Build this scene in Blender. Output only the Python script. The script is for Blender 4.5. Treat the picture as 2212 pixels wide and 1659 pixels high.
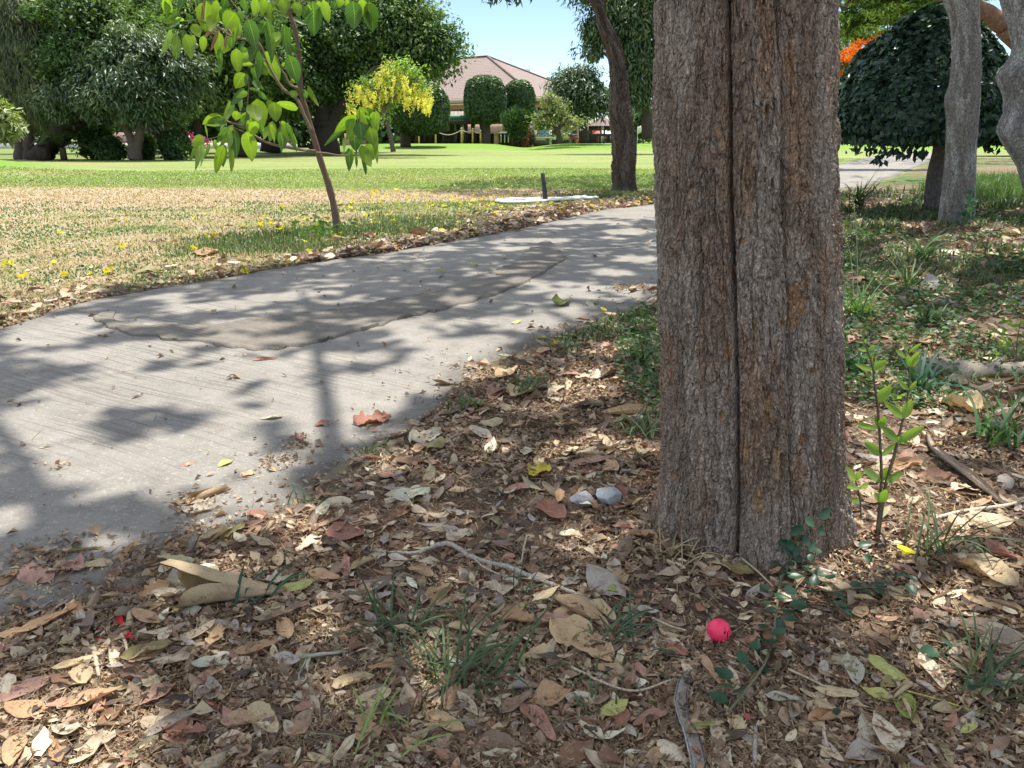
import bpy, math, random
import numpy as np
from mathutils import Vector, Matrix, Euler

# ------------------------------------------------------------------ scene, camera, light
for o in list(bpy.data.objects): bpy.data.objects.remove(o)
scn = bpy.context.scene
FPX, PITCH, CAMH = 769.0, math.radians(17.8), 0.9
cam_d = bpy.data.cameras.new('camera'); cam = bpy.data.objects.new('camera', cam_d)
scn.collection.objects.link(cam); scn.camera = cam
cam_d.sensor_width = 36; cam_d.lens = FPX / 1024 * 36; cam_d.clip_start = 0.05; cam_d.clip_end = 2000
cam.location = (0, 0, CAMH); cam.rotation_euler = (math.pi / 2 - PITCH, 0, 0)

SUN = Vector((0.10, 0.24, 0.966)).normalized()          # towards the sun
w = bpy.data.worlds.new('World'); scn.world = w; w.use_nodes = True
nt = w.node_tree; bg = nt.nodes['Background']; bg.inputs[1].default_value = 0.10
sky = nt.nodes.new('ShaderNodeTexSky'); sky.sky_type = 'NISHITA'; sky.sun_disc = False
sky.sun_elevation = math.asin(SUN.z); sky.sun_rotation = math.atan2(SUN.x, SUN.y)
sky.air_density = 0.8; sky.dust_density = 0.15; sky.ozone_density = 1.0; sky.altitude = 800
# white fill added to the upper sky to brighten shade; none near the horizon
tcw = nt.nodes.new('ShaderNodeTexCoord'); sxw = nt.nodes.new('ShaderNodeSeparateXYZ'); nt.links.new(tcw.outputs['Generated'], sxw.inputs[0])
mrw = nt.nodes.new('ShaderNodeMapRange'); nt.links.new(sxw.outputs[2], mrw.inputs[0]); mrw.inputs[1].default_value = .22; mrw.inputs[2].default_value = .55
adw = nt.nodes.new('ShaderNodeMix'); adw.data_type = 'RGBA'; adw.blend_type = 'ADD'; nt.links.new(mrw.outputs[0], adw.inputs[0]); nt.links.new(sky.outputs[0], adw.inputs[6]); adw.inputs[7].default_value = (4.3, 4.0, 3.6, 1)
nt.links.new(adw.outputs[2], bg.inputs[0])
sd = bpy.data.lights.new('sun', 'SUN'); sd.energy = 3.6; sd.angle = math.radians(0.55); sd.color = (1.0, 0.955, 0.88)
so = bpy.data.objects.new('sun', sd); scn.collection.objects.link(so)
so.rotation_euler = SUN.to_track_quat('Z', 'Y').to_euler(); so.location = (0, 0, 30)
scn.view_settings.view_transform = 'Standard'; scn.view_settings.look = 'None'
scn.view_settings.gamma = 1; scn.view_settings.exposure = 1.1
scn.cycles.max_bounces = 6; scn.cycles.diffuse_bounces = 4; scn.cycles.glossy_bounces = 2
scn.cycles.transmission_bounces = 3; scn.cycles.transparent_max_bounces = 4
scn.cycles.use_adaptive_sampling = True; scn.cycles.adaptive_threshold = 0.02
try: scn.cycles.use_denoising = True; scn.cycles.denoiser = 'OPENIMAGEDENOISE'
except Exception: pass

S = np.array(SUN)
rng = np.random.default_rng(7); random.seed(7)
col = scn.collection

# ------------------------------------------------------------------ photo pixel <-> place (display pixels 2212 x 1659)
def G(dx, dy, z=0.0):
    u = (384 - dy / 2.16) / FPX; x = (dx / 2.16 - 512) / FPX
    y = math.cos(PITCH) + math.sin(PITCH) * u; zz = -math.sin(PITCH) + math.cos(PITCH) * u
    t = (z - CAMH) / zz
    return (x * t, y * t)
def Y(dx, dy, yy):
    u = (384 - dy / 2.16) / FPX; x = (dx / 2.16 - 512) / FPX
    y = math.cos(PITCH) + math.sin(PITCH) * u; zz = -math.sin(PITCH) + math.cos(PITCH) * u
    t = yy / y
    return Vector((x * t, yy, CAMH + zz * t))
def D(V):
    V = np.asarray(V); x, y, z = V[:, 0], V[:, 1], V[:, 2] - CAMH
    d = y * math.cos(PITCH) - z * math.sin(PITCH); u = y * math.sin(PITCH) + z * math.cos(PITCH)
    return (512 + FPX * x / d) * 2.16, (384 - FPX * u / d) * 2.16, d

# ------------------------------------------------------------------ numpy noise
def _h(ix, iy, iz, s):
    h = (ix * 73856093) ^ (iy * 19349663) ^ (iz * 83492791) ^ (s * 2654435761 & 0x7fffffff)
    h = (h ^ (h >> 13)) * 1274126177 & 0x7fffffff
    h = (h ^ (h >> 16)) * 668265263 & 0x7fffffff
    return ((h ^ (h >> 15)) & 0xffffff) / float(0xffffff)
def vn(x, y, z=None, s=0):
    x = np.asarray(x, float); y = np.asarray(y, float); z = np.zeros_like(x) if z is None else np.asarray(z, float)
    ix = np.floor(x).astype(np.int64); iy = np.floor(y).astype(np.int64); iz = np.floor(z).astype(np.int64)
    fx, fy, fz = x - ix, y - iy, z - iz
    fx = fx * fx * (3 - 2 * fx); fy = fy * fy * (3 - 2 * fy); fz = fz * fz * (3 - 2 * fz)
    r = 0
    for a in (0, 1):
        wx = fx if a else 1 - fx
        for b in (0, 1):
            wy = fy if b else 1 - fy
            for c in (0, 1):
                wz = fz if c else 1 - fz
                r = r + wx * wy * wz * _h(ix + a, iy + b, iz + c, s)
    return r
def fbm(x, y, z=None, s=0, o=4, g=0.5):
    r = 0; a = 1; t = 0; f = 1
    for k in range(o):
        r = r + a * vn(x * f, y * f, None if z is None else z * f, s + k * 17); t += a; a *= g; f *= 2.03
    return r / t
def sst(a, b, x):
    t = np.clip((x - a) / (b - a), 0, 1); return t * t * (3 - 2 * t)

# ------------------------------------------------------------------ mesh building
class Geo:
    def __init__(s): s.V = []; s.F4 = []; s.F3 = []; s.C = []; s.U = []; s.n = 0
    def add(s, V, F4=None, F3=None, c=(1, 1, 1), uv=None):
        V = np.asarray(V, float).reshape(-1, 3); n = len(V)
        s.V.append(V)
        if F4 is not None and len(F4): s.F4.append(np.asarray(F4, np.int64).reshape(-1, 4) + s.n)
        if F3 is not None and len(F3): s.F3.append(np.asarray(F3, np.int64).reshape(-1, 3) + s.n)
        c = np.asarray(c, float); s.C.append(np.broadcast_to(c, (n, 3)) if c.ndim == 1 else c)
        s.U.append(np.zeros((n, 2)) if uv is None else np.asarray(uv, float))
        s.n += n; return s
    def build(s, name, mat, parent=None, smooth=False, link=True):
        V = np.concatenate(s.V); C = np.concatenate(s.C); U = np.concatenate(s.U)
        me = bpy.data.meshes.new(name)
        me.vertices.add(len(V)); me.vertices.foreach_set('co', V.astype(np.float32).ravel())
        q = np.concatenate(s.F4) if s.F4 else np.zeros((0, 4), np.int64)
        t = np.concatenate(s.F3) if s.F3 else np.zeros((0, 3), np.int64)
        li = np.concatenate([q.ravel(), t.ravel()]).astype(np.int32)
        me.loops.add(len(li)); me.loops.foreach_set('vertex_index', li)
        lt = np.concatenate([np.full(len(q), 4), np.full(len(t), 3)]).astype(np.int32)
        ls = np.concatenate([[0], np.cumsum(lt)[:-1]]).astype(np.int32)
        me.polygons.add(len(lt)); me.polygons.foreach_set('loop_start', ls); me.polygons.foreach_set('loop_total', lt)
        if smooth: me.polygons.foreach_set('use_smooth', np.ones(len(lt), bool))
        me.update(calc_edges=True)
        a = me.attributes.new('Col', 'FLOAT_COLOR', 'POINT')
        a.data.foreach_set('color', np.hstack([C, np.ones((len(C), 1))]).astype(np.float32).ravel())
        uvl = me.uv_layers.new(name='UVMap'); uvl.data.foreach_set('uv', U[li].astype(np.float32).ravel())
        if mat: me.materials.append(mat)
        if not link: return me
        return obj(name, me, parent)
def obj(name, me, parent=None):
    o = bpy.data.objects.new(name, me); col.objects.link(o)
    if parent: o.parent = parent
    return o
def tag(o, label=None, cat=None, group=None, kind=None):
    if label: o['label'] = label
    if cat: o['category'] = cat
    if group: o['group'] = group
    if kind: o['kind'] = kind
    return o
def thing(name, label, cat, loc=(0, 0, 0), group=None):
    o = bpy.data.objects.new(name, None); col.objects.link(o); o.location = loc
    o.empty_display_size = 0.1
    return tag(o, label, cat, group)
def relink(parent, o):      # parent at an Empty while the mesh stays where it was modelled
    o.parent = parent; o.matrix_parent_inverse = Matrix.Translation(-Vector(parent.location)); return o

def box(x0, x1, y0, y1, z0, z1):
    V = [(x, y, z) for x in (x0, x1) for y in (y0, y1) for z in (z0, z1)]
    F = [(0, 1, 3, 2), (4, 6, 7, 5), (0, 4, 5, 1), (2, 3, 7, 6), (0, 2, 6, 4), (1, 5, 7, 3)]
    return np.array(V, float), F
def tube(P, R, n=8, cap=True):
    P = np.asarray(P, float); m = len(P); R = np.broadcast_to(np.asarray(R, float), (m,))
    T = np.gradient(P, axis=0); T /= np.linalg.norm(T, axis=1)[:, None] + 1e-9
    up = np.array([0, 0, 1.0]) if abs(T[0][2]) < .9 else np.array([0, 1.0, 0])
    V = np.zeros((m, n, 3)); a = np.linspace(0, 2 * np.pi, n, endpoint=False)
    x = np.cross(up, T[0]); x /= np.linalg.norm(x)
    for i in range(m):
        x = x - T[i] * (x @ T[i]); x /= np.linalg.norm(x) + 1e-9; y = np.cross(T[i], x)
        V[i] = P[i] + R[i] * (np.cos(a)[:, None] * x + np.sin(a)[:, None] * y)
    V = V.reshape(-1, 3); i, j = np.meshgrid(np.arange(m - 1), np.arange(n), indexing='ij'); j2 = (j + 1) % n
    F = np.stack([i * n + j, i * n + j2, (i + 1) * n + j2, (i + 1) * n + j], -1).reshape(-1, 4)
    F3 = []
    if cap:
        V = np.vstack([V, P[0], P[-1]]); b = m * n
        F3 = [(b, (k + 1) % n, k) for k in range(n)] + [(b + 1, (m - 1) * n + k, (m - 1) * n + (k + 1) % n) for k in range(n)]
    return V, F, F3
def spline(P, k=6):
    P = np.asarray(P, float); Q = np.vstack([2 * P[0] - P[1], P, 2 * P[-1] - P[-2]]); out = []
    for i in range(1, len(Q) - 2):
        for t in np.linspace(0, 1, k, endpoint=False):
            a, b, c, d = Q[i - 1], Q[i], Q[i + 1], Q[i + 2]
            out.append(.5 * ((2 * b) + (c - a) * t + (2 * a - 5 * b + 4 * c - d) * t * t + (3 * b - a - 3 * c + d) * t ** 3))
    out.append(P[-1]); return np.array(out)
def gridF(n, m):
    i, j = np.meshgrid(np.arange(n - 1), np.arange(m - 1), indexing='ij')
    return np.stack([i * m + j, (i + 1) * m + j, (i + 1) * m + j + 1, i * m + j + 1], -1).reshape(-1, 4)
def prof(t, kind=0):
    if kind == 0: return np.sin(np.pi * np.clip(t, 0, 1) ** 0.85) ** 0.75          # ovate
    if kind == 3: t = np.clip(t, 0, 1); return np.clip((t ** .62) * (1 - t) ** .95 / .475, 0, 1)
    if kind == 1: return np.sin(np.pi * np.clip(t, 0, 1) ** 1.5) ** 0.8            # widest towards the tip
    return np.sin(np.pi * np.clip(t, 0, 1)) ** 1.2                                 # narrow
def leafgrid(L, W, nl=9, nw=4, curl=0.0, bend=0.0, wave=0.0, kind=0, r=None, tears=0.0):
    r = r or rng
    t = np.linspace(0, 1, nl); sgn = np.linspace(-1, 1, nw + 1)
    T, Sg = np.meshgrid(t, sgn, indexing='ij')
    wd = prof(t, kind) * W / 2 + W * .02
    edge = 1 + tears * (r.random((nl, nw + 1)) - .6) * (abs(Sg) > .9)
    d = Sg * wd[:, None] * edge
    if abs(curl) > 1e-3:                      # roll the blade about its midrib
        k = curl / (W / 2) * (0.6 + 0.8 * T); a = d * k
        X = np.sin(a) / k; Z = (1 - np.cos(a)) / k
    else: X = d; Z = 0 * d
    yy = T * L
    if abs(bend) > 1e-3:
        k = bend / L; R_ = 1 / k; a = (T - .5) * L * k
        Yn = (R_ + 0 * Z) * np.sin(a) - Z * np.sin(a); Zn = -(R_) * (np.cos(a) - 1) + Z * np.cos(a); yy = Yn + L / 2; Z = Zn
    ph = r.random() * 9
    Z = Z + wave * W * (np.sin(T * 9 + ph + Sg * 1.7) * abs(Sg) * .5 + (r.random(T.shape) - .5) * .5)
    V = np.stack([X, yy - L / 2, Z], -1).reshape(-1, 3)
    UV = np.stack([Sg * .5 + .5, T], -1).reshape(-1, 2)
    return V, gridF(nl, nw + 1), UV
def place(V, loc, yaw=0, pitch=0, roll=0, s=1.0):
    M = np.array(Euler((pitch, roll, yaw), 'XYZ').to_matrix())
    return (V * s) @ M.T + np.asarray(loc)
def unit(v): return v / (np.linalg.norm(v, axis=-1, keepdims=True) + 1e-9)
def leafcloud(P, A, N, L, W, fold=.25):
    """a small folded four-point leaf at every P, long axis A, facing N"""
    A = unit(A); B = unit(np.cross(A, N)); N = np.cross(B, A); n = len(P)
    L = np.broadcast_to(L, (n,))[:, None]; W = np.broadcast_to(W, (n,))[:, None]
    v0 = P - A * L * .5; v2 = P + A * L * .5
    v1 = P + B * W * .5 + N * W * fold - A * L * .05; v3 = P - B * W * .5 + N * W * fold - A * L * .05
    V = np.stack([v0, v1, v2, v3], 1).reshape(-1, 3); b = np.arange(n)[:, None] * 4
    F = np.concatenate([b + [0, 1, 2], b + [0, 2, 3]], 0)
    return V, F
def rdir(n, r=None):
    r = r or rng; v = r.normal(size=(n, 3)); return unit(v)

# ------------------------------------------------------------------ materials
def newmat(name):
    m = bpy.data.materials.new(name); m.use_nodes = True; n = m.node_tree.nodes; l = m.node_tree.links
    return m, n, l, n['Principled BSDF'], n['Material Output']
def N(n, t, **k):
    x = n.new(t)
    for a, b in k.items(): setattr(x, a, b)
    return x
def noise(n, l, vec, scale, detail=4, rough=.6, dist=0.0):
    x = n.new('ShaderNodeTexNoise'); x.inputs['Scale'].default_value = scale; x.inputs['Detail'].default_value = detail
    x.inputs['Roughness'].default_value = rough; x.inputs['Distortion'].default_value = dist
    if vec is not None: l.new(vec, x.inputs['Vector'])
    return x.outputs[0]
def mapr(n, l, v, a, b, c, d):
    x = n.new('ShaderNodeMapRange'); l.new(v, x.inputs[0])
    for i, q in enumerate((a, b, c, d)): x.inputs[i + 1].default_value = q
    return x.outputs[0]
def mixc(n, l, f, a, b, mode='MIX'):
    x = n.new('ShaderNodeMix'); x.data_type = 'RGBA'; x.blend_type = mode
    for i, q in ((0, f), (6, a), (7, b)):
        if hasattr(q, 'links'): l.new(q, x.inputs[i])
        elif i == 0: x.inputs[0].default_value = q
        else: x.inputs[i].default_value = (*q, 1) if len(q) == 3 else q
    return x.outputs[2]
def math_(n, l, op, a, b=None):
    x = n.new('ShaderNodeMath'); x.operation = op
    for i, q in ((0, a), (1, b)):
        if q is None: continue
        if hasattr(q, 'links'): l.new(q, x.inputs[i])
        else: x.inputs[i].default_value = q
    return x.outputs[0]
def bump(n, l, h, st, dist, nrm=None):
    x = n.new('ShaderNodeBump'); x.inputs['Strength'].default_value = st; x.inputs['Distance'].default_value = dist
    l.new(h, x.inputs['Height'])
    if nrm is not None: l.new(nrm, x.inputs['Normal'])
    return x.outputs[0]
def attr(n): 
    x = n.new('ShaderNodeAttribute'); x.attribute_name = 'Col'; return x.outputs['Color']
def texco(n, k='Object'): return n.new('ShaderNodeTexCoord').outputs[k]

def mat_simple(name, c=None, rough=.7, nscale=6, var=.25, bumpd=0, spec=.3, metal=0):
    m, n, l, p, o = newmat(name)
    base = attr(n) if c is None else None
    tc = texco(n); nz = noise(n, l, tc, nscale, 5)
    f = mapr(n, l, nz, .3, .7, 1 - var, 1 + var)
    if base is None:
        r = n.new('ShaderNodeRGB'); r.outputs[0].default_value = (*c, 1); base = r.outputs[0]
    v = n.new('ShaderNodeVectorMath'); v.operation = 'SCALE'; l.new(base, v.inputs[0]); l.new(f, v.inputs['Scale'])
    l.new(v.outputs[0], p.inputs['Base Color']); p.inputs['Roughness'].default_value = rough
    p.inputs['Specular IOR Level'].default_value = spec; p.inputs['Metallic'].default_value = metal
    if bumpd: l.new(bump(n, l, nz, .6, bumpd), p.inputs['Normal'])
    return m
def mat_leaf(name, rough=.45, trans=.3, tcol=(1.1, 1.25, .45), spec=.4, veins=False):
    """colour from the blade's own attribute; light shines through"""
    m, n, l, p, o = newmat(name)
    base = attr(n)
    if veins:
        uv = texco(n, 'UV'); sx = n.new('ShaderNodeSeparateXYZ'); l.new(uv, sx.inputs[0])
        a = math_(n, l, 'ABSOLUTE', math_(n, l, 'SUBTRACT', sx.outputs[0], .5))
        mid = mapr(n, l, a, 0.0, .035, 1, 0)
        q = math_(n, l, 'ADD', math_(n, l, 'MULTIPLY', sx.outputs[1], 9.0), math_(n, l, 'MULTIPLY', a, -5.5))
        sv = mapr(n, l, math_(n, l, 'ABSOLUTE', math_(n, l, 'SUBTRACT', math_(n, l, 'FRACT', q), .5)), 0.0, .10, .8, 0)
        vv = math_(n, l, 'MAXIMUM', mid, sv)
        base = mixc(n, l, math_(n, l, 'MULTIPLY', vv, .35), base, (.62, .70, .30))
        l.new(bump(n, l, vv, .5, .002), p.inputs['Normal'])
    l.new(base, p.inputs['Base Color']); p.inputs['Roughness'].default_value = rough; p.inputs['Specular IOR Level'].default_value = spec
    t = n.new('ShaderNodeBsdfTranslucent'); l.new(mixc(n, l, 1.0, base, tcol, 'MULTIPLY'), t.inputs[0])
    mx = n.new('ShaderNodeMixShader'); mx.inputs[0].default_value = trans
    l.new(p.outputs[0], mx.inputs[1]); l.new(t.outputs[0], mx.inputs[2]); l.new(mx.outputs[0], o.inputs[0])
    return m
def mat_dryleaf():
    m, n, l, p, o = newmat('dry_leaf')
    oi = n.new('ShaderNodeObjectInfo'); base = mixc(n, l, 1.0, attr(n), oi.outputs['Color'], 'MULTIPLY')
    uv = texco(n, 'UV'); tc = texco(n); sx = n.new('ShaderNodeSeparateXYZ'); l.new(uv, sx.inputs[0])
    a = math_(n, l, 'ABSOLUTE', math_(n, l, 'SUBTRACT', sx.outputs[0], .5))
    mid = mapr(n, l, a, 0.0, .03, 1, 0)
    q = math_(n, l, 'ADD', math_(n, l, 'MULTIPLY', sx.outputs[1], 9.0), math_(n, l, 'MULTIPLY', a, -5.0))
    sv = mapr(n, l, math_(n, l, 'ABSOLUTE', math_(n, l, 'SUBTRACT', math_(n, l, 'FRACT', q), .5)), 0.0, .09, .75, 0)
    vv = math_(n, l, 'MAXIMUM', mid, sv)
    ad = n.new('ShaderNodeVectorMath'); ad.operation = 'ADD'; l.new(tc, ad.inputs[0])
    cb = n.new('ShaderNodeCombineXYZ'); l.new(math_(n, l, 'MULTIPLY', oi.outputs['Random'], 37.0), cb.inputs[0]); l.new(cb.outputs[0], ad.inputs[1])
    n1 = noise(n, l, ad.outputs[0], 28, 5, .7); n2 = noise(n, l, ad.outputs[0], 160, 3, .6)
    ad2 = n.new('ShaderNodeVectorMath'); ad2.operation = 'ADD'; l.new(uv, ad2.inputs[0]); l.new(cb.outputs[0], ad2.inputs[1]); n3 = noise(n, l, ad2.outputs[0], 3.2, 5, .7); n4 = noise(n, l, ad2.outputs[0], 14, 4, .7)
    base = mixc(n, l, mapr(n, l, n3, .50, .66, 0, .55), base, (.20, .10, .05))
    base = mixc(n, l, mapr(n, l, n3, .32, .44, .5, 0), base, (.60, .47, .28))
    base = mixc(n, l, mapr(n, l, n4, .60, .68, 0, .7), base, (.09, .05, .03))
    base = mixc(n, l, mapr(n, l, n1, .54, .70, 0, .5), base, (.16, .075, .035))
    base = mixc(n, l, mapr(n, l, n1, .30, .44, .3, 0), base, (.50, .36, .20))
    base = mixc(n, l, mapr(n, l, n2, .62, .72, 0, .45), base, (.07, .045, .03))
    base = mixc(n, l, math_(n, l, 'MULTIPLY', vv, .22), base, (.55, .40, .22))
    l.new(base, p.inputs['Base Color']); p.inputs['Roughness'].default_value = .55; p.inputs['Specular IOR Level'].default_value = .35
    b1 = bump(n, l, vv, .35, .0012); b2 = bump(n, l, n1, .4, .004, b1); l.new(b2, p.inputs['Normal'])
    t = n.new('ShaderNodeBsdfTranslucent'); l.new(mixc(n, l, 1.0, base, (1.1, .8, .5), 'MULTIPLY'), t.inputs[0])
    mx = n.new('ShaderNodeMixShader'); mx.inputs[0].default_value = .15
    l.new(p.outputs[0], mx.inputs[1]); l.new(t.outputs[0], mx.inputs[2]); l.new(mx.outputs[0], o.inputs[0])
    return m
def mat_bark(name, fine=90, stretch=.25, st=.6, dist=.004, cell=None):
    m, n, l, p, o = newmat(name); tc = texco(n)
    mp = n.new('ShaderNodeMapping'); mp.inputs['Scale'].default_value = (1, 1, stretch); l.new(tc, mp.inputs[0])
    a = noise(n, l, mp.outputs[0], fine, 6, .65, .6); b = noise(n, l, tc, fine * 2.2, 4, .6)
    f = mapr(n, l, a, .3, .7, .62, 1.38); f2 = mapr(n, l, b, .3, .7, .78, 1.22)
    v = n.new('ShaderNodeVectorMath'); v.operation = 'SCALE'; l.new(attr(n), v.inputs[0]); l.new(math_(n, l, 'MULTIPLY', f, f2), v.inputs['Scale'])
    l.new(v.outputs[0], p.inputs['Base Color']); p.inputs['Roughness'].default_value = .9; p.inputs['Specular IOR Level'].default_value = .2
    h = math_(n, l, 'ADD', a, math_(n, l, 'MULTIPLY', b, .5))
    if cell:
        wn = n.new('ShaderNodeTexNoise'); wn.inputs['Scale'].default_value = cell[0] * .35; wn.inputs['Detail'].default_value = 4; l.new(tc, wn.inputs[0])
        wa = n.new('ShaderNodeVectorMath'); wa.operation = 'MULTIPLY_ADD'; l.new(wn.outputs['Color'], wa.inputs[0]); wa.inputs[1].default_value = (1.6 / cell[0],) * 3; l.new(tc, wa.inputs[2])
        m2 = n.new('ShaderNodeMapping'); m2.inputs['Scale'].default_value = (cell[0], cell[0], cell[1]); l.new(wa.outputs[0], m2.inputs[0])
        cr = None
        for sc_, wt in ((1.0, 1.0), (2.3, .5)):
            vo = n.new('ShaderNodeTexVoronoi'); vo.feature = 'DISTANCE_TO_EDGE'; vo.inputs['Scale'].default_value = sc_; l.new(m2.outputs[0], vo.inputs['Vector'])
            k_ = mapr(n, l, vo.outputs['Distance'], .0, .16, wt, 0); cr = k_ if cr is None else math_(n, l, 'MAXIMUM', cr, k_)
        h = math_(n, l, 'SUBTRACT', h, math_(n, l, 'MULTIPLY', cr, cell[2]))
        l.new(mixc(n, l, math_(n, l, 'MULTIPLY', cr, cell[3]), v.outputs[0], (.05, .04, .03)), p.inputs['Base Color'])
    l.new(bump(n, l, h, st, dist), p.inputs['Normal'])
    return m
M_leaf = mat_leaf('tree_leaf', .5, .38)
M_gloss = mat_leaf('glossy_leaf', .4, .2, spec=.5)
M_sap = mat_leaf('sapling_leaf', .38, .55, (1.25, 1.45, .35), veins=True)
M_grass = mat_leaf('grass_blade', .55, .3)
M_flower = mat_leaf('petal', .6, .35, (1, 1, .8), spec=.2)
M_dry = mat_dryleaf()
M_bark = mat_bark('bark', 60, .3, .7, .008, (17, 5, .9, .4)); M_greybark = mat_bark('grey_bark', 70, .6, .7, .005, (44, 20, 1.2, .65))
M_barkbig = mat_bark('big_bark', 170, .65, 1.0, .0045, (75, 26, 1.2, .38))
M_twig = mat_bark('twig_bark', 200, .4, .5, .001)
M_gen = mat_simple('painted', None, .7, 3, .12)
M_rough = mat_simple('masonry', None, .9, 1.2, .18)
M_metal = mat_simple('coated_metal', None, .35, 4, .1, spec=.5)

# ------------------------------------------------------------------ the ground
NEAR = [(-4.2, -4), (-2.6, -1.5), (-1.6, 0), (-1.25, .8)] + [G(*p) for p in [(0,1350),(150,1310),(330,1225),(400,1180),(620,1100),(720,1020),(850,950),(960,890),(1000,840),(1050,790),(1180,740),(1330,680),(1430,640)]] + [(1.9, 6.6), (3.6, 9.9), G(1810,412), G(1900,392), G(2010,348), (27, 50), (44, 78)]
FAR = [(-7.5, -4), (-5.2, -1.5), (-3.9, .3), (-3.2, 1.6), (-2.75, 2.9)] + [G(*p) for p in [(0,705),(160,655),(330,622),(480,600),(640,572),(800,548),(960,522),(1080,500),(1180,480),(1300,452),(1400,441)]] + [(4.3, 15.2), (7.0, 20.5), G(1810,355), G(1900,333), (24.5, 52), (41, 80)]
nearA = spline(np.array(NEAR), 8); farA = spline(np.array(FAR), 8)
def x_near(y): return np.interp(y, nearA[:, 1], nearA[:, 0])
def x_far(y): return np.interp(y, farA[:, 1], farA[:, 0])
def hgt(x, y):
    x = np.asarray(x, float); y = np.asarray(y, float)
    z = .55 * np.exp(-(((x + 18.5) / 5.5) ** 2 + ((y - 20.5) / 4.5) ** 2) ** 1.5)
    z = z + .42 * np.exp(-((y - 62) / 8.0) ** 2) * sst(-19, -9, x) * (1 - .65 * np.exp(-((x - 1.1) / 1.8) ** 2)) * sst(46, 34, x)
    z = z - .9 * sst(70, 80, y) * sst(-30, -20, x) * sst(130, 100, y)
    xn, xf = x_near(y), x_far(y)
    right = sst(0.02, .25, x - xn); left = sst(0.02, .3, xf - x)
    near = sst(14, 8, y)
    z = z + right * near * (.012 + .035 * (fbm(x * 1.3, y * 1.3, s=3, o=3) - .5))
    z = z + right * .0 * np.exp(-(((x - .52) / .45) ** 2 + ((y - 1.66) / .42) ** 2))
    z = z + right * .16 * sst(2.0, 5.5, x - .25 * y) * near
    z = z + left * near * .02 * (fbm(x * .9, y * .9, s=5, o=3) - .3)
    on = np.minimum(sst(0.0, .12, xn - x), sst(0.0, .12, x - xf))
    return z - .05 * on
def hg(x, y): return float(hgt(np.array([x]), np.array([y]))[0])
def surf(dx, dy, it=3):
    z = 0
    for _ in range(it): x, y = G(dx, dy, z); z = max(hg(x, y), 0.0 if x_far(y) < x < x_near(y) else -9)
    return np.array([x, y, z])

def graded(lo, hi, n, c, k):
    t = np.linspace(np.arcsinh((lo - c) / k), np.arcsinh((hi - c) / k), n); return np.sinh(t) * k + c
gx = graded(-260, 260, 520, 0, 1.3); gy = graded(-12, 520, 520, 2.0, 1.3)
X, Yg = np.meshgrid(gx, gy, indexing='ij'); X = X.ravel(); Yg = Yg.ravel()
def zonecol(x, y):
    n1 = fbm(x * .35, y * .9, s=21, o=4); n2 = fbm(x * 2.2, y * 2.2, s=22, o=4); n3 = fbm(x * .12, y * .55, s=23, o=3)
    green = np.stack([.185 + .05 * n2, .24 + .05 * n2, .085 + 0 * x], -1)
    green = green * (1 + .35 * (n3[:, None] - .5))
    tanc = np.array([.30, .26, .13]) ; dryc = np.array([.42, .315, .225])
    green = green + (tanc - green) * (sst(.50, .72, n1) * .55)[:, None]
    bright = np.array([.155, .275, .040])
    mb = np.maximum(sst(.06, .25, hgt(x, y)) * (y > 15) * (y < 75), sst(50, 56, y) * (x > -12))
    green = green + (bright - green) * (mb * .9)[:, None]
    hw = np.interp(x, [-14, -6, -1, 2, 6], [3.4, 3.0, 1.5, 1.0, .7]); yc = np.interp(x, [-14, -6, -1, 2, 6], [12.2, 11.9, 12.4, 13.2, 15])
    dr = sst(1.25, .6, np.abs(y - yc + (n1 - .5) * 2.4) / hw)
    mixed = sst(12, 9, y) * sst(.33, .62, n2 * .7 + n1 * .3 + .12 * sst(-2.2, -6.5, x - .3 * y))
    d = np.maximum(dr, mixed * .85)[:, None]
    c = green + (dryc - green) * d * .92
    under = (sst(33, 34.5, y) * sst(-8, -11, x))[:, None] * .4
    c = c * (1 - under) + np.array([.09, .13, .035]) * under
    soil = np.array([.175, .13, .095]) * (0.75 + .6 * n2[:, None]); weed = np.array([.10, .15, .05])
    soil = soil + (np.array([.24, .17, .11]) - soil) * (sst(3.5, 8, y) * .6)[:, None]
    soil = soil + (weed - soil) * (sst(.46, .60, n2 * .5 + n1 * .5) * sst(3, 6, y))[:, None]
    red = np.exp(-(((x + .42) / .22) ** 2 + ((y - 1.62) / .16) ** 2)) + np.exp(-(((x + .85) / .2) ** 2 + ((y - 1.0) / .2) ** 2))
    soil = soil + (np.array([.36, .19, .125]) - soil) * np.clip(red, 0, .9)[:, None]
    r = sst(-.02, .1, x - x_near(y)) * sst(40, 30, y)
    edge = sst(.7, .15, x_far(y) - x) * (x < x_near(y)) * sst(16, 12, y) * .7
    r = np.maximum(r, edge)[:, None]
    return c * (1 - r) + soil * r
gm, n, l, p, o_ = newmat('ground'); tc = texco(n)
a = noise(n, l, tc, 5, 6, .75); b = noise(n, l, tc, 38, 5, .75); c_ = noise(n, l, tc, 240, 3, .7)
f = math_(n, l, 'MULTIPLY', mapr(n, l, a, .3, .7, .86, 1.14), mapr(n, l, b, .25, .75, .62, 1.38))
f = math_(n, l, 'MULTIPLY', f, mapr(n, l, c_, .25, .75, .7, 1.3))
v = n.new('ShaderNodeVectorMath'); v.operation = 'SCALE'; l.new(attr(n), v.inputs[0]); l.new(f, v.inputs['Scale'])
l.new(v.outputs[0], p.inputs['Base Color']); p.inputs['Roughness'].default_value = .95; p.inputs['Specular IOR Level'].default_value = .1
bb = bump(n, l, b, .8, .02); l.new(bump(n, l, c_, .7, .006, bb), p.inputs['Normal'])
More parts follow.
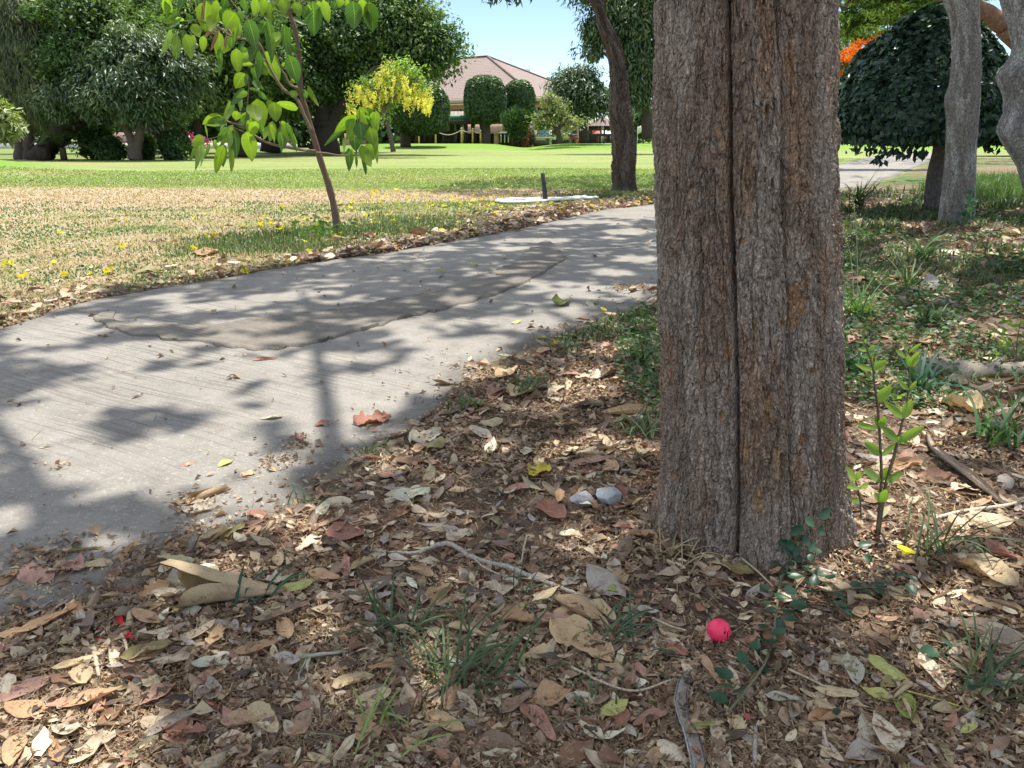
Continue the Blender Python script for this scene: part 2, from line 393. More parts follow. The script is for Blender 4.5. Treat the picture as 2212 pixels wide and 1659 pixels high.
g = Geo(); g.add(np.stack([X, Yg, hgt(X, Yg)], -1), gridF(520, 520), c=zonecol(X, Yg))
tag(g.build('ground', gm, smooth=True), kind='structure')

# ------------------------------------------------------------------ the concrete path, with a rough cement overlay
pm, n, l, p, o_ = newmat('concrete'); tc = texco(n)
mp = n.new('ShaderNodeMapping'); mp.vector_type = 'TEXTURE'; mp.inputs['Rotation'].default_value = (0, 0, math.radians(-30)); mp.inputs['Scale'].default_value = (1 / 1.6, 1 / 75, 1); l.new(tc, mp.inputs[0])
warp = n.new('ShaderNodeVectorMath'); warp.operation = 'ADD'; l.new(mp.outputs[0], warp.inputs[0])
wn = n.new('ShaderNodeTexNoise'); wn.inputs['Scale'].default_value = 1.2; l.new(tc, wn.inputs[0])
wv = n.new('ShaderNodeVectorMath'); wv.operation = 'MULTIPLY'; l.new(wn.outputs['Color'], wv.inputs[0]); wv.inputs[1].default_value = (0, 9, 0); l.new(wv.outputs[0], warp.inputs[1])
gr = noise(n, l, warp.outputs[0], 1.0, 2, .5); grain = noise(n, l, tc, 260, 4, .75); grain2 = noise(n, l, tc, 90, 3, .7); big = noise(n, l, tc, 1.3, 5, .65); med = noise(n, l, tc, 9, 5, .7)
groove = mapr(n, l, gr, .36, .47, 1, 0)
zone = mapr(n, l, noise(n, l, tc, .9, 2, .5), .42, .56, .15, 1)
groove = math_(n, l, 'MULTIPLY', groove, zone)
base = mixc(n, l, mapr(n, l, big, .35, .65, 0, 1), (.31, .295, .265), (.25, .24, .22))
base = mixc(n, l, mapr(n, l, med, .46, .66, 0, .6), base, (.19, .175, .155))
base = mixc(n, l, mapr(n, l, grain, .34, .48, .85, 0), base, (.16, .145, .125))
base = mixc(n, l, mapr(n, l, grain2, .56, .68, 0, .6), base, (.44, .43, .39))
base = mixc(n, l, math_(n, l, 'MULTIPLY', groove, .5), base, (.14, .125, .11))  # groove lines darkened in the colour, standing in for shade in the grooves
base = mixc(n, l, 1.0, base, attr(n), 'MULTIPLY')
l.new(base, p.inputs['Base Color']); p.inputs['Roughness'].default_value = .9; p.inputs['Specular IOR Level'].default_value = .2
b1 = bump(n, l, groove, .7, .004); p.inputs['Normal']; b1.node.invert = True
l.new(bump(n, l, grain, .6, .0035, bump(n, l, med, .5, .01, b1)), p.inputs['Normal'])
ys = graded(-4, 78, 420, 3.0, 2.0); M = 60; tt = np.linspace(0, 1, M)
wig = lambda y, s: .035 * (fbm(y * 3, y * 0, s=s, o=3) - .5) * 2
xa = x_far(ys) + wig(ys, 91); xb = x_near(ys) + wig(ys, 92)
PX = xa[:, None] + (xb - xa)[:, None] * tt; PY = np.repeat(ys[:, None], M, 1)
PZ = .010 * (fbm(PX * 1.1, PY * 1.1, s=31, o=3) - .5) + .002 - .02 * (np.minimum(tt, 1 - tt) < .001)
g = Geo(); dirt = sst(.0, .10, np.minimum(tt, 1 - tt))[None, :] * .35 + .65
dirt = np.clip(dirt + (fbm(PX * 2, PY * 2, s=33) - .5) * .3, .5, 1.0)
g.add(np.stack([PX, PY, PZ], -1).reshape(-1, 3), gridF(420, M)[:, ::-1], c=np.stack([dirt, dirt * .98, dirt * .95], -1).reshape(-1, 3))
tag(g.build('path', pm, smooth=True), kind='structure')
# cement overlay: a thin ragged skin lying on the slab
up = [(240,668),(262,700),(420,706),(560,690),(700,672),(780,662),(850,645),(940,632),(1030,600),(1110,565),(1140,540),(1180,520),(1215,545)]
lo = [(190,690),(262,720),(420,742),(560,760),(690,742),(740,728),(820,705),(900,684),(990,662),(1080,636),(1150,606),(1180,588),(1222,562)]
U = spline(np.array([G(*p) for p in up]), 22); L_ = spline(np.array([G(*p) for p in lo]), 22); m_ = len(U)
jr = lambda s, f, a: a * (fbm(np.arange(m_) * f, np.zeros(m_), s=s, o=4) - .5)
U[:, 1] += jr(41, .25, .10); L_[:, 1] += jr(42, .25, .09); U[:, 0] += jr(43, .1, .03); L_[:, 0] += jr(44, .1, .03)
K = 26; tk = np.linspace(0, 1, K)
OX = U[:, None, 0] * (1 - tk) + L_[:, None, 0] * tk; OY = U[:, None, 1] * (1 - tk) + L_[:, None, 1] * tk
rim = np.minimum(np.minimum(tk, 1 - tk)[None, :] / .04, np.minimum(np.arange(m_), m_ - 1 - np.arange(m_))[:, None] / 3.0)
OZ = .010 * (fbm(OX * 1.1, OY * 1.1, s=31, o=3) - .5) + .006 + np.where(rim < .5, -.012, .008 + .010 * (fbm(OX * 9, OY * 9, s=46, o=3) - .4))
oc = (.66 + .38 * (fbm(OX * 4, OY * 4, s=45) - .3))[..., None] * np.array([1.0, .94, .87]) * np.where(np.minimum(tk, 1 - tk)[None, :] < (.02 + .03 * vn(np.arange(m_) * .11, np.zeros(m_), s=48))[:, None], .45, 1.0)[..., None]
g = Geo(); g.add(np.stack([OX, OY, OZ], -1).reshape(-1, 3), gridF(m_, K), c=oc.reshape(-1, 3))
tag(g.build('path_overlay', pm, smooth=True), kind='structure')

# ------------------------------------------------------------------ bark and trunks
def bark(P, R, nt=360, nz=500, amp=.01, s=0, F=(34, 6), flutes=(.03, 3), crack=(), pal=((.165, .135, .11), (.27, .245, .22), (.23, .14, .09)), plate=.08, z0=None):
    """P: centre line (m,3), R radii (m,). Real relief: long plates between furrows."""
    P = np.asarray(P, float); R = np.asarray(R, float); m = len(P)
    d = np.r_[0, np.cumsum(np.linalg.norm(np.diff(P, axis=0), axis=1))]; t = np.linspace(0, d[-1], nz)
    C = np.stack([np.interp(t, d, P[:, k]) for k in range(3)], -1)
    kk = max(3, nz // 24); ker = np.hanning(kk + 2)[1:-1]; ker /= ker.sum()
    C = np.stack([np.convolve(np.pad(C[:, k], kk // 2, mode='reflect', reflect_type='odd'), ker, 'same')[kk // 2:kk // 2 + nz] for k in range(3)], -1)
    rr = np.interp(t, d, R); rr = np.convolve(np.pad(rr, kk // 2, mode='edge'), ker, 'same')[kk // 2:kk // 2 + nz]
    th = np.linspace(-np.pi, np.pi, nt, endpoint=False)           # 0 = towards -Y (the camera side)
    TH, T = np.meshgrid(th, t, indexing='xy'); RR = rr[:, None] + 0 * TH
    ux, uy = np.sin(TH), -np.cos(TH)
    rm = float(np.mean(R)); ax, ay, az = ux * rm, uy * rm, T
    q = lambda f, fz, sd, o=3: fbm(ax * f, ay * f, az * fz, s=s + sd, o=o)
    wx = (q(7, 2.5, 1) - .5) * .05; wy = (q(7, 2.5, 2) - .5) * .05
    bx, by = ax + wx, ay + wy
    n1 = fbm(bx * F[0], by * F[0], az * F[1], s=s + 3, o=3); n2 = fbm(bx * F[0] * 2.3, by * F[0] * 2.3, az * F[1] * 3.2, s=s + 4, o=3)
    c1 = np.exp(-((n1 - .5) / plate) ** 2); c2 = np.exp(-((n2 - .5) / .07) ** 2)
    fine = fbm(ax * F[0] * 6, ay * F[0] * 6, az * F[1] * 14, s=s + 5, o=2)
    h = amp * (1.0 * (n1 - .5) * 1.5 - 1.0 * c1 - .45 * c2 + .55 * (fine - .5)) 
    h = h + flutes[0] * RR / rm * (fbm(ux * flutes[1] * .5, uy * flutes[1] * .5, az * .5, s=s + 6, o=2) - .5) * 2
    for (tc_, wd, dp, wob) in crack:
        tcz = tc_ + wob * (fbm(T[:, 0] * 3, T[:, 0] * 0, s=s + 9, o=3) - .5)
        dd = (TH - tcz[:, None]) * rm
        h = h - dp * np.exp(-np.abs(dd / wd) ** 1.6) - dp * .45 * np.exp(-(dd / (wd * 6)) ** 2)
    r = RR + h
    V = np.stack([C[:, None, 0] + ux * r, C[:, None, 1] + uy * r, C[:, None, 2] + 0 * r], -1).reshape(-1, 3)
    i, j = np.meshgrid(np.arange(nz - 1), np.arange(nt), indexing='ij'); j2 = (j + 1) % nt
    Fq = np.stack([i * nt + j, i * nt + j2, (i + 1) * nt + j2, (i + 1) * nt + j], -1).reshape(-1, 4)
    A, B, Cc = (np.array(k) for k in pal)
    m1 = sst(.42, .66, q(16, 4, 11))[..., None]; m2 = sst(.56, .74, q(20, 5, 12, 4))[..., None]; m3 = (.75 + .5 * q(70, 24, 13))[..., None]
    c = (A + (B - A) * m1); c = c + (Cc - c) * m2 * .75; c = c * m3
    return V, Fq, c.reshape(-1, 3)
def outline(rows, depth, zup=None):
    """trunk centre line and radii from its left/right edges in the photo at a real distance"""
    P, R = [], []
    for (dy, xl, xr) in sorted(rows, reverse=True):
        a = Y(xl, dy, depth); b = Y(xr, dy, depth); P.append((a + b) / 2); R.append((b - a).length / 2 * .985)
    return [list(p) for p in P], R
def trunk_limbs(g, top, r0, targets, c, n=8, r=None):
    r = r or rng
    for (tx, ty, tz, rr) in targets:
        a = np.array(top, float); b = np.array([tx, ty, tz]); mid = a + (b - a) * .5 + np.array([r.normal() * .12, r.normal() * .12, .12 * np.linalg.norm(b - a) * r.random()]) * 1
        q1 = a + (mid - a) * .5 + r.normal(size=3) * .05 * np.linalg.norm(b - a)
        P = spline([a, q1, mid, b], 5); R = np.linspace(rr, rr * .25, len(P)); V, F4, F3 = tube(P, R, n)
        g.add(V, F4, F3, c=c)

# the big trunk
y0 = 1.66
rows = [(0, 1413, 1800), (200, 1410, 1801), (400, 1410, 1805), (600, 1418, 1810), (800, 1424, 1815), (1000, 1428, 1818), (1120, 1426, 1820), (1190, 1418, 1826)]
P, R = outline(rows, y0); R = [r * .97 for r in R]
P = [[P[0][0] + .004, y0, -.08], [P[0][0] + .004, y0, -.02]] + P; R = [R[0] * 1.16, R[0] * 1.09] + R
dx = P[-1][0] - P[-4][0]
Vb, Fb, cb = bark(P, R, 1000, 1300, .0085, 100, (58, 15), (.010, 4), [(-.44, .0045, .028, .05), (-.80, .003, .006, .12), (.15, .006, .016, .14), (.62, .005, .012, .15), (-1.15, .005, .007, .15)],
    pal=((.36, .265, .19), (.50, .405, .32), (.44, .27, .16)), plate=.065)
zz_ = np.clip(1 - Vb[:, 2] / .30, 0, 1.3) ** 2; ang_ = np.arctan2(Vb[:, 0] - P[0][0], -(Vb[:, 1] - y0)); lob = .35 + .65 * (np.cos(ang_ * 5 + .9) * .5 + .5) ** 1.5
Vb[:, 0] += np.sin(ang_) * zz_ * .035 * lob; Vb[:, 1] -= np.cos(ang_) * zz_ * .035 * lob
U_, Vd, dd = D(Vb); front = Vb[:, 1] < y0
flk = [(1722, 655, 26, 38), (1715, 690, 14, 20), (1712, 625, 16, 10), (1563, 145, 6, 10), (1556, 165, 4, 8), (1500, 458, 6, 5), (1602, 520, 7, 5), (1477, 735, 8, 6), (1600, 965, 5, 6), (1574, 760, 8, 26), (1570, 855, 6, 14), (1655, 240, 6, 12), (1668, 225, 4, 8), (1690, 700, 5, 14),
       (1530, 300, 5, 4), (1490, 690, 5, 5), (1610, 980, 8, 24), (1640, 1080, 12, 30), (1735, 950, 10, 14), (1752, 800, 9, 5), (1460, 390, 4, 8), (1585, 590, 5, 20), (1700, 130, 5, 22), (1712, 380, 9, 7), (1740, 610, 8, 20), (1660, 880, 8, 30), (1455, 1030, 7, 12), (1632, 700, 6, 16), (1680, 1000, 10, 40), (1718, 1180, 12, 20), (1560, 900, 5, 12)]
fl = np.zeros(len(Vb)); nzf = fbm(Vb[:, 0] * 90, Vb[:, 1] * 90, Vb[:, 2] * 60, s=77, o=3)
for (x_, y_, a_, b_) in flk:
    e = ((U_ - x_) / a_) ** 2 + ((Vd - y_) / b_) ** 2 + (nzf - .5) * 2.6; fl = np.maximum(fl, sst(1.1, .7, e) * front)
Vb[:, 1] += fl * .0035
cb = cb + (np.array([.52, .32, .17]) * (.6 + .8 * nzf[:, None]) - cb) * (fl * 1.0)[:, None]
grey = sst(1560, 1430, U_)[:, None] * front[:, None]; cb = cb * (1 - .0 * grey) + grey * np.array([.03, .035, .038])
lich = sst(.68, .74, fbm(Vb[:, 0] * 60, Vb[:, 1] * 60, Vb[:, 2] * 45, s=78, o=3))[:, None]; cb = cb + (np.array([.34, .32, .27]) - cb) * lich * .6
big = thing('big_tree', 'massive grey-brown trunk with deep furrowed bark, nearest to the path edge above the pink ball', 'tree', (P[1][0], y0, 0))
g = Geo(); g.add(Vb, Fb, c=cb); relink(big, g.build('trunk', M_barkbig, smooth=True))
topP = np.array(P[-1])

# ------------------------------------------------------------------ crowns above the frame: they cast the dappled shade
def on_ground_gap(x, y):
    """openings in the leaves: sunflecks known from the photo (display pixels cx, cy, rx, ry)"""
    g_ = np.zeros_like(x)
    for (cx, cy, rx, ry) in [(960,790,75,26),(880,830,70,20),(1010,745,40,12),(620,795,50,18),(690,775,50,10),(640,860,55,20),(700,905,50,20),(420,960,60,18),(240,770,90,12),(330,745,60,8),(100,735,60,8),(560,740,70,6),
        (60,900,60,14),(180,1020,60,18),(350,1040,55,16),(560,1010,60,16),(60,1120,50,18),(250,1060,40,12),(460,1000,30,16),(820,870,40,14),(1130,700,40,8),(1080,690,60,6),(1370,560,30,5),(1320,590,26,5),(880,695,40,6),(480,660,60,6),(600,640,50,5),(120,1000,50,14),(520,900,50,12),(760,820,30,10),(300,870,50,12),(150,850,50,10),
        (200,1310,50,16),(250,1180,30,12),(640,1120,50,14),(730,1140,35,14),(560,1090,40,16),(1290,850,60,16),(1380,980,34,16),(1180,985,50,14),(1300,960,60,12),(1330,770,50,10),(60,1370,40,14),(1390,1060,10,8),(1250,1120,24,8),(840,1560,80,34),(800,1500,40,20),(850,1640,60,20),(560,1450,26,8),(20,1600,28,20),(1780,1345,22,16),(1800,1390,30,12),(1860,1200,36,16),(1935,1140,60,40),(1880,1110,30,18),
        (1990,760,60,12),(1900,740,60,12),(1860,690,40,16),(2080,790,60,8),(2130,740,50,10),(1980,700,30,8),(1880,660,22,10),(1980,560,50,7),(1880,600,20,6),(1940,620,30,5),(2120,520,60,8),(2080,640,30,6),(1900,820,14,30),(1950,860,45,50),(1900,960,40,40),(1920,930,20,26),(2000,930,30,12),(2160,600,40,8),(2150,900,20,8),(2100,1180,60,16),(2140,1260,40,20),(2010,1190,30,12),(2160,1120,40,10),(1960,1240,20,14),(1900,1000,30,10),
        (1180,1330,10,8),(760,1305,30,10),(700,1190,14,6),(870,540,60,3),(1150,520,50,3),(1250,480,70,3),(1360,500,40,4),(1120,610,30,4),(1230,640,40,4),(1180,1080,20,10),(430,1260,30,8),(1640,1420,12,6),(1290,1520,20,8),(480,1400,20,8),(330,1350,30,10)]:
        X0, Y0 = G(cx, cy); X1, _ = G(cx + rx, cy); _, Y1 = G(cx, cy - ry)
        g_ = np.maximum(g_, sst(2.1, 1.45, np.sqrt(((x - X0) / (X1 - X0)) ** 2 + ((y - Y0) / max(Y1 - Y0, .04)) ** 2) + (fbm(x * 5, y * 5, s=61, o=2) - .5) * .9))
    for dy_ in (760, 830, 900, 960, 1020, 1080, 1130):
        q = Y(1888, dy_, 1.60); X0 = q.x - S[0] / S[2] * q.z; Y0 = q.y - S[1] / S[2] * q.z; g_ = np.maximum(g_, sst(1.9, 1.3, np.sqrt(((x - X0) / .2) ** 2 + ((y - Y0) / .17) ** 2)))
    return g_
def canopy(name, parent, xr, yr, zr, n, L, cover, seed, colr=(.075, .13, .03), mat=None):
    r = np.random.default_rng(seed)
    x = r.uniform(*xr, n); y = r.uniform(*yr, n); keep = cover(x, y) > r.random(n); x, y = x[keep], y[keep]
    z = r.uniform(*zr, len(x)); P = np.stack([x, y, 0 * x], -1) + S / S[2] * z[:, None]
    nr = unit(np.array([0, 0, 1.0]) + .55 * r.normal(size=P.shape)); A = rdir(len(P), r); A[:, 2] *= .3
    LL = L * r.uniform(.7, 1.25, len(P)); V, F = leafcloud(P, A, nr, LL, LL * .55)
    c = np.array(colr) * r.uniform(.7, 1.4, (len(P), 1)); g = Geo(); g.add(V, F3=F, c=np.repeat(c, 4, 0))
    return relink(parent, g.build(name, mat or M_leaf))
def cover_main(x, y):
    c = (.92 - .10 * sst(0, .3, x - x_near(y))) * np.ones_like(x)
    pathz = sst(0, .3, x_near(y) - x)
    ns = fbm(x * 2.6, y * 2.6, s=63, o=3)
    c = c * (1 - pathz * sst(.50, .60, ns) * .9 * sst(4.2, 3.0, y + .5 * x))
    c = c * (1 - sst(.57, .65, fbm(x * 3.2, y * 3.2, s=64, o=2)) * .85)
    c = c * (1 - on_ground_gap(x, y)) 
    c = c * sst(.25, -.15, (x_far(y) - x) * sst(12, 9, y) - .05 - .25 * sst(6, 9, y))
    rad = np.sqrt(((x - .6) / 6.8) ** 2 + ((y - 2.4) / 7.0) ** 2) + .2 * (fbm(x * .8, y * .8, s=65) - .5)
    return c * sst(1.05, .9, rad)
def part_main(x, y): return (x < 2.0 + .15 * y) & (y < 10.5)
cm = lambda x, y: cover_main(x, y) * part_main(x, y)
canopy('crown', big, (-7, 6), (-5, 10.5), (6.2, 9.5), 80000, .18, cm, 11)
ga = Geo(); tg = []
for k in range(13):
    a = k * 2.4; rr_ = 1.6 + 3.2 * ((k * .618) % 1); tg.append((topP[0] + math.cos(a) * rr_, topP[1] + 1.2 + math.sin(a) * rr_ * 1.0, 6.0 + (k % 4) * .7, .065))
pt = [tuple(topP), (topP[0] - .02, topP[1], 2.2), (topP[0] - .05, topP[1] + .05, 3.4), (topP[0] - .05, topP[1] + .1, 4.6)]
V, F4, F3 = tube(spline(pt, 5), np.linspace(R[-1] * 1.0, .12, 16), 20, cap=False); ga.add(V, F4, c=(.17, .14, .12))
trunk_limbs(ga, pt[-1], .09, tg, (.17, .14, .12)); relink(big, ga.build('limb', M_bark, smooth=True))

# second tree on the far side of the path
rows2 = [(0, 1271, 1303), (18, 1282, 1308), (36, 1287, 1311), (70, 1295, 1329), (104, 1307, 1347), (139, 1315, 1353), (173, 1317, 1356), (208, 1316, 1362), (243, 1313, 1366), (278, 1318, 1371), (312, 1321, 1375), (330, 1322, 1375), (365, 1322, 1372), (395, 1324, 1374), (412, 1320, 1378)]
ZT = 13.75
P2, R2 = outline(rows2, ZT); P2 = [[P2[0][0], ZT, -.1]] + P2; R2 = [R2[0] * 1.08] + R2
d2 = np.array(P2[-1]) - np.array(P2[-2]); P2 += [list(np.array(P2[-1]) + np.array([-.12, 0, .5])), list(np.array(P2[-1]) + np.array([-.2, 0, 1.2]))]; R2 += [.19, .16]
V2, F2, c2_ = bark(P2, R2, 320, 520, .026, 200, (20, 6), (.022, 4), [], pal=((.10, .075, .058), (.17, .14, .115), (.12, .08, .06)), plate=.10)
t2 = thing('broadleaf_tree', 'dark brown curved trunk across the path, beside the white hose', 'tree', (P2[0][0], ZT, 0))
g = Geo(); g.add(V2, F2, c=c2_); relink(t2, g.build('trunk', M_bark, smooth=True))
g = Geo(); tp = P2[-1]
trunk_limbs(g, tp, .1, [(tp[0] - 1.6, ZT + .6, 5.2, .07), (tp[0] + .9, ZT - .8, 5.4, .07), (tp[0] + .3, ZT + 1.6, 5.8, .07), (tp[0] - 2.6, ZT + 2.5, 5.6, .06), (tp[0] + 1.8, ZT + 3.2, 6.2, .06), (tp[0] - 1.0, ZT - 1.2, 5.3, .05)], (.10, .075, .06))
relink(t2, g.build('limb', M_bark, smooth=True))
def cover_t2(x, y):
    e = np.sqrt(((x - 2.1 - .28 * (y - 15)) / (3.4 + 0 * x)) ** 2 + ((y - 15.6) / 4.4) ** 2) + .55 * (fbm(x * .9, y * .9, s=66) - .5)
    s2 = ((x - .3) / 2.4) ** 2 + ((y - 12.6) / 1.3) ** 2
    return np.maximum(sst(1.1, .85, e), 0) * (.8 + .15 * sst(.35, .6, fbm(x * 1.2, y * 1.2, s=67))) * (y > 11.2)
canopy('crown', t2, (-5, 9), (9, 22), (5.6, 8.2), 16000, .26, cover_t2, 12)
# one twig tip of its foliage hangs into the top of the frame
r = np.random.default_rng(31); cs = np.array([list(Y(x_, y_, ZT - .3)) for x_, y_ in ((1045, -8), (1075, -4), (1100, -6), (1122, -2), (1150, -8), (1060, 0), (1108, 3))])
Pp = np.repeat(cs, 9, 0) + r.normal(size=(63, 3)) * .05; V, F = leafcloud(Pp, np.array([0, 0, -1.0]) + r.normal(size=Pp.shape) * .7, rdir(63, r), .13, .04)
g = Geo(); g.add(V, F3=F, c=(.05, .10, .03)); bx = cs[2] + np.array([0, 0, .12]); V, F4, F3 = tube(spline([cs[0] + [-.1, 0, .05], cs[1] + [0, 0, .04], bx, cs[4] + [.4, 0, .5], np.array(tp) + [-1.0, 0, 1.4]], 5), .012, 5); g.add(V, F4, F3, c=(.09, .07, .05))
relink(t2, g.build('twig', M_leaf))

# grey knobbly trunk and the one cut by the frame on the right
def kz(pts): return [((2600 + a / 1.545) / 1.823, b / 1.545 / 1.823) for a, b in pts]
Lz = kz([(1728,0),(1770,110),(1783,250),(1780,400),(1765,520),(1735,610),(1748,700),(1742,900),(1725,1100),(1700,1280),(1688,1390)])
Rz = kz([(1932,0),(1936,110),(1943,250),(1946,400),(1942,520),(1938,610),(1930,700),(1915,900),(1908,1100),(1902,1280),(1900,1390)])
rows3 = [(l_[1], l_[0], r_[0]) for l_, r_ in zip(Lz, Rz)]; ZG = 8.35
P3, R3 = outline(rows3, ZG); P3 = [[P3[0][0] - .02, ZG, -.05]] + P3 + [[P3[-1][0] - .02, ZG, 3.4], [P3[-1][0] - .1, ZG, 4.6]]; R3 = [R3[0] * 1.1] + R3 + [.17, .12]
V3, F3_, c3 = bark(P3, R3, 240, 420, .0045, 300, (26, 22), (.012, 4), [], pal=((.27, .25, .225), (.44, .42, .39), (.20, .17, .14)), plate=.06)
gt = thing('grey_tree', 'pale grey knobbly trunk standing in front of the dark clipped mushroom tree', 'tree', (P3[0][0], ZG, 0))
g = Geo(); g.add(V3, F3_, c=c3); relink(gt, g.build('trunk', M_greybark, smooth=True))
g = Geo(); trunk_limbs(g, P3[-1], .08, [(P3[-1][0] - 2 + k * .8, ZG - 2 + (k * 1.7) % 4, 6.0 + k % 3 * .6, .06) for k in range(7)], (.3, .28, .26)); relink(gt, g.build('limb', M_bark, smooth=True))
def part_r(x, y): return (~part_main(x, y)) & (x > x_near(y) - .8)
def cover_r(x, y):
    c = .84 * (1 - .88 * sst(.50, .59, fbm(x * 1.7, y * 1.7, s=71, o=3))) * (1 - on_ground_gap(x, y)) * part_r(x, y)
    return c * sst(15, 11, y) * sst(11, 9, x)
canopy('crown', gt, (.5, 7.2), (-2, 15), (5.4, 8.0), 20000, .22, cover_r, 13, (.07, .11, .035))
# right-hand trunk
Lz = kz([(2080,-60),(2095,0),(2135,130),(2160,230),(2170,300),(2150,370),(2085,410),(2062,450),(2075,500),(2110,560),(2118,640),(2112,700),(2075,745),(2062,790),(2085,850),(2140,930),(2185,1000),(2215,1080),(2240,1200)])
ZR = 5.6; rows4 = [(b_, a_, a_ + 118 - 6 * math.sin(b_ / 40)) for a_, b_ in Lz]
P4, R4 = outline(rows4, ZR); e0 = P4[0]; P4 = [[e0[0] + .16, ZR, -.1], [e0[0] + .10, ZR, .3]] + P4 + [[P4[-1][0] - .1, ZR, 2.6], [P4[-1][0] - .1, ZR + .2, 4.4]]; R4 = [.24, .22] + R4 + [.17, .1]
V4, F4_, c4 = bark(P4, R4, 200, 420, .005, 400, (24, 30), (.02, 3), [], pal=((.29, .27, .25), (.46, .44, .41), (.20, .18, .155)), plate=.05)
rt = thing('knotted_tree', 'light grey trunk with swollen knots, cut by the right edge of the photo', 'tree', (P4[0][0], ZR, 0))
g = Geo(); g.add(V4, F4_, c=c4); relink(rt, g.build('trunk', M_greybark, smooth=True))
g = Geo(); trunk_limbs(g, P4[-1], .08, [(P4[-1][0] - 1 + k * .9, ZR - 1 + (k * 1.7) % 3, 6.0 + k % 3 * .5, .05) for k in range(5)], (.3, .28, .26)); relink(rt, g.build('limb', M_bark, smooth=True))
canopy('crown', rt, (7.2, 11), (-2, 14), (5.4, 8.0), 6000, .22, cover_r, 14, (.07, .11, .035))

# ------------------------------------------------------------------ tree builder
PALS = dict(dark=[(.055, .11, .036), (.095, .165, .05), (.17, .25, .075)], mango=[(.045, .085, .035), (.065, .115, .045), (.12, .17, .07)], grey=[(.11, .14, .085), (.16, .19, .11), (.20, .22, .12)],
    lime=[(.15, .26, .05), (.21, .33, .06), (.28, .40, .08)], hedge=[(.035, .075, .03), (.05, .10, .035), (.09, .16, .04)], pale=[(.20, .24, .11), (.30, .32, .16), (.26, .32, .08)], fern=[(.12, .20, .05), (.16, .26, .07), (.09, .15, .045)], top=[(.020, .052, .032), (.028, .066, .038), (.045, .09, .048)])
def crown_geo(g, blobs, ncl, per, rc, L, W, pal, r, droop=.3, shell=.35, flat=.75, bright=None, orient=None):
    blobs = [(b[0], b[1], b[2], max(b[3] - .42 * rc, b[3] * .35), max(b[4] - .42 * rc, b[4] * .35), max(b[5] - .42 * rc * flat, b[5] * .35)) for b in blobs]; vol = np.array([b[3] * b[4] * b[5] for b in blobs]) ** .75; which = r.choice(len(blobs), ncl, p=vol / vol.sum()); B = np.array(blobs)[which]
    d = rdir(ncl, r); rad = r.random(ncl) ** shell * (.55 + .95 * fbm(d[:, 0] * 1.9 + 7, d[:, 1] * 1.9, d[:, 2] * 1.9 + which * 3.1, s=int(r.integers(1000)), o=3)); C = B[:, :3] + d * B[:, 3:6] * rad[:, None] * (.82 + .36 * r.random(ncl))[:, None]
    sz = rc * r.uniform(.45, 1.5, ncl)
    Cr = np.repeat(C, per, 0); dd = r.normal(size=(ncl * per, 3)); dd = unit(dd) * (r.random(ncl * per) ** .45)[:, None]
    P = Cr + dd * np.repeat(sz, per)[:, None] * np.array([1, 1, flat])
    out = unit(P - np.repeat(B[:, :3], per, 0) + 1e-4)
    Nn = unit(out * .5 + dd * .5 + np.array([0, 0, .7]) + r.normal(size=P.shape) * .45)
    A = unit(out * .7 + np.array([0, 0, -droop]) + r.normal(size=P.shape) * .6) if orient is None else orient(P, r)
    p_ = np.array(PALS[pal]); ci = r.integers(0, len(p_), ncl); c = p_[ci] * r.uniform(.8, 1.2, (ncl, 1)); c = np.repeat(c, per, 0) * r.uniform(.75, 1.3, (ncl * per, 1))
    LL = L * r.uniform(.7, 1.3, len(P)); V, F = leafcloud(P, A, Nn, LL, LL * W / L); g.add(V, F3=F, c=np.repeat(c, 4, 0)); return C
def mktree(name, label, cat, base, trunks, blobs, ncl=120, per=140, rc=.9, L=.22, W=.1, pal='dark', tc=(.07, .055, .045), seed=1, nlimb=10, mat=None, group=None, droop=.3, shell=.35, limbfrom=None, flat=.75, extra=None, orient=None, trn=10):
    r = np.random.default_rng(seed); t = thing(name, label, cat, base, group)
    g = Geo()
    for (pts, rad) in trunks:
        pp = spline(pts, 6) if len(pts) > 2 else np.array(pts); rr = np.interp(np.linspace(0, 1, len(pp)), np.linspace(0, 1, len(rad)), rad)
        pp = pp + (r.normal(size=pp.shape) * .03 * rr[:, None]); V, F4, F3 = tube(pp, rr * (1 + .06 * r.normal(size=len(rr))), trn)
        g.add(V, F4, F3, c=tc)
    gc = Geo(); C = crown_geo(gc, blobs, ncl, per, rc, L, W, pal, r, droop, shell, flat, orient=orient)
    for k in range(nlimb):
        src = trunks[k % len(trunks)]; a = np.array(src[0][-1]); b = C[r.integers(len(C))]
        mid = (a + b) / 2 + np.array([0, 0, .15 * np.linalg.norm(b - a)]); pp = spline([a, mid, b], 5); V, F4, F3 = tube(pp, np.linspace(src[1][-1] * .8, src[1][-1] * .2, len(pp)), 6); g.add(V, F4, F3, c=tc)
    relink(t, g.build('trunk', M_bark, smooth=True)); relink(t, gc.build('crown', mat or M_leaf))
    if extra: extra(t, C, r)
    return t
def B(dx, dy, depth, rx, rz, ry=None):     # a crown lobe centred on a photo pixel at a depth; radii in display pixels
    c = Y(dx, dy, depth); s_ = depth / FPX / 2.16 * 1.0; return (c.x, c.y, c.z, rx * s_, (ry if ry is not None else rx) * s_, rz * s_)
def YL(pts, depth): return [tuple(Y(a, b, depth)) for a, b in pts]

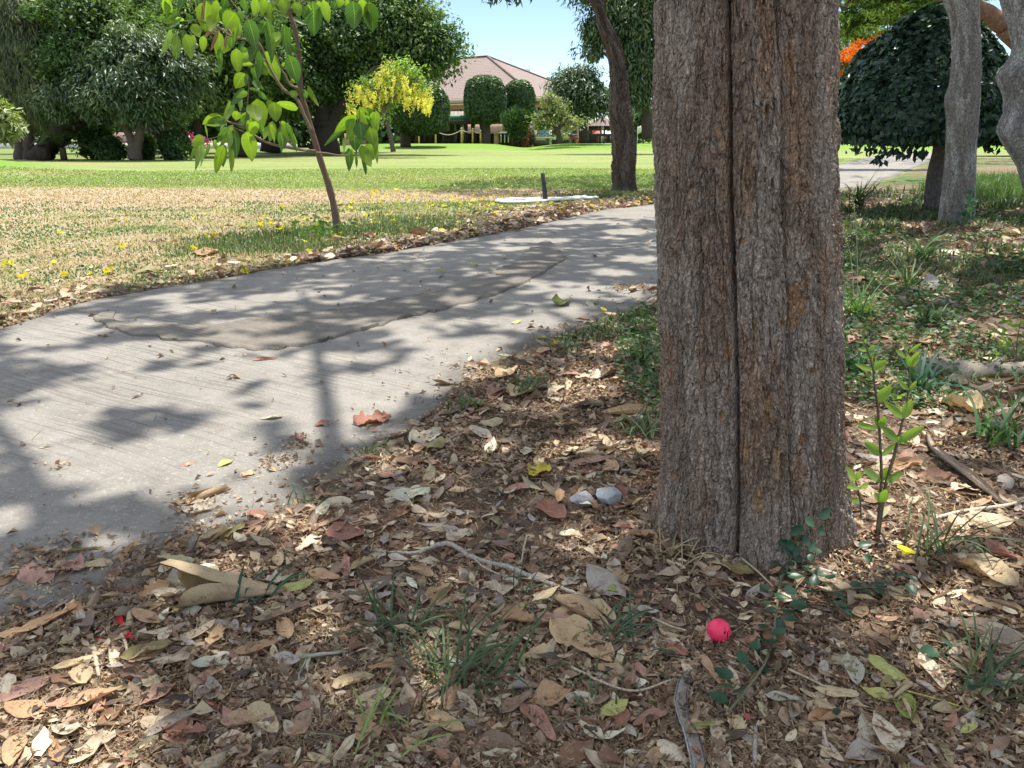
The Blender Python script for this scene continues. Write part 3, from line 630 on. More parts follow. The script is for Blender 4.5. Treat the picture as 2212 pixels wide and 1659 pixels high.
# ------------------------------------------------------------------ the tree line across the lawn (left)
DK = (.045, .036, .030)
def base(dx, dy, depth): p = Y(dx, dy, depth); return (p.x, depth, hg(p.x, depth))
mktree('casuarina', 'feathery grey-green drooping tree with twin upright trunks at the far left of the tree line', 'tree', base(50, 345, 34),
    [(YL([(45, 348, ), (43, 300), (46, 255), (50, 180), (45, 60)], 34), [.26, .22, .2, .16, .08]), (YL([(60, 348), (62, 300), (60, 255), (75, 170), (110, 40)], 34), [.24, .2, .19, .14, .07])],
    [B(40, 60, 34, 90, 130, 60), B(60, 180, 34, 75, 85, 50), B(120, 70, 34.5, 70, 90, 50), B(90, 215, 34, 50, 55, 40), B(25, 250, 34.3, 30, 40, 30)], 330, 170, .75, .34, .035, 'grey', seed=3, nlimb=26, droop=1.3, shell=.5, flat=1.1,tc=(.10,.08,.07))
mktree('leaning_tree', 'dark tree with two trunks leaning far to the right beside the casuarina', 'tree', base(78, 345, 33),
    [(YL([(72, 346), (100, 315), (128, 283), (160, 258), (200, 215), (240, 150)], 33), [.33, .29, .25, .22, .16, .1]), (YL([(95, 346), (120, 318), (150, 290), (172, 268), (215, 240)], 33.4), [.25, .2, .18, .15, .1])],
    [B(180, 120, 33.5, 70, 70), B(150, 190, 33.5, 55, 50), B(215, 215, 33.8, 50, 36), B(180, 30, 34, 90, 60)], 170, 150, .75, .20, .085, 'dark', seed=4, nlimb=14, tc=DK)
mktree('mango_tree', 'round-crowned mango tree with pale forked trunk and whitish glossy leaf tips on the lawn edge', 'tree', base(290, 345, 32.5),
    [(YL([(291, 346), (289, 322), (284, 300), (268, 270), (262, 240)], 32.5), [.30, .25, .18, .13, .08]), (YL([(296, 346), (296, 318), (302, 290), (306, 262), (330, 225)], 32.5), [.22, .2, .18, .13, .07])],
    [B(130, 215, 32.6, 60, 40, 60), B(380, 150, 32.8, 60, 60, 60), B(280, 160, 32.5, 115, 70, 90), B(210, 200, 32.4, 85, 55, 70), B(345, 190, 32.4, 70, 60, 60), B(280, 225, 32.2, 120, 38, 80), B(300, 110, 32.6, 55, 28, 40)], 300, 170, .62, .24, .06, 'mango', seed=5, nlimb=16, mat=M_gloss, droop=.8, tc=(.16, .125, .10))
mktree('slim_tree', 'slim straight trunk just left of a dark round shrub on the lawn edge', 'tree', base(362, 345, 33),
    [(YL([(364, 347), (360, 310), (356, 270), (352, 220)], 33), [.19, .14, .12, .1])], [B(360, 190, 33.2, 55, 60)], 60, 130, .6, .2, .08, 'dark', seed=6, nlimb=6, tc=(.12, .09, .07))
for i, (x, y, rx, ry, lab, dep) in enumerate([(376, 314, 27, 30, 'dark rounded shrub right of the slim trunk on the lawn edge', 33), (240, 322, 24, 24, 'dark leafy shrub left of the pale forked mango trunk', 32.8), (312, 318, 17, 28, 'narrow dark bush right behind the forked mango trunk', 33.6), (205, 305, 38, 42, 'low dark bushy tree left of the mango tree, on short thin stems', 34)]):
    mktree('shrub', lab, 'shrub', base(x, 345, dep), [(YL([(x - 4, 347), (x - 6, 330), (x - 2, y)], dep), [.08, .06, .04]), (YL([(x + 5, 347), (x + 8, 328), (x + 6, y)], dep), [.08, .06, .04])], [B(x, y, dep, rx, ry)], 70, 110, .35, .13, .07, 'hedge' if i != 3 else 'dark', seed=20 + i, nlimb=4, tc=DK, group='dark shrubs under the tree line')
mktree('forked_tree', 'dark tree with a leaning and an upright stem between the mango and the sapling leaves', 'tree', base(425, 345, 37),
    [(YL([(421, 338), (410, 318), (392, 285), (375, 262), (360, 200)], 37), [.19, .18, .17, .15, .08]), (YL([(430, 336), (428, 300), (425, 265), (435, 200)], 37), [.19, .18, .16, .1])],
    [B(430, 190, 37.5, 80, 60), B(400, 110, 38, 90, 70)], 130, 150, .8, .2, .09, 'dark', seed=8, nlimb=10, tc=DK)
mktree('crooked_tree', 'tall tree with a thick trunk bending up to the left behind the sapling', 'tree', base(518, 340, 38),
    [(YL([(518, 337), (510, 290), (498, 230), (478, 190), (462, 120), (455, 60)], 38), [.42, .36, .30, .26, .2, .12]), (YL([(500, 240), (540, 190), (565, 120)], 38), [.3, .22, .14])],
    [B(470, 60, 38.5, 110, 75), B(560, 130, 38.5, 80, 80), B(480, 170, 38.6, 70, 50), B(390, 60, 39, 70, 60)], 240, 150, .85, .2, .1, 'dark', seed=9, nlimb=14, tc=DK)
mktree('rain_tree', 'huge spreading tree with massive dark trunk and wide limbs, tallest left of the roof', 'tree', base(700, 330, 42),
    [(YL([(701, 330), (702, 290), (700, 262), (690, 225), (660, 180)], 42), [.90, .62, .48, .34, .22]), (YL([(704, 300), (715, 262), (735, 230), (760, 190)], 42), [.45, .34, .28, .2]), (YL([(698, 290), (690, 250), (672, 225), (650, 215)], 42), [.45, .3, .24, .2])],
    [B(700, 70, 43, 140, 90, 110), B(640, 160, 42, 90, 75, 90), B(850, 60, 43, 95, 80, 80), B(935, 95, 42.5, 62, 50, 50), B(905, 150, 42.5, 50, 32, 40), B(800, 150, 43, 80, 50, 60), B(740, 165, 42.5, 80, 45, 60), B(960, 115, 42.5, 42, 40, 40), B(870, 20, 43, 60, 50, 60)], 640, 170, .9, .22, .11, 'dark', seed=10, nlimb=30, tc=(.04, .034, .03), trn=14)
mktree('tall_tree', 'tall dense dark green tree filling the top behind the mango tree', 'tree', base(150, 335, 46),
    [(YL([(330, 330), (335, 200), (330, 40)], 46), [.5, .4, .3])], [B(330, 60, 47, 120, 110, 90), B(210, 30, 47, 110, 90, 80), B(110, -20, 47, 100, 80, 80), B(430, 10, 47, 110, 90, 90), B(340, 190, 46.5, 110, 60, 80)], 420, 150, 1.05, .26, .13, 'dark', seed=11, nlimb=16, tc=DK)
mktree('tall_tree', 'tall dark tree whose crown shows between the sapling leaves and the rain tree trunk', 'tree', base(580, 335, 47),
    [(YL([(585, 330), (583, 250), (575, 100)], 47), [.6, .5, .3])], [B(560, 60, 48, 110, 90, 90), B(650, 130, 48, 110, 110, 90), B(500, 150, 48, 90, 80, 80), B(600, 215, 47, 80, 40, 70), B(760, 190, 48, 80, 70, 70)], 380, 150, 1.0, .26, .13, 'dark', seed=12, nlimb=10, tc=DK)
# small palm and stump at the foot of the leaning tree
t = thing('palm', 'small arching palm growing on the lawn edge right of the leaning trunks', 'palm', base(139, 345, 32.2)); r = np.random.default_rng(41)
pb = np.array(base(139, 345, 32.2)); g = Geo(); V, F4, F3 = tube([pb, pb + [0, 0, .5]], .13, 7); g.add(V, F4, F3, c=(.08, .06, .04)); relink(t, g.build('trunk', M_bark)); g = Geo()
for k in range(15):
    a = k * 2.4; el = .5 + .9 * ((k * .37) % 1); s_ = np.linspace(0, 1, 12); Ln = 1.5
    Q = pb + np.array([0, 0, .5]) + np.stack([np.cos(a) * s_ * Ln * math.cos(el) * 1.1, np.sin(a) * s_ * Ln * math.cos(el), Ln * (s_ * math.sin(el) * 1.1 - .75 * s_ ** 2.2)], -1)
    V, F4, F3 = tube(Q, .015, 4); g.add(V, F4, F3, c=(.07, .11, .03)); Tn = unit(np.gradient(Q, axis=0)); sd_ = unit(np.cross(Tn, [0, 0, 1.0]))
    for sg in (-1, 1):
        PP = np.repeat(Q, 3, 0) + np.repeat(Tn, 3, 0) * r.random((36, 1)) * .1; A = np.repeat(sd_ * sg + Tn * .5, 3, 0) + [0, 0, -.35]; LL = .34 * np.repeat(np.sin(np.pi * (s_ * .85 + .1)), 3)
        V, F = leafcloud(PP + unit(A) * LL[:, None] * .5, A, np.tile([0, 0, 1.0], (36, 1)), LL, .035); g.add(V, F3=F, c=(.09, .14, .045))
relink(t, g.build('frond', M_leaf))
g = Geo(); pb = np.array(base(97, 345, 32)); V, F4, F3 = tube([pb, pb + [0, 0, .25], pb + [.03, 0, .5], pb + [.05, 0, .56]], [.2, .23, .2, .14], 12); V += r.normal(size=V.shape) * .03; g.add(V, F4, F3, c=(.045, .03, .025)); tag(g.build('tree_stump', M_bark, smooth=True), 'dark brown stump at the foot of the leaning trunks, left of the palm', 'stump')
# frangipani reaching in from the left, nearer
def pinkfl(t, C, r):
    g = Geo(); q = C[r.choice(len(C), 9)] + r.normal(size=(9, 3)) * .2; P = np.repeat(q, 40, 0) + r.normal(size=(360, 3)) * .10; V, F = leafcloud(P, rdir(360, r), rdir(360, r), .10, .07); g.add(V, F3=F, c=(.50, .36, .36)); relink(t, g.build('blossom', M_flower))
mktree('frangipani_tree', 'pale frangipani branch with pinkish flower heads entering at the left edge', 'tree', base(-60, 350, 26), [(YL([(-60, 365), (-50, 320), (-20, 285), (20, 270)], 26), [.16, .12, .08, .05])],
    [B(0, 265, 26, 45, 32), B(38, 278, 26, 22, 16), B(-30, 250, 26, 50, 40), B(5, 300, 26, 30, 14)], 60, 60, .35, .24, .07, 'pale', seed=14, nlimb=10, mat=M_gloss, tc=(.22, .2, .17), extra=pinkfl)
# golden shower tree
def golden(t, C, r):
    g = Geo()
    for k in range(190):
        dx_ = r.uniform(750, 932); u_ = (dx_ - 750) / 182; top = 168 - 42 * math.exp(-((u_ - .50) / .22) ** 2) + 28 * abs(u_ - .5) + r.uniform(0, 75) * (1 - .6 * abs(u_ - .4))
        p0 = np.array(list(Y(dx_, top, 37 + r.normal() * .8))); Ln = r.uniform(.25, .75); s_ = r.random(46) ** .8
        P = p0 + np.stack([r.normal(size=46) * .075 * (1.1 - s_), r.normal(size=46) * .075 * (1.1 - s_), -s_ * Ln], -1)
        V, F = leafcloud(P, rdir(46, r), rdir(46, r), .075, .055); g.add(V, F3=F, c=np.array([.88, .82, .16]) * r.uniform(.8, 1.15))
    relink(t, g.build('blossom', M_flower))
mktree('golden_shower_tree', 'golden shower tree hung with bright yellow flower clusters in front of the rain tree', 'tree', base(848, 330, 37), [(YL([(850, 328), (842, 290), (830, 240), (820, 190), (840, 150)], 37), [.12, .10, .08, .05, .03]), (YL([(835, 260), (800, 220), (775, 180)], 37), [.06, .04, .03]), (YL([(830, 240), (870, 190), (905, 175)], 37), [.06, .04, .03])],
    [B(800, 185, 37.2, 45, 30), B(860, 160, 37.2, 50, 32), B(900, 190, 37.2, 28, 25), B(830, 240, 37.4, 30, 36)], 60, 40, .5, .16, .08, 'lime', seed=15, nlimb=12, tc=(.14, .12, .1), extra=golden)

# ------------------------------------------------------------------ clipped trees, mango and others before the house
def clipped(name, label, bx, by, dep, trunkpts, rad, shape, n, L, pal, seed, tc=(.09, .075, .06), group=None):
    """shape(u, v) -> surface point on the sheared crown"""
    r = np.random.default_rng(seed); t = thing(name, label, 'tree', base(bx, by, dep), group); g = Geo()
    for pts, rd in zip(trunkpts, rad): V, F4, F3 = tube(spline(pts, 5), np.interp(np.linspace(0, 1, len(spline(pts, 5))), np.linspace(0, 1, len(rd)), rd), 8); g.add(V, F4, F3, c=tc)
    relink(t, g.build('trunk', M_bark, smooth=True)); P, Nn = shape(n, r)
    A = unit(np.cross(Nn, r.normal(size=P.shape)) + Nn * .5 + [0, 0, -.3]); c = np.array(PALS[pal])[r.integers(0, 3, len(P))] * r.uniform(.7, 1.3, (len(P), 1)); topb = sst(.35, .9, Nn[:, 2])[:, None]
    if pal == 'hedge': c = c * (1 - topb * .6) + np.array([.12, .20, .04]) * topb * .6  # upward-facing leaves lightened: overhead sunlight put into the crown colour
    V, F = leafcloud(P, A, unit(Nn + .55 * r.normal(size=P.shape)), L * r.uniform(.7, 1.3, len(P)), L * .62, .15); gg = Geo(); gg.add(V, F3=F, c=np.repeat(c, 4, 0)); relink(t, gg.build('crown', M_gloss)); return t
def superell(c, rx, ry, rz, px=3.2, cut=-1.0):
    def f(n, r):
        d = rdir(n, r); k = (np.abs(d[:, 0]) ** px + np.abs(d[:, 1]) ** px + np.abs(d[:, 2]) ** px) ** (-1 / px); q = d * k[:, None]
        q = q * (1 - .10 * r.random(n) ** 1.5 - .12 * (fbm(q[:, 0] * 3, q[:, 1] * 3, q[:, 2] * 3, s=81) - .3))[:, None]
        q[:, 2] = np.maximum(q[:, 2], cut + .1 * r.random(n)); P = np.array(c) + q * [rx, ry, rz]; nn = unit(np.sign(q) * np.abs(q) ** (px - 1) / [rx, ry, rz]); return P, nn
    return f
def sc(dep): return dep / FPX / 2.16
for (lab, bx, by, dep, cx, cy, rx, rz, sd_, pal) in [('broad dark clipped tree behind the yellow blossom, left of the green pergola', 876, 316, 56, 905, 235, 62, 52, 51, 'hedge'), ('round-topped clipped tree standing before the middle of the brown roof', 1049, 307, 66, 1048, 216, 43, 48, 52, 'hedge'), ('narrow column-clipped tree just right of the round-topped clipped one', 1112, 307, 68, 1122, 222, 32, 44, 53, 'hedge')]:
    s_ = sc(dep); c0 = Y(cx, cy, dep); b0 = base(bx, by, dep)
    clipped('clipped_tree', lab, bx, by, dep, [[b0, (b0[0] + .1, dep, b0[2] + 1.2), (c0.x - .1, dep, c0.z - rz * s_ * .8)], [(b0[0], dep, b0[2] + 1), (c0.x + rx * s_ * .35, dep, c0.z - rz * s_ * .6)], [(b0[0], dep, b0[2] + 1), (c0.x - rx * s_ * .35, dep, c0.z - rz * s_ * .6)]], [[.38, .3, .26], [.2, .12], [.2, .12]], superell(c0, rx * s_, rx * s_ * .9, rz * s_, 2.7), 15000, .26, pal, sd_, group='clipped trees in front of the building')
mktree('juniper', 'dark ragged juniper with upswept sprays before the narrow clipped tree', 'tree', base(1117, 308, 62), [(YL([(1116, 309), (1117, 285), (1117, 255)], 62), [.22, .18, .08])], [B(1117, 262, 62, 26, 24), B(1098, 258, 62, 12, 12), B(1137, 258, 62, 12, 12), B(1112, 242, 62, 8, 14), B(1118, 285, 62, 16, 14)], 90, 90, .5, .3, .08, 'hedge', seed=61, nlimb=4, droop=-1.3)
mktree('frangipani_tree', 'pale yellow-green umbrella-shaped frangipani on a thin leaning trunk before the garage', 'tree', base(1208, 306, 56), [(YL([(1210, 308), (1206, 290), (1200, 276), (1188, 262)], 56), [.24, .2, .16, .1]), (YL([(1203, 284), (1214, 270), (1236, 262)], 56), [.16, .12, .08])],
    [B(1180, 258, 56, 30, 20), B(1200, 240, 56, 26, 22), B(1235, 264, 56, 30, 10), B(1170, 272, 56, 18, 9), B(1188, 220, 56, 16, 14)], 70, 60, .6, .26, .1, 'pale', seed=62, nlimb=10, tc=(.10, .085, .07))
mktree('mango_tree', 'dense rounded mango with whitish leaf sheen right of the brown roof, above the gazebo', 'tree', base(1240, 305, 60), [(YL([(1262, 308), (1258, 270), (1250, 230)], 60), [.4, .3, .2])], [B(1245, 195, 60, 48, 46, 40), B(1285, 215, 60, 38, 36, 34), B(1225, 225, 60, 30, 28, 26), B(1250, 236, 59.5, 34, 16, 24), B(1215, 250, 60, 18, 14)], 230, 110, .9, .36, .11, 'mango', seed=63, nlimb=8, mat=M_gloss, droop=.8)
mktree('ash_tree', 'tall light green drooping tree between the curved trunk and the massive trunk', 'tree', base(1400, 300, 45), [(YL([(1400, 300), (1395, 250), (1370, 180), (1340, 120)], 45), [.35, .3, .2, .1])], [B(1370, 60, 45, 75, 60, 50), B(1390, 150, 45, 52, 60, 45), B(1290, 110, 44.5, 38, 24, 24), B(1285, 60, 45, 34, 40, 24), B(1375, 215, 45, 38, 28, 30), B(1340, -10, 45, 90, 40, 50), B(1266, 130, 44.5, 14, 16, 12)], 230, 110, .8, .30, .09, 'mango', seed=64, nlimb=16, mat=M_gloss, droop=.9)
def flamefl(t, C, r):
    g = Geo()
    for (x_, y_) in [(1855, 98), (1862, 110), (1840, 112), (1828, 118), (1880, 90), (1874, 118), (1850, 122), (1866, 128), (1838, 130), (1822, 128), (1888, 112), (1856, 105), (1862, 150), (1855, 162), (1848, 172), (1870, 146), (1816, 160), (1826, 164), (1842, 184), (1812, 174), (1898, 84), (1890, 100), (1812, 205), (1808, 168), (1845, 112)]:
        cc = (.80, .24, .03) if y_ < 135 or x_ < 1830 else (.70, .06, .03)
        P = np.array(list(Y(x_ + r.normal() * 3, y_ + r.normal() * 3, 23.2 + r.normal() * .2))) + r.normal(size=(80, 3)) * [.10, .10, .05]
        V, F = leafcloud(P, rdir(80, r), rdir(80, r), .07, .06); g.add(V, F3=F, c=cc)
    relink(t, g.build('blossom', M_flower))
mktree('flame_tree', 'flame tree with orange-red flowers and feathery green foliage behind the massive trunk', 'tree', base(1790, 325, 24), [(YL([(1780, 332), (1800, 295), (1822, 250), (1835, 180), (1850, 90), (1820, 20)], 24), [.22, .2, .17, .13, .1, .06]), (YL([(1835, 180), (1890, 80), (1980, 50)], 24), [.09, .06, .04]), (YL([(1822, 240), (1810, 160), (1860, 60), (1890, -20)], 24), [.09, .06, .04])],
    [B(1840, 60, 24, 60, 40, 50), B(1920, 30, 24, 90, 28, 50), B(1830, 130, 24.2, 30, 30, 30), B(1990, 20, 24, 70, 20, 40), B(1815, 180, 24.5, 22, 30, 20), B(1960, -20, 24, 160, 30, 60)], 300, 90, .32, .17, .04, 'lime', seed=65, nlimb=30, tc=(.16, .12, .09), flat=.35,
    extra=flamefl)
mktree('broadleaf_tree', 'leafy green tree far behind the white overpass', 'tree', base(1392, 300, 88), [(YL([(1388, 300), (1394, 270), (1398, 250)], 88), [.5, .4, .3])], [B(1380, 262, 88, 18, 16), B(1400, 250, 88, 18, 16)], 40, 60, 1.0, .4, .2, 'mango', seed=66, nlimb=3)
ft = bpy.data.objects['flame_tree']; canopy('upper_crown', ft, (4, 24), (13.5, 36), (6.5, 8.5), 16000, .34, lambda x, y: .93 * (1 - .9 * sst(.50, .58, fbm(x * .9, y * .9, s=72, o=3))) * sst(0, 3, x - .32 * y - .5) * sst(24, 20, x) * (1 - (np.abs(y - 22.5) < 5) * (x > 8.5)), 15, (.10, .16, .04))
# hazy tree tops far behind the roof
mktree('broadleaf_tree', 'distant rounded treetop between the right roof end and the mango', 'tree', base(1200, 300, 110), [(YL([(1200, 300), (1198, 200)], 110), [.5, .4])], [B(1192, 196, 110, 26, 16), B(1188, 178, 112, 12, 9)], 60, 60, 1.2, .4, .2, 'mango', seed=67, nlimb=4)

# mushroom-shaped clipped tree on the right
def mush(n, r):
    c0 = np.array(list(Y(1996, 288, 9.6))); a = r.uniform(0, 2 * np.pi, n); k = r.random(n); out = []; N_ = []
    R0, H0 = 1.06, 1.30; skirt = k < .24
    v = np.where(skirt, r.random(n) ** .5, (k - .24) / .76)
    v = np.where(skirt, v, 1 - (1 - v) ** 1.25)
    ang = v * np.pi / 2; rad = np.where(skirt, v, np.cos(ang) ** 1.12); z = np.where(skirt, .02 - .13 * r.random(n) + .03 * v, np.sin(ang) ** 1.12)
    lump = 1 + .17 * (fbm(np.cos(a) * 1.6 + 3, np.sin(a) * 1.6, z * 1.8, s=83, o=3) - .5) * 2
    depthj = 1 - .09 * r.random(n) ** 1.6
    P = c0 + np.stack([np.cos(a) * rad * R0 * lump * depthj, np.sin(a) * rad * R0 * lump * depthj, z * H0 * depthj * lump], -1)
    nn = unit(np.stack([np.cos(a) * rad, np.sin(a) * rad, np.where(skirt, -.5, z * 1.1)], -1)); return P, nn
b0 = base(2016, 452, 9.75); c0 = Y(1996, 288, 9.6)
clipped('mushroom_tree', 'dark green tree clipped like a mushroom cap, behind the pale grey trunk', 2016, 452, 9.75, [[b0, tuple(Y(2020, 380, 9.7)), tuple(Y(2032, 320, 9.6)), tuple(Y(2030, 250, 9.6))], [tuple(Y(2030, 300, 9.6)), tuple(Y(1960, 285, 9.6)), tuple(Y(1900, 275, 9.4))], [tuple(Y(2030, 300, 9.6)), tuple(Y(2090, 285, 9.6)), tuple(Y(2150, 280, 9.4))], [tuple(Y(2030, 305, 9.6)), tuple(Y(1970, 310, 9.3)), tuple(Y(1915, 322, 9.1))]],
    [[.12, .10, .09, .05], [.03, .015], [.03, .015], [.02, .004]], mush, 34000, .10, 'top', 54, tc=(.17, .145, .12))
mt = bpy.data.objects['mushroom_tree']; r = np.random.default_rng(55)
for (x_, y_) in [(1840, 328), (1858, 322), (1880, 326), (1896, 332), (1905, 345), (1893, 352), (1925, 330), (1945, 334), (1960, 336), (1975, 330), (1988, 336), (1990, 330), (1915, 322), (1935, 318), (1955, 320), (1890, 318), (2150, 325), (2130, 318)]:
    g = Geo(); p_ = np.array(list(Y(x_, y_, 9.0))); P = p_ + r.normal(size=(6, 3)) * .03; V, F = leafcloud(P, np.array([0, 0, -1]) + r.normal(size=(6, 3)) * .4, rdir(6, r), .09, .055); g.add(V, F3=F, c=(.02, .05, .028)); V, F4, F3 = tube([p_, p_ + [.15, .2, .12]], .004, 4); g.add(V, F4, F3, c=(.1, .08, .06)); relink(mt, g.build('hanging_sprig', M_gloss))
g = Geo(); V, F4, F3 = tube(spline(YL([(2175, 60), (2120, 22), (2060, 0), (2010, -25)], 12), 5), [.10, .13, .13, .12, .12, .11, .11, .1, .1, .1, .1, .1, .1, .1, .1, .1][:16], 10); g.add(V, F4, F3, c=(.30, .17, .11))
V, F4, F3 = tube(spline([tuple(Y(2260, 430, 12)), tuple(Y(2250, 250, 12)), tuple(Y(2225, 120, 12)), tuple(Y(2172, 58, 12))], 5), .15, 10); g.add(V, F4, F3, c=(.30, .17, .11)); bt = g.build('trunk', M_bark, smooth=True)
tt_ = thing('leaning_tree', 'reddish-brown limb leaning over the mushroom-shaped tree at the top right corner', 'tree', base(2260, 430, 12)); relink(tt_, bt)

# ------------------------------------------------------------------ far greenery, walls behind the tree line
r = np.random.default_rng(77); g = Geo()
bl = [B(x, y, 75 + r.normal() * 3, 60, h_) for x, y, h_ in [(20, 270, 45), (120, 262, 40), (230, 262, 40), (330, 262, 42), (430, 265, 40), (540, 262, 45), (640, 262, 45), (740, 262, 45), (830, 262, 45), (0, 180, 60), (100, 180, 50), (60, 230, 50), (450, 235, 20)]]
crown_geo(g, bl, 520, 80, 1.6, .5, .3, 'mango', r); 
bl = [B(x, y, 130, 90, h_) for x, y, h_ in [(1500, 280, 30), (1650, 275, 30), (1850, 262, 40), (2000, 270, 40), (2150, 262, 45), (2260, 240, 60), (1380, 285, 14)]]; crown_geo(g, bl, 220, 80, 2.4, .8, .5, 'mango', r)
bl = [B(x, y, 40, 70, h_) for x, y, h_ in [(2120, 262, 34), (2190, 250, 40), (2250, 230, 60)]]; crown_geo(g, bl, 120, 90, .9, .3, .15, 'mango', r)
tag(g.build('woods', M_leaf), kind='stuff')
def slab(name, label, cat, dx0, dx1, dy0, dy1, dep, th, c, mat=None, group=None):
    a = Y(dx0, dy1, dep); b = Y(dx1, dy0, dep); g = Geo(); V, F = box(a.x, b.x, dep, dep + th, a.z, b.z); g.add(V, F, c=c); o = g.build(name, mat or M_rough)
    return tag(o, label, cat, group) if label else o
slab('boundary_wall', 'long low white wall far behind the left trees', 'wall', -20, 640, 309, 323, 66, .3, (.62, .62, .60))
slab('tiled_wall', 'pinkish patterned wall behind the palm and leaning trunks', 'wall', 175, 345, 286, 312, 67, .3, (.42, .28, .24))
slab('tiled_wall', 'pale concrete wall with magenta bougainvillea over it, between mango and shrub', 'wall', 328, 380, 310, 325, 58, .3, (.62, .61, .60))
for i, (x, y, lab) in enumerate([(338, 305, 'magenta bougainvillea on the pale wall right of the mango trunk'), (418, 308, 'magenta bougainvillea glimpsed right of the dark rounded shrub')]):
    g = Geo(); P = np.array(list(Y(x, y, 57.5))) + r.normal(size=(260, 3)) * [.55, .3, .25]; V, F = leafcloud(P, rdir(260, r), rdir(260, r), .2, .16); g.add(V, F3=F, c=(.62, .05, .22)); tag(g.build('bougainvillea', M_flower), lab, 'shrub', 'bougainvillea by the far wall')
slab('house_wall', 'peach garden wall glimpsed right of the rain tree trunk', 'wall', 745, 870, 288, 318, 72, .4, (.42, .27, .21))
# pale louvred building, overpass, rooftop tank
slab('louvred_building', 'pale grey louvred block seen under the roof between clipped trees', 'building', 955, 990, 222, 256, 100, 3, (.50, .53, .55))
t = thing('overpass', 'white concrete overpass glimpsed between the curved and the massive trunk', 'bridge', (Y(1390, 300, 95).x, 95, 0))
for nm, a in (('deck', (1350, 1440, 230, 243, 95, 6, (.55, .60, .60))), ('parapet', (1350, 1440, 222, 230, 96, .4, (.60, .65, .65))), ('pier', (1366, 1372, 243, 305, 97, 2, (.5, .52, .52))), ('pier', (1411, 1419, 243, 305, 97, 2, (.5, .52, .52)))): relink(t, slab(nm, None, None, *a))
g = Geo(); a = Y(1365, 296, 70); b = Y(1425, 283, 70)
P = np.stack([r.uniform(a.x, b.x, 2500), 70 + r.uniform(0, 1, 2500), r.uniform(a.z, b.z, 2500)], -1); V, F = leafcloud(P, rdir(2500, r), rdir(2500, r), .22, .16); g.add(V, F3=F, c=(.05, .10, .04)); tag(g.build('hedge', M_leaf), 'low green hedge below the white overpass', 'hedge')
g = Geo(); V, F4, F3 = tube(YL([(1389, 306), (1399, 262)], 58), .07, 8); g.add(V, F4, F3, c=(.02, .09, .06)); V, F4, F3 = tube(YL([(1405, 306), (1399, 262)], 58), .07, 8); g.add(V, F4, F3, c=(.02, .09, .06)); tag(g.build('sign_frame', M_metal, smooth=True), 'dark green leaning metal post left of the massive trunk, far across the lawn', 'post')
g = Geo(); a = Y(1377, 290, 60); V, F4, F3 = tube([(a.x, 60, .1), (a.x, 60, a.z + .55)], .02, 6); g.add(V, F4, F3, c=(.6, .6, .55)); V, F = box(a.x, a.x + .55, 60, 60.03, a.z, a.z + .5); V[:, 2] += (V[:, 0] - a.x) * .5; g.add(V, F, c=(.72, .68, .58)); tag(g.build('green_flag', M_gen), 'small cream flag standing before the hedge under the overpass', 'flag')

# ------------------------------------------------------------------ the club house
bh = thing('club_house', 'peach two-storey building with a big brown tiled hip roof', 'building', (0, 82, -.9))
C0 = np.array([1.95, 80.0]); uh = np.array([-.82, .57]); uh /= np.linalg.norm(uh); vh = np.array([.57, .82]); vh /= np.linalg.norm(vh)
ZE = 4.85; LB, WB = 34.0, 11.5
def bp(u, v, z): q = C0 + uh * u + vh * v; return (q[0], q[1], z)
rid0 = bp(9.6, WB / 2, 9.2); rid1 = bp(LB - 6, WB / 2, 9.2)
e = [bp(-1.0, -1.0, ZE - .2), bp(LB + 1, -1, ZE - .2), bp(LB + 1, WB + 1, ZE - .2), bp(-1, WB + 1, ZE - .2)]
rm, n, l, p, o_ = newmat('roof_tile'); sx = n.new('ShaderNodeSeparateXYZ'); uvn = texco(n, 'UV'); l.new(uvn, sx.inputs[0])
row = math_(n, l, 'FRACT', math_(n, l, 'MULTIPLY', sx.outputs[1], 26.0)); rowi = math_(n, l, 'FLOOR', math_(n, l, 'MULTIPLY', sx.outputs[1], 26.0))
cb_ = n.new('ShaderNodeCombineXYZ'); l.new(math_(n, l, 'MULTIPLY', sx.outputs[0], 60.0), cb_.inputs[0]); l.new(rowi, cb_.inputs[1])
tn = noise(n, l, cb_.outputs[0], 1.0, 2, .5); bc = mixc(n, l, mapr(n, l, tn, .35, .65, 0, 1), (.17, .12, .10), (.29, .215, .18))
bc = mixc(n, l, mapr(n, l, noise(n, l, texco(n), .5, 5, .7), .45, .7, 0, .5), bc, (.26, .20, .18))
bc = mixc(n, l, mapr(n, l, row, 0, .4, 1.0, 0), bc, (.10, .065, .06)); l.new(bc, p.inputs['Base Color']); p.inputs['Roughness'].default_value = .75
l.new(bump(n, l, row, .6, .05), p.inputs['Normal'])
g = Geo()
def face(pts, uv): g.add(np.array(pts), [(0, 1, 2, 3)] if len(pts) == 4 else None, [(0, 1, 2)] if len(pts) == 3 else None, uv=uv)
face([e[0], e[1], rid1, rid0], [(0, 0), (3.4, 0), (2.8, 1), (1.0, 1)]); face([e[2], e[3], rid0, rid1], [(0, 0), (3.4, 0), (2.4, 1), (.6, 1)])
face([e[3], e[0], rid0], [(0, 0), (1.35, 0), (.67, 1)]); face([e[1], e[2], rid1], [(0, 0), (1.35, 0), (.67, 1)])
rf = relink(bh, g.build('roof', rm))
g = Geo()
for a, b in ((e[0], rid0), (e[3], rid0), (rid0, rid1)): V, F4, F3 = tube([np.array(a) + [0, 0, .05], np.array(b) + [0, 0, .05]], .11, 6); g.add(V, F4, F3, c=(.16, .115, .10))
relink(bh, g.build('ridge_tile', M_rough))
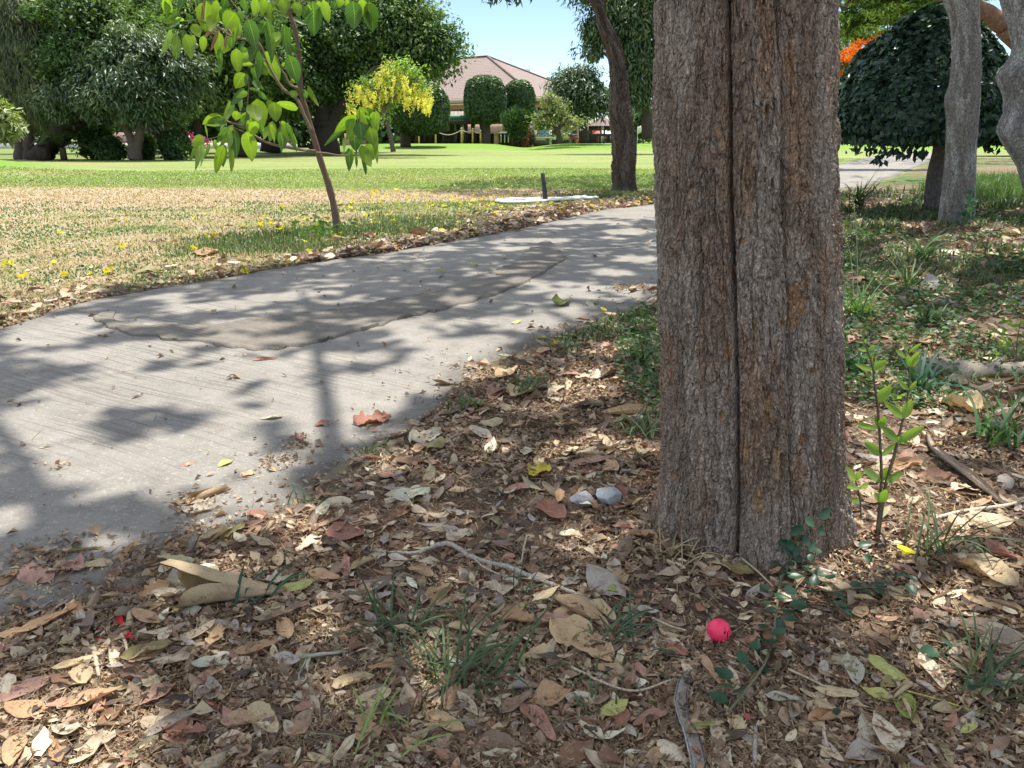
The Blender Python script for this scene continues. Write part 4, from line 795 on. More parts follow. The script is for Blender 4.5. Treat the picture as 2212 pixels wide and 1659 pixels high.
def prism(g, u0, u1, v0, v1, z0, z1, c):
    q = [bp(u, v, z) for u in (u0, u1) for v in (v0, v1) for z in (z0, z1)]; _, F = box(0, 1, 0, 1, 0, 1); g.add(np.array(q), F, c=c)
PE = (.50, .315, .25); DKW = (.06, .035, .03)
g = Geo(); prism(g, -.9, LB + .9, -.98, -.80, ZE - .62, ZE - .22, (.56, .44, .35)); prism(g, -.98, -.8, -.78, WB + .9, ZE - .62, ZE - .22, (.56, .44, .35)); relink(bh, g.build('fascia', M_rough))
g = Geo(); prism(g, 0, LB, .0, .35, ZE - 1.15, ZE - .64, PE); prism(g, .0, .35, .36, WB, ZE - 1.15, ZE - .64, PE); relink(bh, g.build('beam', M_rough))
for k in range(9):
    g = Geo(); u = .02 + k * 4.2; prism(g, u, u + .42, .02, .40, -.9, ZE - 1.16, (.47, .27, .21)); relink(bh, g.build('column', M_rough))
for v in (4.0, 7.6, 11.0): g = Geo(); prism(g, .03, .42, v, v + .4, -.9, ZE - 1.16, (.47, .27, .21)); relink(bh, g.build('column', M_rough))
g = Geo(); prism(g, -.1, LB, -.25, .0, 1.25, 2.15, PE); prism(g, -.28, -.12, -.2, WB, 1.25, 2.15, PE); relink(bh, g.build('parapet', M_rough))
g = Geo(); prism(g, .5, LB, .5, WB - .2, 1.3, 1.7, (.3, .2, .17)); relink(bh, g.build('floor_slab', M_rough))
g = Geo(); prism(g, .5, LB - .2, 3.2, 3.5, 1.72, ZE - .7, (.12, .055, .045)); prism(g, 2.6, 2.9, 3.6, WB - .3, 1.72, ZE - .7, (.12, .055, .045)); relink(bh, g.build('wall', M_rough))
for k in range(8):
    g = Geo(); prism(g, 1.2 + k * 4, 3.4 + k * 4, 3.08, 3.18, 2.6, 4.0, (.05, .06, .07)); f_ = relink(bh, g.build('window', M_metal))
g = Geo(); prism(g, .6, LB - .3, 6.0, 6.3, -.9, 1.28, (.10, .075, .065)); relink(bh, g.build('wall', M_rough))
g = Geo()
for k in range(60): prism(g, k * .56, k * .56 + .06, -.18, -.12, 2.15, 2.75, (.30, .22, .18))
prism(g, 0, LB, -.2, -.1, 2.76, 2.84, (.32, .24, .2)); relink(bh, g.build('railing', M_rough))
slab('water_tank', 'weathered grey concrete tank rising behind the roof', 'tank', 1113, 1145, 149, 185, 104, 4, (.33, .35, .36))
# lower wing with garage, blue hoarding, columns (all at one distance before the house)
wg = thing('garage_wing', 'low peach garage wing right of the house, half hidden by mango and gazebo', 'building', (Y(1230, 300, 76).x, 76, -.3))
for nm, a in (('beam', (1140, 1262, 272, 281, 76, .5, PE)), ('column', (1154, 1160, 281, 312, 75.9, .4, PE)), ('column', (1185, 1192, 281, 312, 75.9, .4, (.55, .52, .50))), ('column', (1246, 1253, 262, 312, 75.9, .4, PE)), ('beam', (1253, 1275, 281, 291, 76, .4, PE)), ('column', (1270, 1276, 262, 312, 75.8, .4, PE)), ('wall', (1276, 1300, 262, 312, 76.4, .4, (.45, .22, .15))), ('wall', (1192, 1270, 262, 312, 80, .3, (.055, .045, .042))), ('shutter', (1224, 1246, 289, 312, 79.2, .2, (.13, .11, .10))), ('shutter', (1203, 1236, 273, 289, 79.0, .2, (.30, .28, .26)))): relink(wg, slab(nm, None, None, *a))
hb = thing('blue_hoarding', 'blue painted hoarding with red graffiti strokes left of the garage', 'hoarding', (Y(1165, 300, 75).x, 75.5, -.2))
relink(hb, slab('panel', None, None, 1163, 1184, 281, 312, 75.5, .08, (.03, .16, .42), M_gen)); relink(hb, slab('panel', None, None, 1139, 1153, 283, 312, 75.6, .08, (.02, .09, .26), M_gen))
g = Geo()
for (x, y, c) in [(1166, 286, 0), (1172, 288, 1), (1177, 285, 0), (1168, 293, 1), (1174, 296, 0), (1180, 291, 1), (1147, 288, 0), (1150, 294, 1), (1143, 291, 0)]:
    P = [Y(x + dx_, y + dy_, 75.47) for dx_, dy_ in ((-2, 2), (-1, -2), (1, 1.5), (2.4, -2))]; V, F4, F3 = tube([list(q) for q in P], .035, 5); g.add(V, F4, F3, c=(.45, .07, .08) if c == 0 else (.12, .03, .10))
relink(hb, g.build('graffiti', M_gen))
g = Geo(); a = Y(1140, 312, 64); b = Y(1186, 299, 64); V, F = box(a.x, b.x, 63.5, 65, a.z, b.z); g.add(V, F, c=(.16, .17, .13)); V, F = box(a.x - .1, b.x + .1, 63.4, 65.1, b.z, b.z + .1); g.add(V, F, c=(.45, .47, .38)); tag(g.build('planter', M_rough), 'long mossy stone planter box before the blue hoarding', 'planter')
g = Geo(); r = np.random.default_rng(88)
for x, lab in ((1150, 'leftmost low green plant in the mossy planter box'), (1167, 'middle low green plant in the mossy planter box'), (1181, 'rightmost low green plant in the mossy planter box')): g = Geo(); P = np.array(list(Y(x, 296, 64))) + r.normal(size=(60, 3)) * [.3, .2, .12]; V, F = leafcloud(P, rdir(60, r), rdir(60, r), .22, .08); g.add(V, F3=F, c=(.13, .20, .06)); tag(g.build('potted_plant', M_leaf), lab, 'plant', 'plants in the planter box')
def spiky(name, lab, x, y, dep, n, L, W, c, cat='plant', up=.8, mat=None):
    r = np.random.default_rng(int(x)); b0 = np.array(list(Y(x, y, dep))); g = Geo()
    for k in range(n):
        a = r.uniform(0, 6.28); el = r.uniform(.25, 1.35); d = np.array([math.cos(a) * math.cos(el), math.sin(a) * math.cos(el), math.sin(el) * up]); V, F, U = leafgrid(L * r.uniform(.7, 1), W, 6, 2, .3, .7, 0, 2, r)
        M = np.array(Vector(d).to_track_quat('Y', 'Z').to_matrix()); g.add((V + [0, L * .45, 0]) @ M.T + b0, F, c=np.array(c) * r.uniform(.7, 1.3))
    return tag(g.build(name, mat or M_leaf), lab, cat)
spiky('agave', 'bright green spiky agave at the foot of the pale frangipani', 1211, 307, 63.5, 34, 1.1, .14, (.17, .26, .06))
g = Geo(); P = np.array(list(Y(1130, 296, 63))) + rdir(1400, r) * (r.random((1400, 1)) ** .4) * [1.0, .8, .9]; V, F = leafcloud(P, rdir(1400, r), rdir(1400, r), .2, .11); g.add(V, F3=F, c=(.06, .05, .03)); P = np.array(list(Y(1133, 295, 62.3))) + rdir(500, r) * (r.random((500, 1)) ** .5) * [.36, .3, .95]; V, F = leafcloud(P, rdir(500, r), rdir(500, r), .2, .14); g.add(V, F3=F, c=(.42, .15, .10)); tag(g.build('copper_shrub', M_leaf), 'coppery red-leaved shrub at the dip of the green', 'shrub')
# pergola with tree-trunk posts, awning, counter
pg = thing('pergola', 'open pavilion with a thin green roof on tree-trunk posts before the house', 'pavilion', (Y(990, 300, 70).x, 70, 0))
a = Y(892, 258, 68); b = Y(1052, 252, 68); g = Geo(); V, F = box(a.x, b.x, 66.5, 76, a.z, a.z + .28); g.add(V, F, c=(.05, .20, .13)); relink(pg, g.build('roof', M_metal))
g = Geo()
for k in range(40): x = a.x + (b.x - a.x) * (k + .5) / 40; V, F = box(x - .06, x + .06, 66.45, 66.55, a.z - .42, a.z - .02); g.add(V, F, c=(.06, .05, .04))
V, F = box(a.x, b.x, 66.52, 66.6, a.z - .22, a.z - .12); g.add(V, F, c=(.05, .045, .04)); relink(pg, g.build('valance', M_gen))
for i, x in enumerate((900, 918, 936, 958, 975, 990, 1005, 1022, 1040)):
    P = YL([(x, 310), (x + 1, 290), (x + (-1) ** i * 2, 272), (x, 256)], 67.2 + (i % 3) * .8); g = Geo(); V, F4, F3 = tube(P, [.2, .15, .14, .12], 7); g.add(V, F4, F3, c=(.06, .048, .04))
    for s_ in (-1, 1): V, F4, F3 = tube(YL([(x, 280), (x + s_ * 3, 268), (x + s_ * 7, 257)], 67.2 + (i % 3) * .8), [.1, .07, .05], 6); g.add(V, F4, F3, c=(.06, .048, .04))
    relink(pg, g.build('post', M_bark, smooth=True))
aw = thing('awning', 'cream scalloped awning hanging under the green pavilion roof', 'awning', (Y(940, 270, 71).x, 71, 2)); g = Geo(); a = Y(894, 276, 70.5); b = Y(1000, 266, 70.5); nn_ = 160; xs = np.linspace(a.x, b.x, nn_); zt = b.z + .1; 
V = np.array([[(x, 71.6, zt + .9), (x, 70.9 + .05 * math.sin(x * 9), zt), (x, 70.8 + .08 * math.sin(x * 9), zt - .75 + .10 * math.sin(x * 4.5))] for x in xs]).reshape(-1, 3); st = np.where((np.arange(nn_) // 6) % 2 == 0, 1.0, .80)[:, None, None] * np.ones((nn_, 3, 1)) * np.array([.50, .42, .34]); g.add(V, gridF(nn_, 3), c=st.reshape(-1, 3)); relink(aw, g.build('canvas', M_gen))
slab('bar_counter', 'dim serving counter inside the green-roofed pavilion', 'counter', 958, 985, 290, 308, 72, 1, (.20, .17, .14))
slab('back_wall', 'dark back wall of the serving area under the pavilion', 'wall', 925, 985, 262, 308, 74.5, .2, (.05, .042, .04))
for i, (x0, y0_, x1, y1) in enumerate([(906, 279, 909, 312)]): pass
posts = [(905, 283), (941, 280), (997, 278), (1021, 279), (1038, 283)]; rp = thing('rope_barrier', 'gold posts with sagging rope along the front of the pavilion', 'barrier', (Y(980, 305, 64).x, 64, 0))
for x, y in posts: g = Geo(); V, F4, F3 = tube(YL([(x, 311), (x, y)], 64), [.075, .06], 8); g.add(V, F4, F3, c=(.50, .36, .10)); V, F4, F3 = tube(YL([(x, y), (x, y - 2.5)], 64), [.10, .03], 8); g.add(V, F4, F3, c=(.75, .68, .5)); relink(rp, g.build('post', M_gen, smooth=True))
for (xa_, ya_), (xb_, yb_) in zip(posts, posts[1:]):
    P = [Y(xa_ + (xb_ - xa_) * t_, ya_ + 2 + (yb_ - ya_) * t_ + 10 * 4 * t_ * (1 - t_) * abs(xb_ - xa_) / 55, 63.95) for t_ in np.linspace(0, 1, 12)]; g = Geo(); V, F4, F3 = tube([list(q) for q in P], .035, 6); g.add(V, F4, F3, c=(.52, .45, .32)); relink(rp, g.build('rope', M_gen))
hr = thing('handrail', 'white sloping handrail between clipped tree and coppery shrub', 'railing', (Y(1095, 300, 70).x, 70, 0))
for d_ in (0, 4): g = Geo(); V, F4, F3 = tube(YL([(1078 + d_ * 2, 287), (1088 + d_ * 2, 286), (1128, 300 - d_)], 70 + d_ * .3), .06, 6); g.add(V, F4, F3, c=(.72, .68, .6)); relink(hr, g.build('rail', M_gen))
for k in range(6): g = Geo(); x = 1082 + k * 8; V, F4, F3 = tube(YL([(x, 308), (x, 288 + k * 2)], 70), .05, 6); g.add(V, F4, F3, c=(.6, .56, .5)); relink(hr, g.build('baluster', M_gen))
# gazebo
gz = thing('gazebo', 'small dark timber gazebo with a pyramid shingle roof left of the curved trunk', 'gazebo', (Y(1300, 307, 70).x, 70, .1))
cx_, cz = Y(1302, 275, 70).x, Y(1302, 275, 70).z; s_ = sc(70); Rg = 30 * s_; g = Geo(); K = 6; ap = (cx_, 70 + 0.1, cz + 20 * s_ + .1)
ring = [(cx_ + Rg * 1.2 * math.cos(k * math.pi / 3 + .3), 70 + Rg * 1.2 * math.sin(k * math.pi / 3 + .3), cz + .1) for k in range(K)]
for k in range(K): g.add(np.array([ring[k], ring[(k + 1) % K], ap]), F3=[(0, 1, 2)], uv=[(0, 0), (.8, 0), (.4, .5)])
gzr = relink(gz, g.build('roof', rm))
for k in range(K):
    x, y = cx_ + Rg * math.cos(k * math.pi / 3 + .3), 70 + Rg * math.sin(k * math.pi / 3 + .3); x2, y2 = cx_ + Rg * math.cos((k + 1) * math.pi / 3 + .3), 70 + Rg * math.sin((k + 1) * math.pi / 3 + .3)
    g = Geo(); V, F = box(x - .07, x + .07, y - .07, y + .07, -.3, cz + .2); g.add(V, F, c=(.055, .04, .035)); relink(gz, g.build('post', M_gen))
    g = Geo()
    for z in (.45, 1.05, 1.12): V, F4, F3 = tube([(x, y, z), (x2, y2, z)], .05, 4); g.add(V, F4, F3, c=(.055, .04, .035))
    for q in range(1, 8): t_ = q / 8; V, F4, F3 = tube([(x + (x2 - x) * t_, y + (y2 - y) * t_, .45), (x + (x2 - x) * t_, y + (y2 - y) * t_, 1.1)], .045, 4); g.add(V, F4, F3, c=(.055, .04, .035))
    for q in range(0, 8): t_ = q / 8; V, F = box(x + (x2 - x) * t_ - .05, x + (x2 - x) * t_ + .05, y + (y2 - y) * t_ - .02, y + (y2 - y) * t_ + .02, cz - .25, cz + .1); g.add(V, F, c=(.055, .04, .035))
    relink(gz, g.build('balustrade', M_gen))
# motorbikes, barrel, red chair in the garage
def motorbike(lab, x, y, dep, flip, c):
    p0 = Y(x, y, dep); t = thing('motorbike', lab, 'motorbike', (p0.x, dep, p0.z - .3), 'motorbikes parked at the garage'); ox, oz = p0.x, p0.z - .3; f_ = -1 if flip else 1
    for dx_ in (-.62, .62):
        g = Geo(); a = np.linspace(0, 2 * np.pi, 17); V, F4, F3 = tube(np.stack([ox + dx_ + .27 * np.cos(a), dep + 0 * a, oz + .3 + .27 * np.sin(a)], -1), .055, 6, cap=False); g.add(V, F4, c=(.02, .02, .02)); w_ = relink(t, g.build('wheel', M_gen, smooth=True))
    g = Geo(); V, F4, F3 = tube([(ox - .55 * f_, dep, oz + .55), (ox - .1 * f_, dep, oz + .62), (ox + .2 * f_, dep, oz + .5), (ox + .42 * f_, dep, oz + .85)], [.10, .15, .11, .07], 8); g.add(V, F4, F3, c=c); relink(t, g.build('body', M_metal, smooth=True))
    g = Geo(); V, F = box(ox - .62, ox + .1, dep - .13, dep + .13, oz + .74, oz + .84); V[:, 0] = ox + (V[:, 0] - ox) * f_; g.add(V, F, c=(.03, .03, .03)); relink(t, g.build('seat', M_gen))
    g = Geo(); V, F4, F3 = tube([(ox + .62 * f_, dep, oz + .3), (ox + .42 * f_, dep, oz + 1.0), (ox + .32 * f_, dep - .25, oz + 1.05)], .03, 6); g.add(V, F4, F3, c=(.5, .5, .5)); relink(t, g.build('fork', M_metal)); g = Geo(); V, F4, F3 = tube([(ox + .5 * f_, dep, oz + .9), (ox + .6 * f_, dep, oz + .9)], [.1, .08], 8); g.add(V, F4, F3, c=(.6, .6, .6)); relink(t, g.build('headlight', M_metal))
motorbike('white and black motorbike parked left of the agave', 1194, 305, 74, False, (.55, .57, .60)); motorbike('dark red motorbike parked right of the agave', 1231, 305, 74, True, (.22, .03, .03)); motorbike('black motorbike with blue trim parked deepest inside the garage', 1218, 304, 77, False, (.02, .03, .10))
for nm, lab, cat, x, c in (('plastic_barrel', 'blue plastic barrel beside the gazebo', 'barrel', 1263, (.03, .08, .45)),):
    p0 = Y(x, 296, 72); g = Geo(); V, F4, F3 = tube([(p0.x, 72, 0), (p0.x, 72, .3), (p0.x, 72, .6), (p0.x, 72, .95)], [.4, .43, .43, .38], 14); g.add(V, F4, F3, c=c); tag(g.build(nm, M_gen, smooth=True), lab, cat)
g = Geo(); V, F = box(*(lambda p: (p.x - .5, p.x - .3, 72, 72.4))(Y(1256, 300, 72)), .1, 1.1); V[:, 0] += V[:, 2] * .35; g.add(V, F, c=(.55, .05, .04)); tag(g.build('slide', M_gen), 'red leaning board left of the blue barrel', 'board')
# parasol and figures glimpsed through the gazebo are left as a red-and-white parasol
g = Geo(); p0 = Y(1292, 288, 74); V, F4, F3 = tube([(p0.x, 74, 0), (p0.x, 74, p0.z)], .03, 6); g.add(V, F4, F3, c=(.6, .6, .6)); V, F4, F3 = tube([(p0.x, 74, p0.z - .25), (p0.x, 74, p0.z + .2)], [.85, .05], 8); g.add(V, F4, F3, c=(.6, .12, .10)); tag(g.build('parasol', M_gen), 'small red parasol seen through the gazebo posts', 'parasol')

# ------------------------------------------------------------------ golf ball
bl = surf(1552, 1388); br_ = .02135; bc_ = np.array([G(1552, 1366, bl[2] + br_ * .9)[0], G(1552, 1366, bl[2] + br_ * .9)[1], bl[2] + br_ * .9 + .004])
n_ = 90; th = np.linspace(0, np.pi, n_); ph = np.linspace(0, 2 * np.pi, 2 * n_, endpoint=False); TH, PH = np.meshgrid(th, ph, indexing='ij')
Nn = np.stack([np.sin(TH) * np.cos(PH), np.sin(TH) * np.sin(PH), np.cos(TH)], -1).reshape(-1, 3); k = np.arange(332) + .5; fa = np.arccos(1 - 2 * k / 332); fb = np.pi * (1 + 5 ** .5) * k
FP = np.stack([np.cos(fb) * np.sin(fa), np.sin(fb) * np.sin(fa), np.cos(fa)], -1); dmx = (Nn @ FP.T).max(1); da = np.arccos(np.clip(dmx, -1, 1)) / .092
i, j = np.meshgrid(np.arange(n_ - 1), np.arange(2 * n_), indexing='ij'); j2 = (j + 1) % (2 * n_); Fb2 = np.stack([i * 2 * n_ + j, (i + 1) * 2 * n_ + j, (i + 1) * 2 * n_ + j2, i * 2 * n_ + j2], -1).reshape(-1, 4)
mb, n, l, p, o_ = newmat('pink_ball_skin'); p.inputs['Base Color'].default_value = (.93, .04, .12, 1); p.inputs['Roughness'].default_value = .45; p.inputs['Subsurface Weight'].default_value = 0
ballo = thing('golf_ball', 'bright pink golf ball with dark printed marks lying in the litter before the massive trunk', 'golf ball', tuple(bc_ - [0, 0, br_]))
g = Geo(); g.add(bc_ + Nn * (br_ * (1 - .011 * np.clip(1 - da ** 2, 0, 1)))[:, None], Fb2); relink(ballo, g.build('shell', mb, smooth=True))
mi = mat_simple('dark_ink', (.10, .004, .02), .5, 5, .05)
vd = unit(np.array([0, 0, CAMH]) - bc_); rx = unit(np.cross([0, 0, 1.0], vd)); uy = np.cross(vd, rx)
def onball(px, py):          # px, py in ball radii as the camera sees the ball
    z = np.sqrt(np.clip(1 - px ** 2 - py ** 2, .02, 1)); return bc_ + br_ * 1.004 * (px[:, None] * rx + py[:, None] * uy + z[:, None] * vd)
def textmesh(body, size):
    c = bpy.data.curves.new('t', 'FONT'); c.body = body; c.size = size; c.align_x = 'CENTER'; c.align_y = 'CENTER'; to = bpy.data.objects.new('t', c); col.objects.link(to)
    bpy.context.view_layer.update(); me = bpy.data.meshes.new_from_object(to.evaluated_get(bpy.context.evaluated_depsgraph_get())); V = np.array([v.co[:] for v in me.vertices]); F = []
    for q in me.polygons:
        for k_ in range(1, len(q.vertices) - 1): F.append((q.vertices[0], q.vertices[k_], q.vertices[k_ + 1]))
    bpy.data.objects.remove(to); return V[:, :2], F
V2_, F2_ = textmesh('soft', .26); a = math.radians(122); rot = np.array([[math.cos(a), -math.sin(a)], [math.sin(a), math.cos(a)]]); q = V2_ @ rot.T
g = Geo(); g.add(onball(.52 + q[:, 0] * .8, .18 + q[:, 1]), F3=F2_); relink(ballo, g.build('lettering', mi))
g = Geo(); a = np.linspace(0, 2 * np.pi, 6, endpoint=False); g.add(onball(.50 + .095 * np.r_[0, np.cos(a)], -.08 + .13 * np.r_[0, np.sin(a)]), F3=[(0, k + 1, (k + 1) % 6 + 1) for k in range(6)]); relink(ballo, g.build('emblem', mi))
g = Geo()
for (x0, y0_, x1, y1, w_) in [(.72, -.02, .78, -.5, .035), (-.62, -.10, -.60, -.48, .012), (.83, .10, .86, .03, .045)]:
    t_ = np.linspace(0, 1, 8); c = np.stack([x0 + (x1 - x0) * t_, y0_ + (y1 - y0_) * t_], -1); Pq = np.concatenate([onball(c[:, 0] - w_, c[:, 1]), onball(c[:, 0] + w_, c[:, 1])]); g.add(Pq, [(i, i + 1, i + 9, i + 8) for i in range(7)])
relink(ballo, g.build('stripe', mi))

# ------------------------------------------------------------------ leaf litter: uncountable scraps, then leaves one by one
LP = np.array([(.47, .38, .26), (.58, .50, .36), (.25, .18, .125), (.14, .105, .08), (.075, .058, .047), (.34, .185, .13), (.33, .30, .26), (.30, .29, .17), (.40, .26, .16), (.66, .60, .46)])
LW = np.array([.20, .13, .17, .14, .11, .07, .08, .03, .05, .02]); LW = LW / LW.sum(); LP = np.minimum(LP * 1.16, .72)
def polar(n, r0, r1, a0, a1, r):
    d = np.exp(r.uniform(math.log(r0), math.log(r1), n)); a = np.radians(r.uniform(a0, a1, n)); return np.sin(a) * d, np.cos(a) * d, d
def in_litter(x, y, r, edge=.10):
    xn, xf = x_near(y), x_far(y); jit = (fbm(x * 4, y * 4, s=101, o=3) - .5) * .35
    right = (x > xn + jit * .5 - .01)
    dpath = xn - x; onp = (x < xn) & (x > xf) & (r.random(len(x)) < .12 * np.exp(-np.clip(dpath, 0, 9) / .09) + .003 + .4 * clus(x, y))
    dl = xf - x; left = (dl > -.05) & (r.random(len(x)) < np.clip(1.2 * np.exp(-(dl / (.32 + .35 * sst(5.5, 8, y)))), 0, .95)) & (y < 15) & (y > 2.5)
    return right, onp, left
CL = [(G(420, 1090), .10), (G(430, 1165), .13), (G(90, 1215), .16), (G(1375, 625), .22), (G(640, 965), .10), (G(600, 1000), .08), (G(1080, 805), .08), (G(500, 820), .05), (G(30, 1380), .15), (G(200, 1330), .12), (G(300, 1200), .08), (G(130, 1010), .04)]
def clus(x, y):
    c = np.zeros_like(x)
    for (cx, cy), s_ in CL: c = np.maximum(c, np.exp(-(((x - cx) / s_) ** 2 + ((y - cy) / s_) ** 2) * 3.2))
    return c
r = np.random.default_rng(5); g = Geo()
x, y, d = polar(460000, .80, 14, -42, 42, r); a_, b_, c_ = in_litter(x, y, r); den = .10 + .56 * sst(.40, .52, fbm(x * 2.2, y * 2.2, s=103, o=3)); keep = (a_ & (r.random(len(x)) < den * (1 - .35 * sst(3, 7, y)))) | b_ | (c_ & (r.random(len(x)) < .45)); x, y, d = x[keep], y[keep], d[keep]
up_ = np.abs(r.normal(size=len(x))) * .0045 * np.where((x > x_near(y)), 1, .4); onp_ = (x < x_near(y)) & (x > x_far(y)); z = np.where(onp_, .004, hgt(x, y)) + up_ + .003
P = np.stack([x, y, z], -1); Nr = unit(np.array([0, 0, 1.0]) + r.normal(size=P.shape) * .55); A = rdir(len(x), r); A[:, 2] *= .35
L = (.0062 + .0040 * d) * np.exp(r.normal(size=len(x)) * .42); V, F = leafcloud(P, A, Nr, L, L * r.uniform(.25, .75, len(x)), .45)
c = LP[r.choice(10, len(x), p=LW)] * r.uniform(.65, 1.3, (len(x), 1)); g.add(V, F3=F, c=np.repeat(c, 4, 0)); print('scraps', len(x))
# straw bits
x, y, d = polar(46000, .80, 9, -42, 42, r); a_, b_, c_ = in_litter(x, y, r); keep = a_ | (b_ & (r.random(len(x)) < .5)); x, y, d = x[keep], y[keep], d[keep]; P = np.stack([x, y, np.where((x < x_near(y)) & (x > x_far(y)), .004, hgt(x, y)) + .006 + r.random(len(x)) * .008], -1)
A = rdir(len(x), r); A[:, 2] *= .25; L = (.018 + .016 * d) * r.uniform(.5, 1.6, len(x)); V, F = leafcloud(P, A, unit(np.array([0, 0, 1.0]) + r.normal(size=P.shape) * .3), L, .0011 + .0007 * d, .5)
c = np.array([(.50, .40, .26), (.20, .13, .09), (.10, .07, .05)])[r.integers(0, 3, len(x))]; g.add(V, F3=F, c=np.repeat(c, 4, 0))
tag(g.build('litter_scraps', M_dry), kind='stuff')
# medium dry leaves: shape library
LIB = []
rl = np.random.default_rng(9)
for k in range(26):
    kind = [0, 2, 1, 0, 0, 2][k % 6]; cu = [.3, .9, 1.5, .5, -.6, 2.3, .15, 1.2][k % 8]; be = [.3, .8, -.5, 1.3, .1, .6][k % 6]
    V, F, U = leafgrid(1.0, [.42, .34, .5, .38, .46][k % 5], 10, 6, cu, be, .05 + .05 * (k % 3), kind, rl, tears=[0, .25, .5, 0][k % 4]); V[:, 2] -= np.percentile(V[:, 2], 12); LIB.append((V, F, U))
def scatter_leaves(n, r0, r1, size, seed, test):
    r = np.random.default_rng(seed); g = Geo(); x, y, d = polar(n, r0, r1, -40, 40, r); keep = test(x, y, r); x, y, d = x[keep], y[keep], d[keep]
    for i in range(len(x)):
        V, F, U = LIB[r.integers(26)]; s_ = size(d[i]) * math.exp(r.normal() * .3); on_ = x_far(y[i]) < x[i] < x_near(y[i]); z = (0.004 if on_ else hg(x[i], y[i]) + .006)
        g.add(place(V, (x[i], y[i], z + (0 if on_ else r.random() * .008)), r.uniform(0, 6.28), r.normal() * .22, r.normal() * .3 + (3.14 if r.random() < .3 else 0), s_) + [0, 0, 0], F, c=LP[r.choice(10, p=LW)] * r.uniform(.7, 1.3), uv=U)
    return g, len(x)
def t1(x, y, r): a, b, c = in_litter(x, y, r); return (a & (r.random(len(x)) < .8)) | (b & (r.random(len(x)) < .45))
g1, k1 = scatter_leaves(8500, .85, 9, lambda d: .021 + .017 * d, 6, t1)
def t2_(x, y, r): a, b, c = in_litter(x, y, r); return c
g2, k2 = scatter_leaves(5200, 4, 14, lambda d: .075 + .002 * d, 7, t2_); g1.V += [v for v in g2.V]; off = 0
for (F_) in g2.F4: pass
g1.C += g2.C; g1.U += g2.U; g1.F4 += [f + g1.n for f in g2.F4]; g1.n += g2.n
def t3_(x, y, r): return (x < x_far(y) - .2) & (r.random(len(x)) < .75)
gx2 = Geo(); rq = np.random.default_rng(12)
for i in range(2600):
    yy_ = rq.uniform(5.8, 12.2); u_ = abs(rq.normal()) * (.18 + .13 * min(yy_ - 5.8, 3.5)); xx_ = x_far(yy_) - u_ + .05; V, F, U = LIB[rq.integers(26)]
    gx2.add(place(V, (xx_, yy_, hg(xx_, yy_) + .01 + .025 * rq.random() * math.exp(-u_ / .4)), rq.uniform(0, 6.28), rq.normal() * .35, rq.normal() * .4, .08 * math.exp(rq.normal() * .35)), F, c=LP[rq.choice(10, p=LW)] * rq.uniform(.7, 1.25), uv=U)
g1.V += gx2.V; g1.C += gx2.C; g1.U += gx2.U; g1.F4 += [f + g1.n for f in gx2.F4]; g1.n += gx2.n
g3, k3 = scatter_leaves(2600, 4, 20, lambda d: .055 + .001 * d, 8, t3_); g1.V += g3.V; g1.C += g3.C; g1.U += g3.U; g1.F4 += [f + g1.n for f in g3.F4]; g1.n += g3.n
print('medium', k1, k2, k3); tag(g1.build('leaf_litter', M_dry, smooth=True), kind='stuff')

COLS = dict(tan=(.52, .37, .21), straw=(.62, .50, .30), cream=(.70, .62, .46), brown=(.26, .15, .09), red=(.34, .145, .10), pink=(.46, .26, .20), orange=(.50, .31, .17), olive=(.28, .25, .10), green=(.28, .36, .08), lime=(.50, .52, .16), grey=(.42, .38, .32), pale=(.52, .54, .42), dark=(.13, .085, .06), yellow=(.66, .55, .06))
def leafmesh(kind, seed, W=.42):
    r = np.random.default_rng(seed)
    P_ = dict(flat=(.2, .15, .04, 0), cup=(.9, .5, .06, 0), curl=(1.6, .3, .05, 0), roll=(2.9, .15, .02, 0), torn=(.7, .8, .10, .7), twist=(1.2, 1.2, .09, .1), wavy=(.35, .3, .12, .2), dome=(-.8, -.5, .05, 0))[kind]
    V, F, U = leafgrid(1.0, W, 16, 8, P_[0], P_[1], P_[2] * 1.6 + .02, [0, 0, 2, 1][seed % 4], r, P_[3])
    if kind == 'twist':
        a = (V[:, 1]) * 1.6; V = np.stack([V[:, 0] * np.cos(a) - V[:, 2] * np.sin(a), V[:, 1], V[:, 0] * np.sin(a) + V[:, 2] * np.cos(a)], -1)
    V[:, 2] -= np.percentile(V[:, 2], 6); g = Geo(); g.add(V, F, uv=U); return g.build('fallen_leaf', M_dry, smooth=True, link=False)
MCACHE = {}
def fallen(x0, y0_, x1, y1, ratio, kind, colr, label=None, seed=None, group=None, lift=.0, name='fallen_leaf'):
    a = surf(x0, y0_); b = surf(x1, y1); c = (a + b) / 2; dv = b - a; Ln = max(.02, float(np.hypot(dv[0], dv[1]))); seed = int(x0 * 7 + y0_) % 97 if seed is None else seed
    key = (kind, seed % 8, ratio)
    if key not in MCACHE: MCACHE[key] = leafmesh(kind, seed, ratio)
    o = bpy.data.objects.new(name, MCACHE[key]); col.objects.link(o); rr = random.Random(seed)
    o.location = (c[0], c[1], c[2] + (.004 if x_far(c[1]) < c[0] < x_near(c[1]) else .013) + lift); o.scale = (Ln,) * 3; o.rotation_euler = (rr.uniform(-.12, .12), rr.uniform(-.15, .15), math.atan2(-dv[0], dv[1]))
    cc = COLS[colr]; k_ = rr.uniform(.85, 1.12); o.color = (cc[0] * k_, cc[1] * k_, cc[2] * k_, 1)
    return tag(o, label, 'leaf', group or 'fallen leaves')
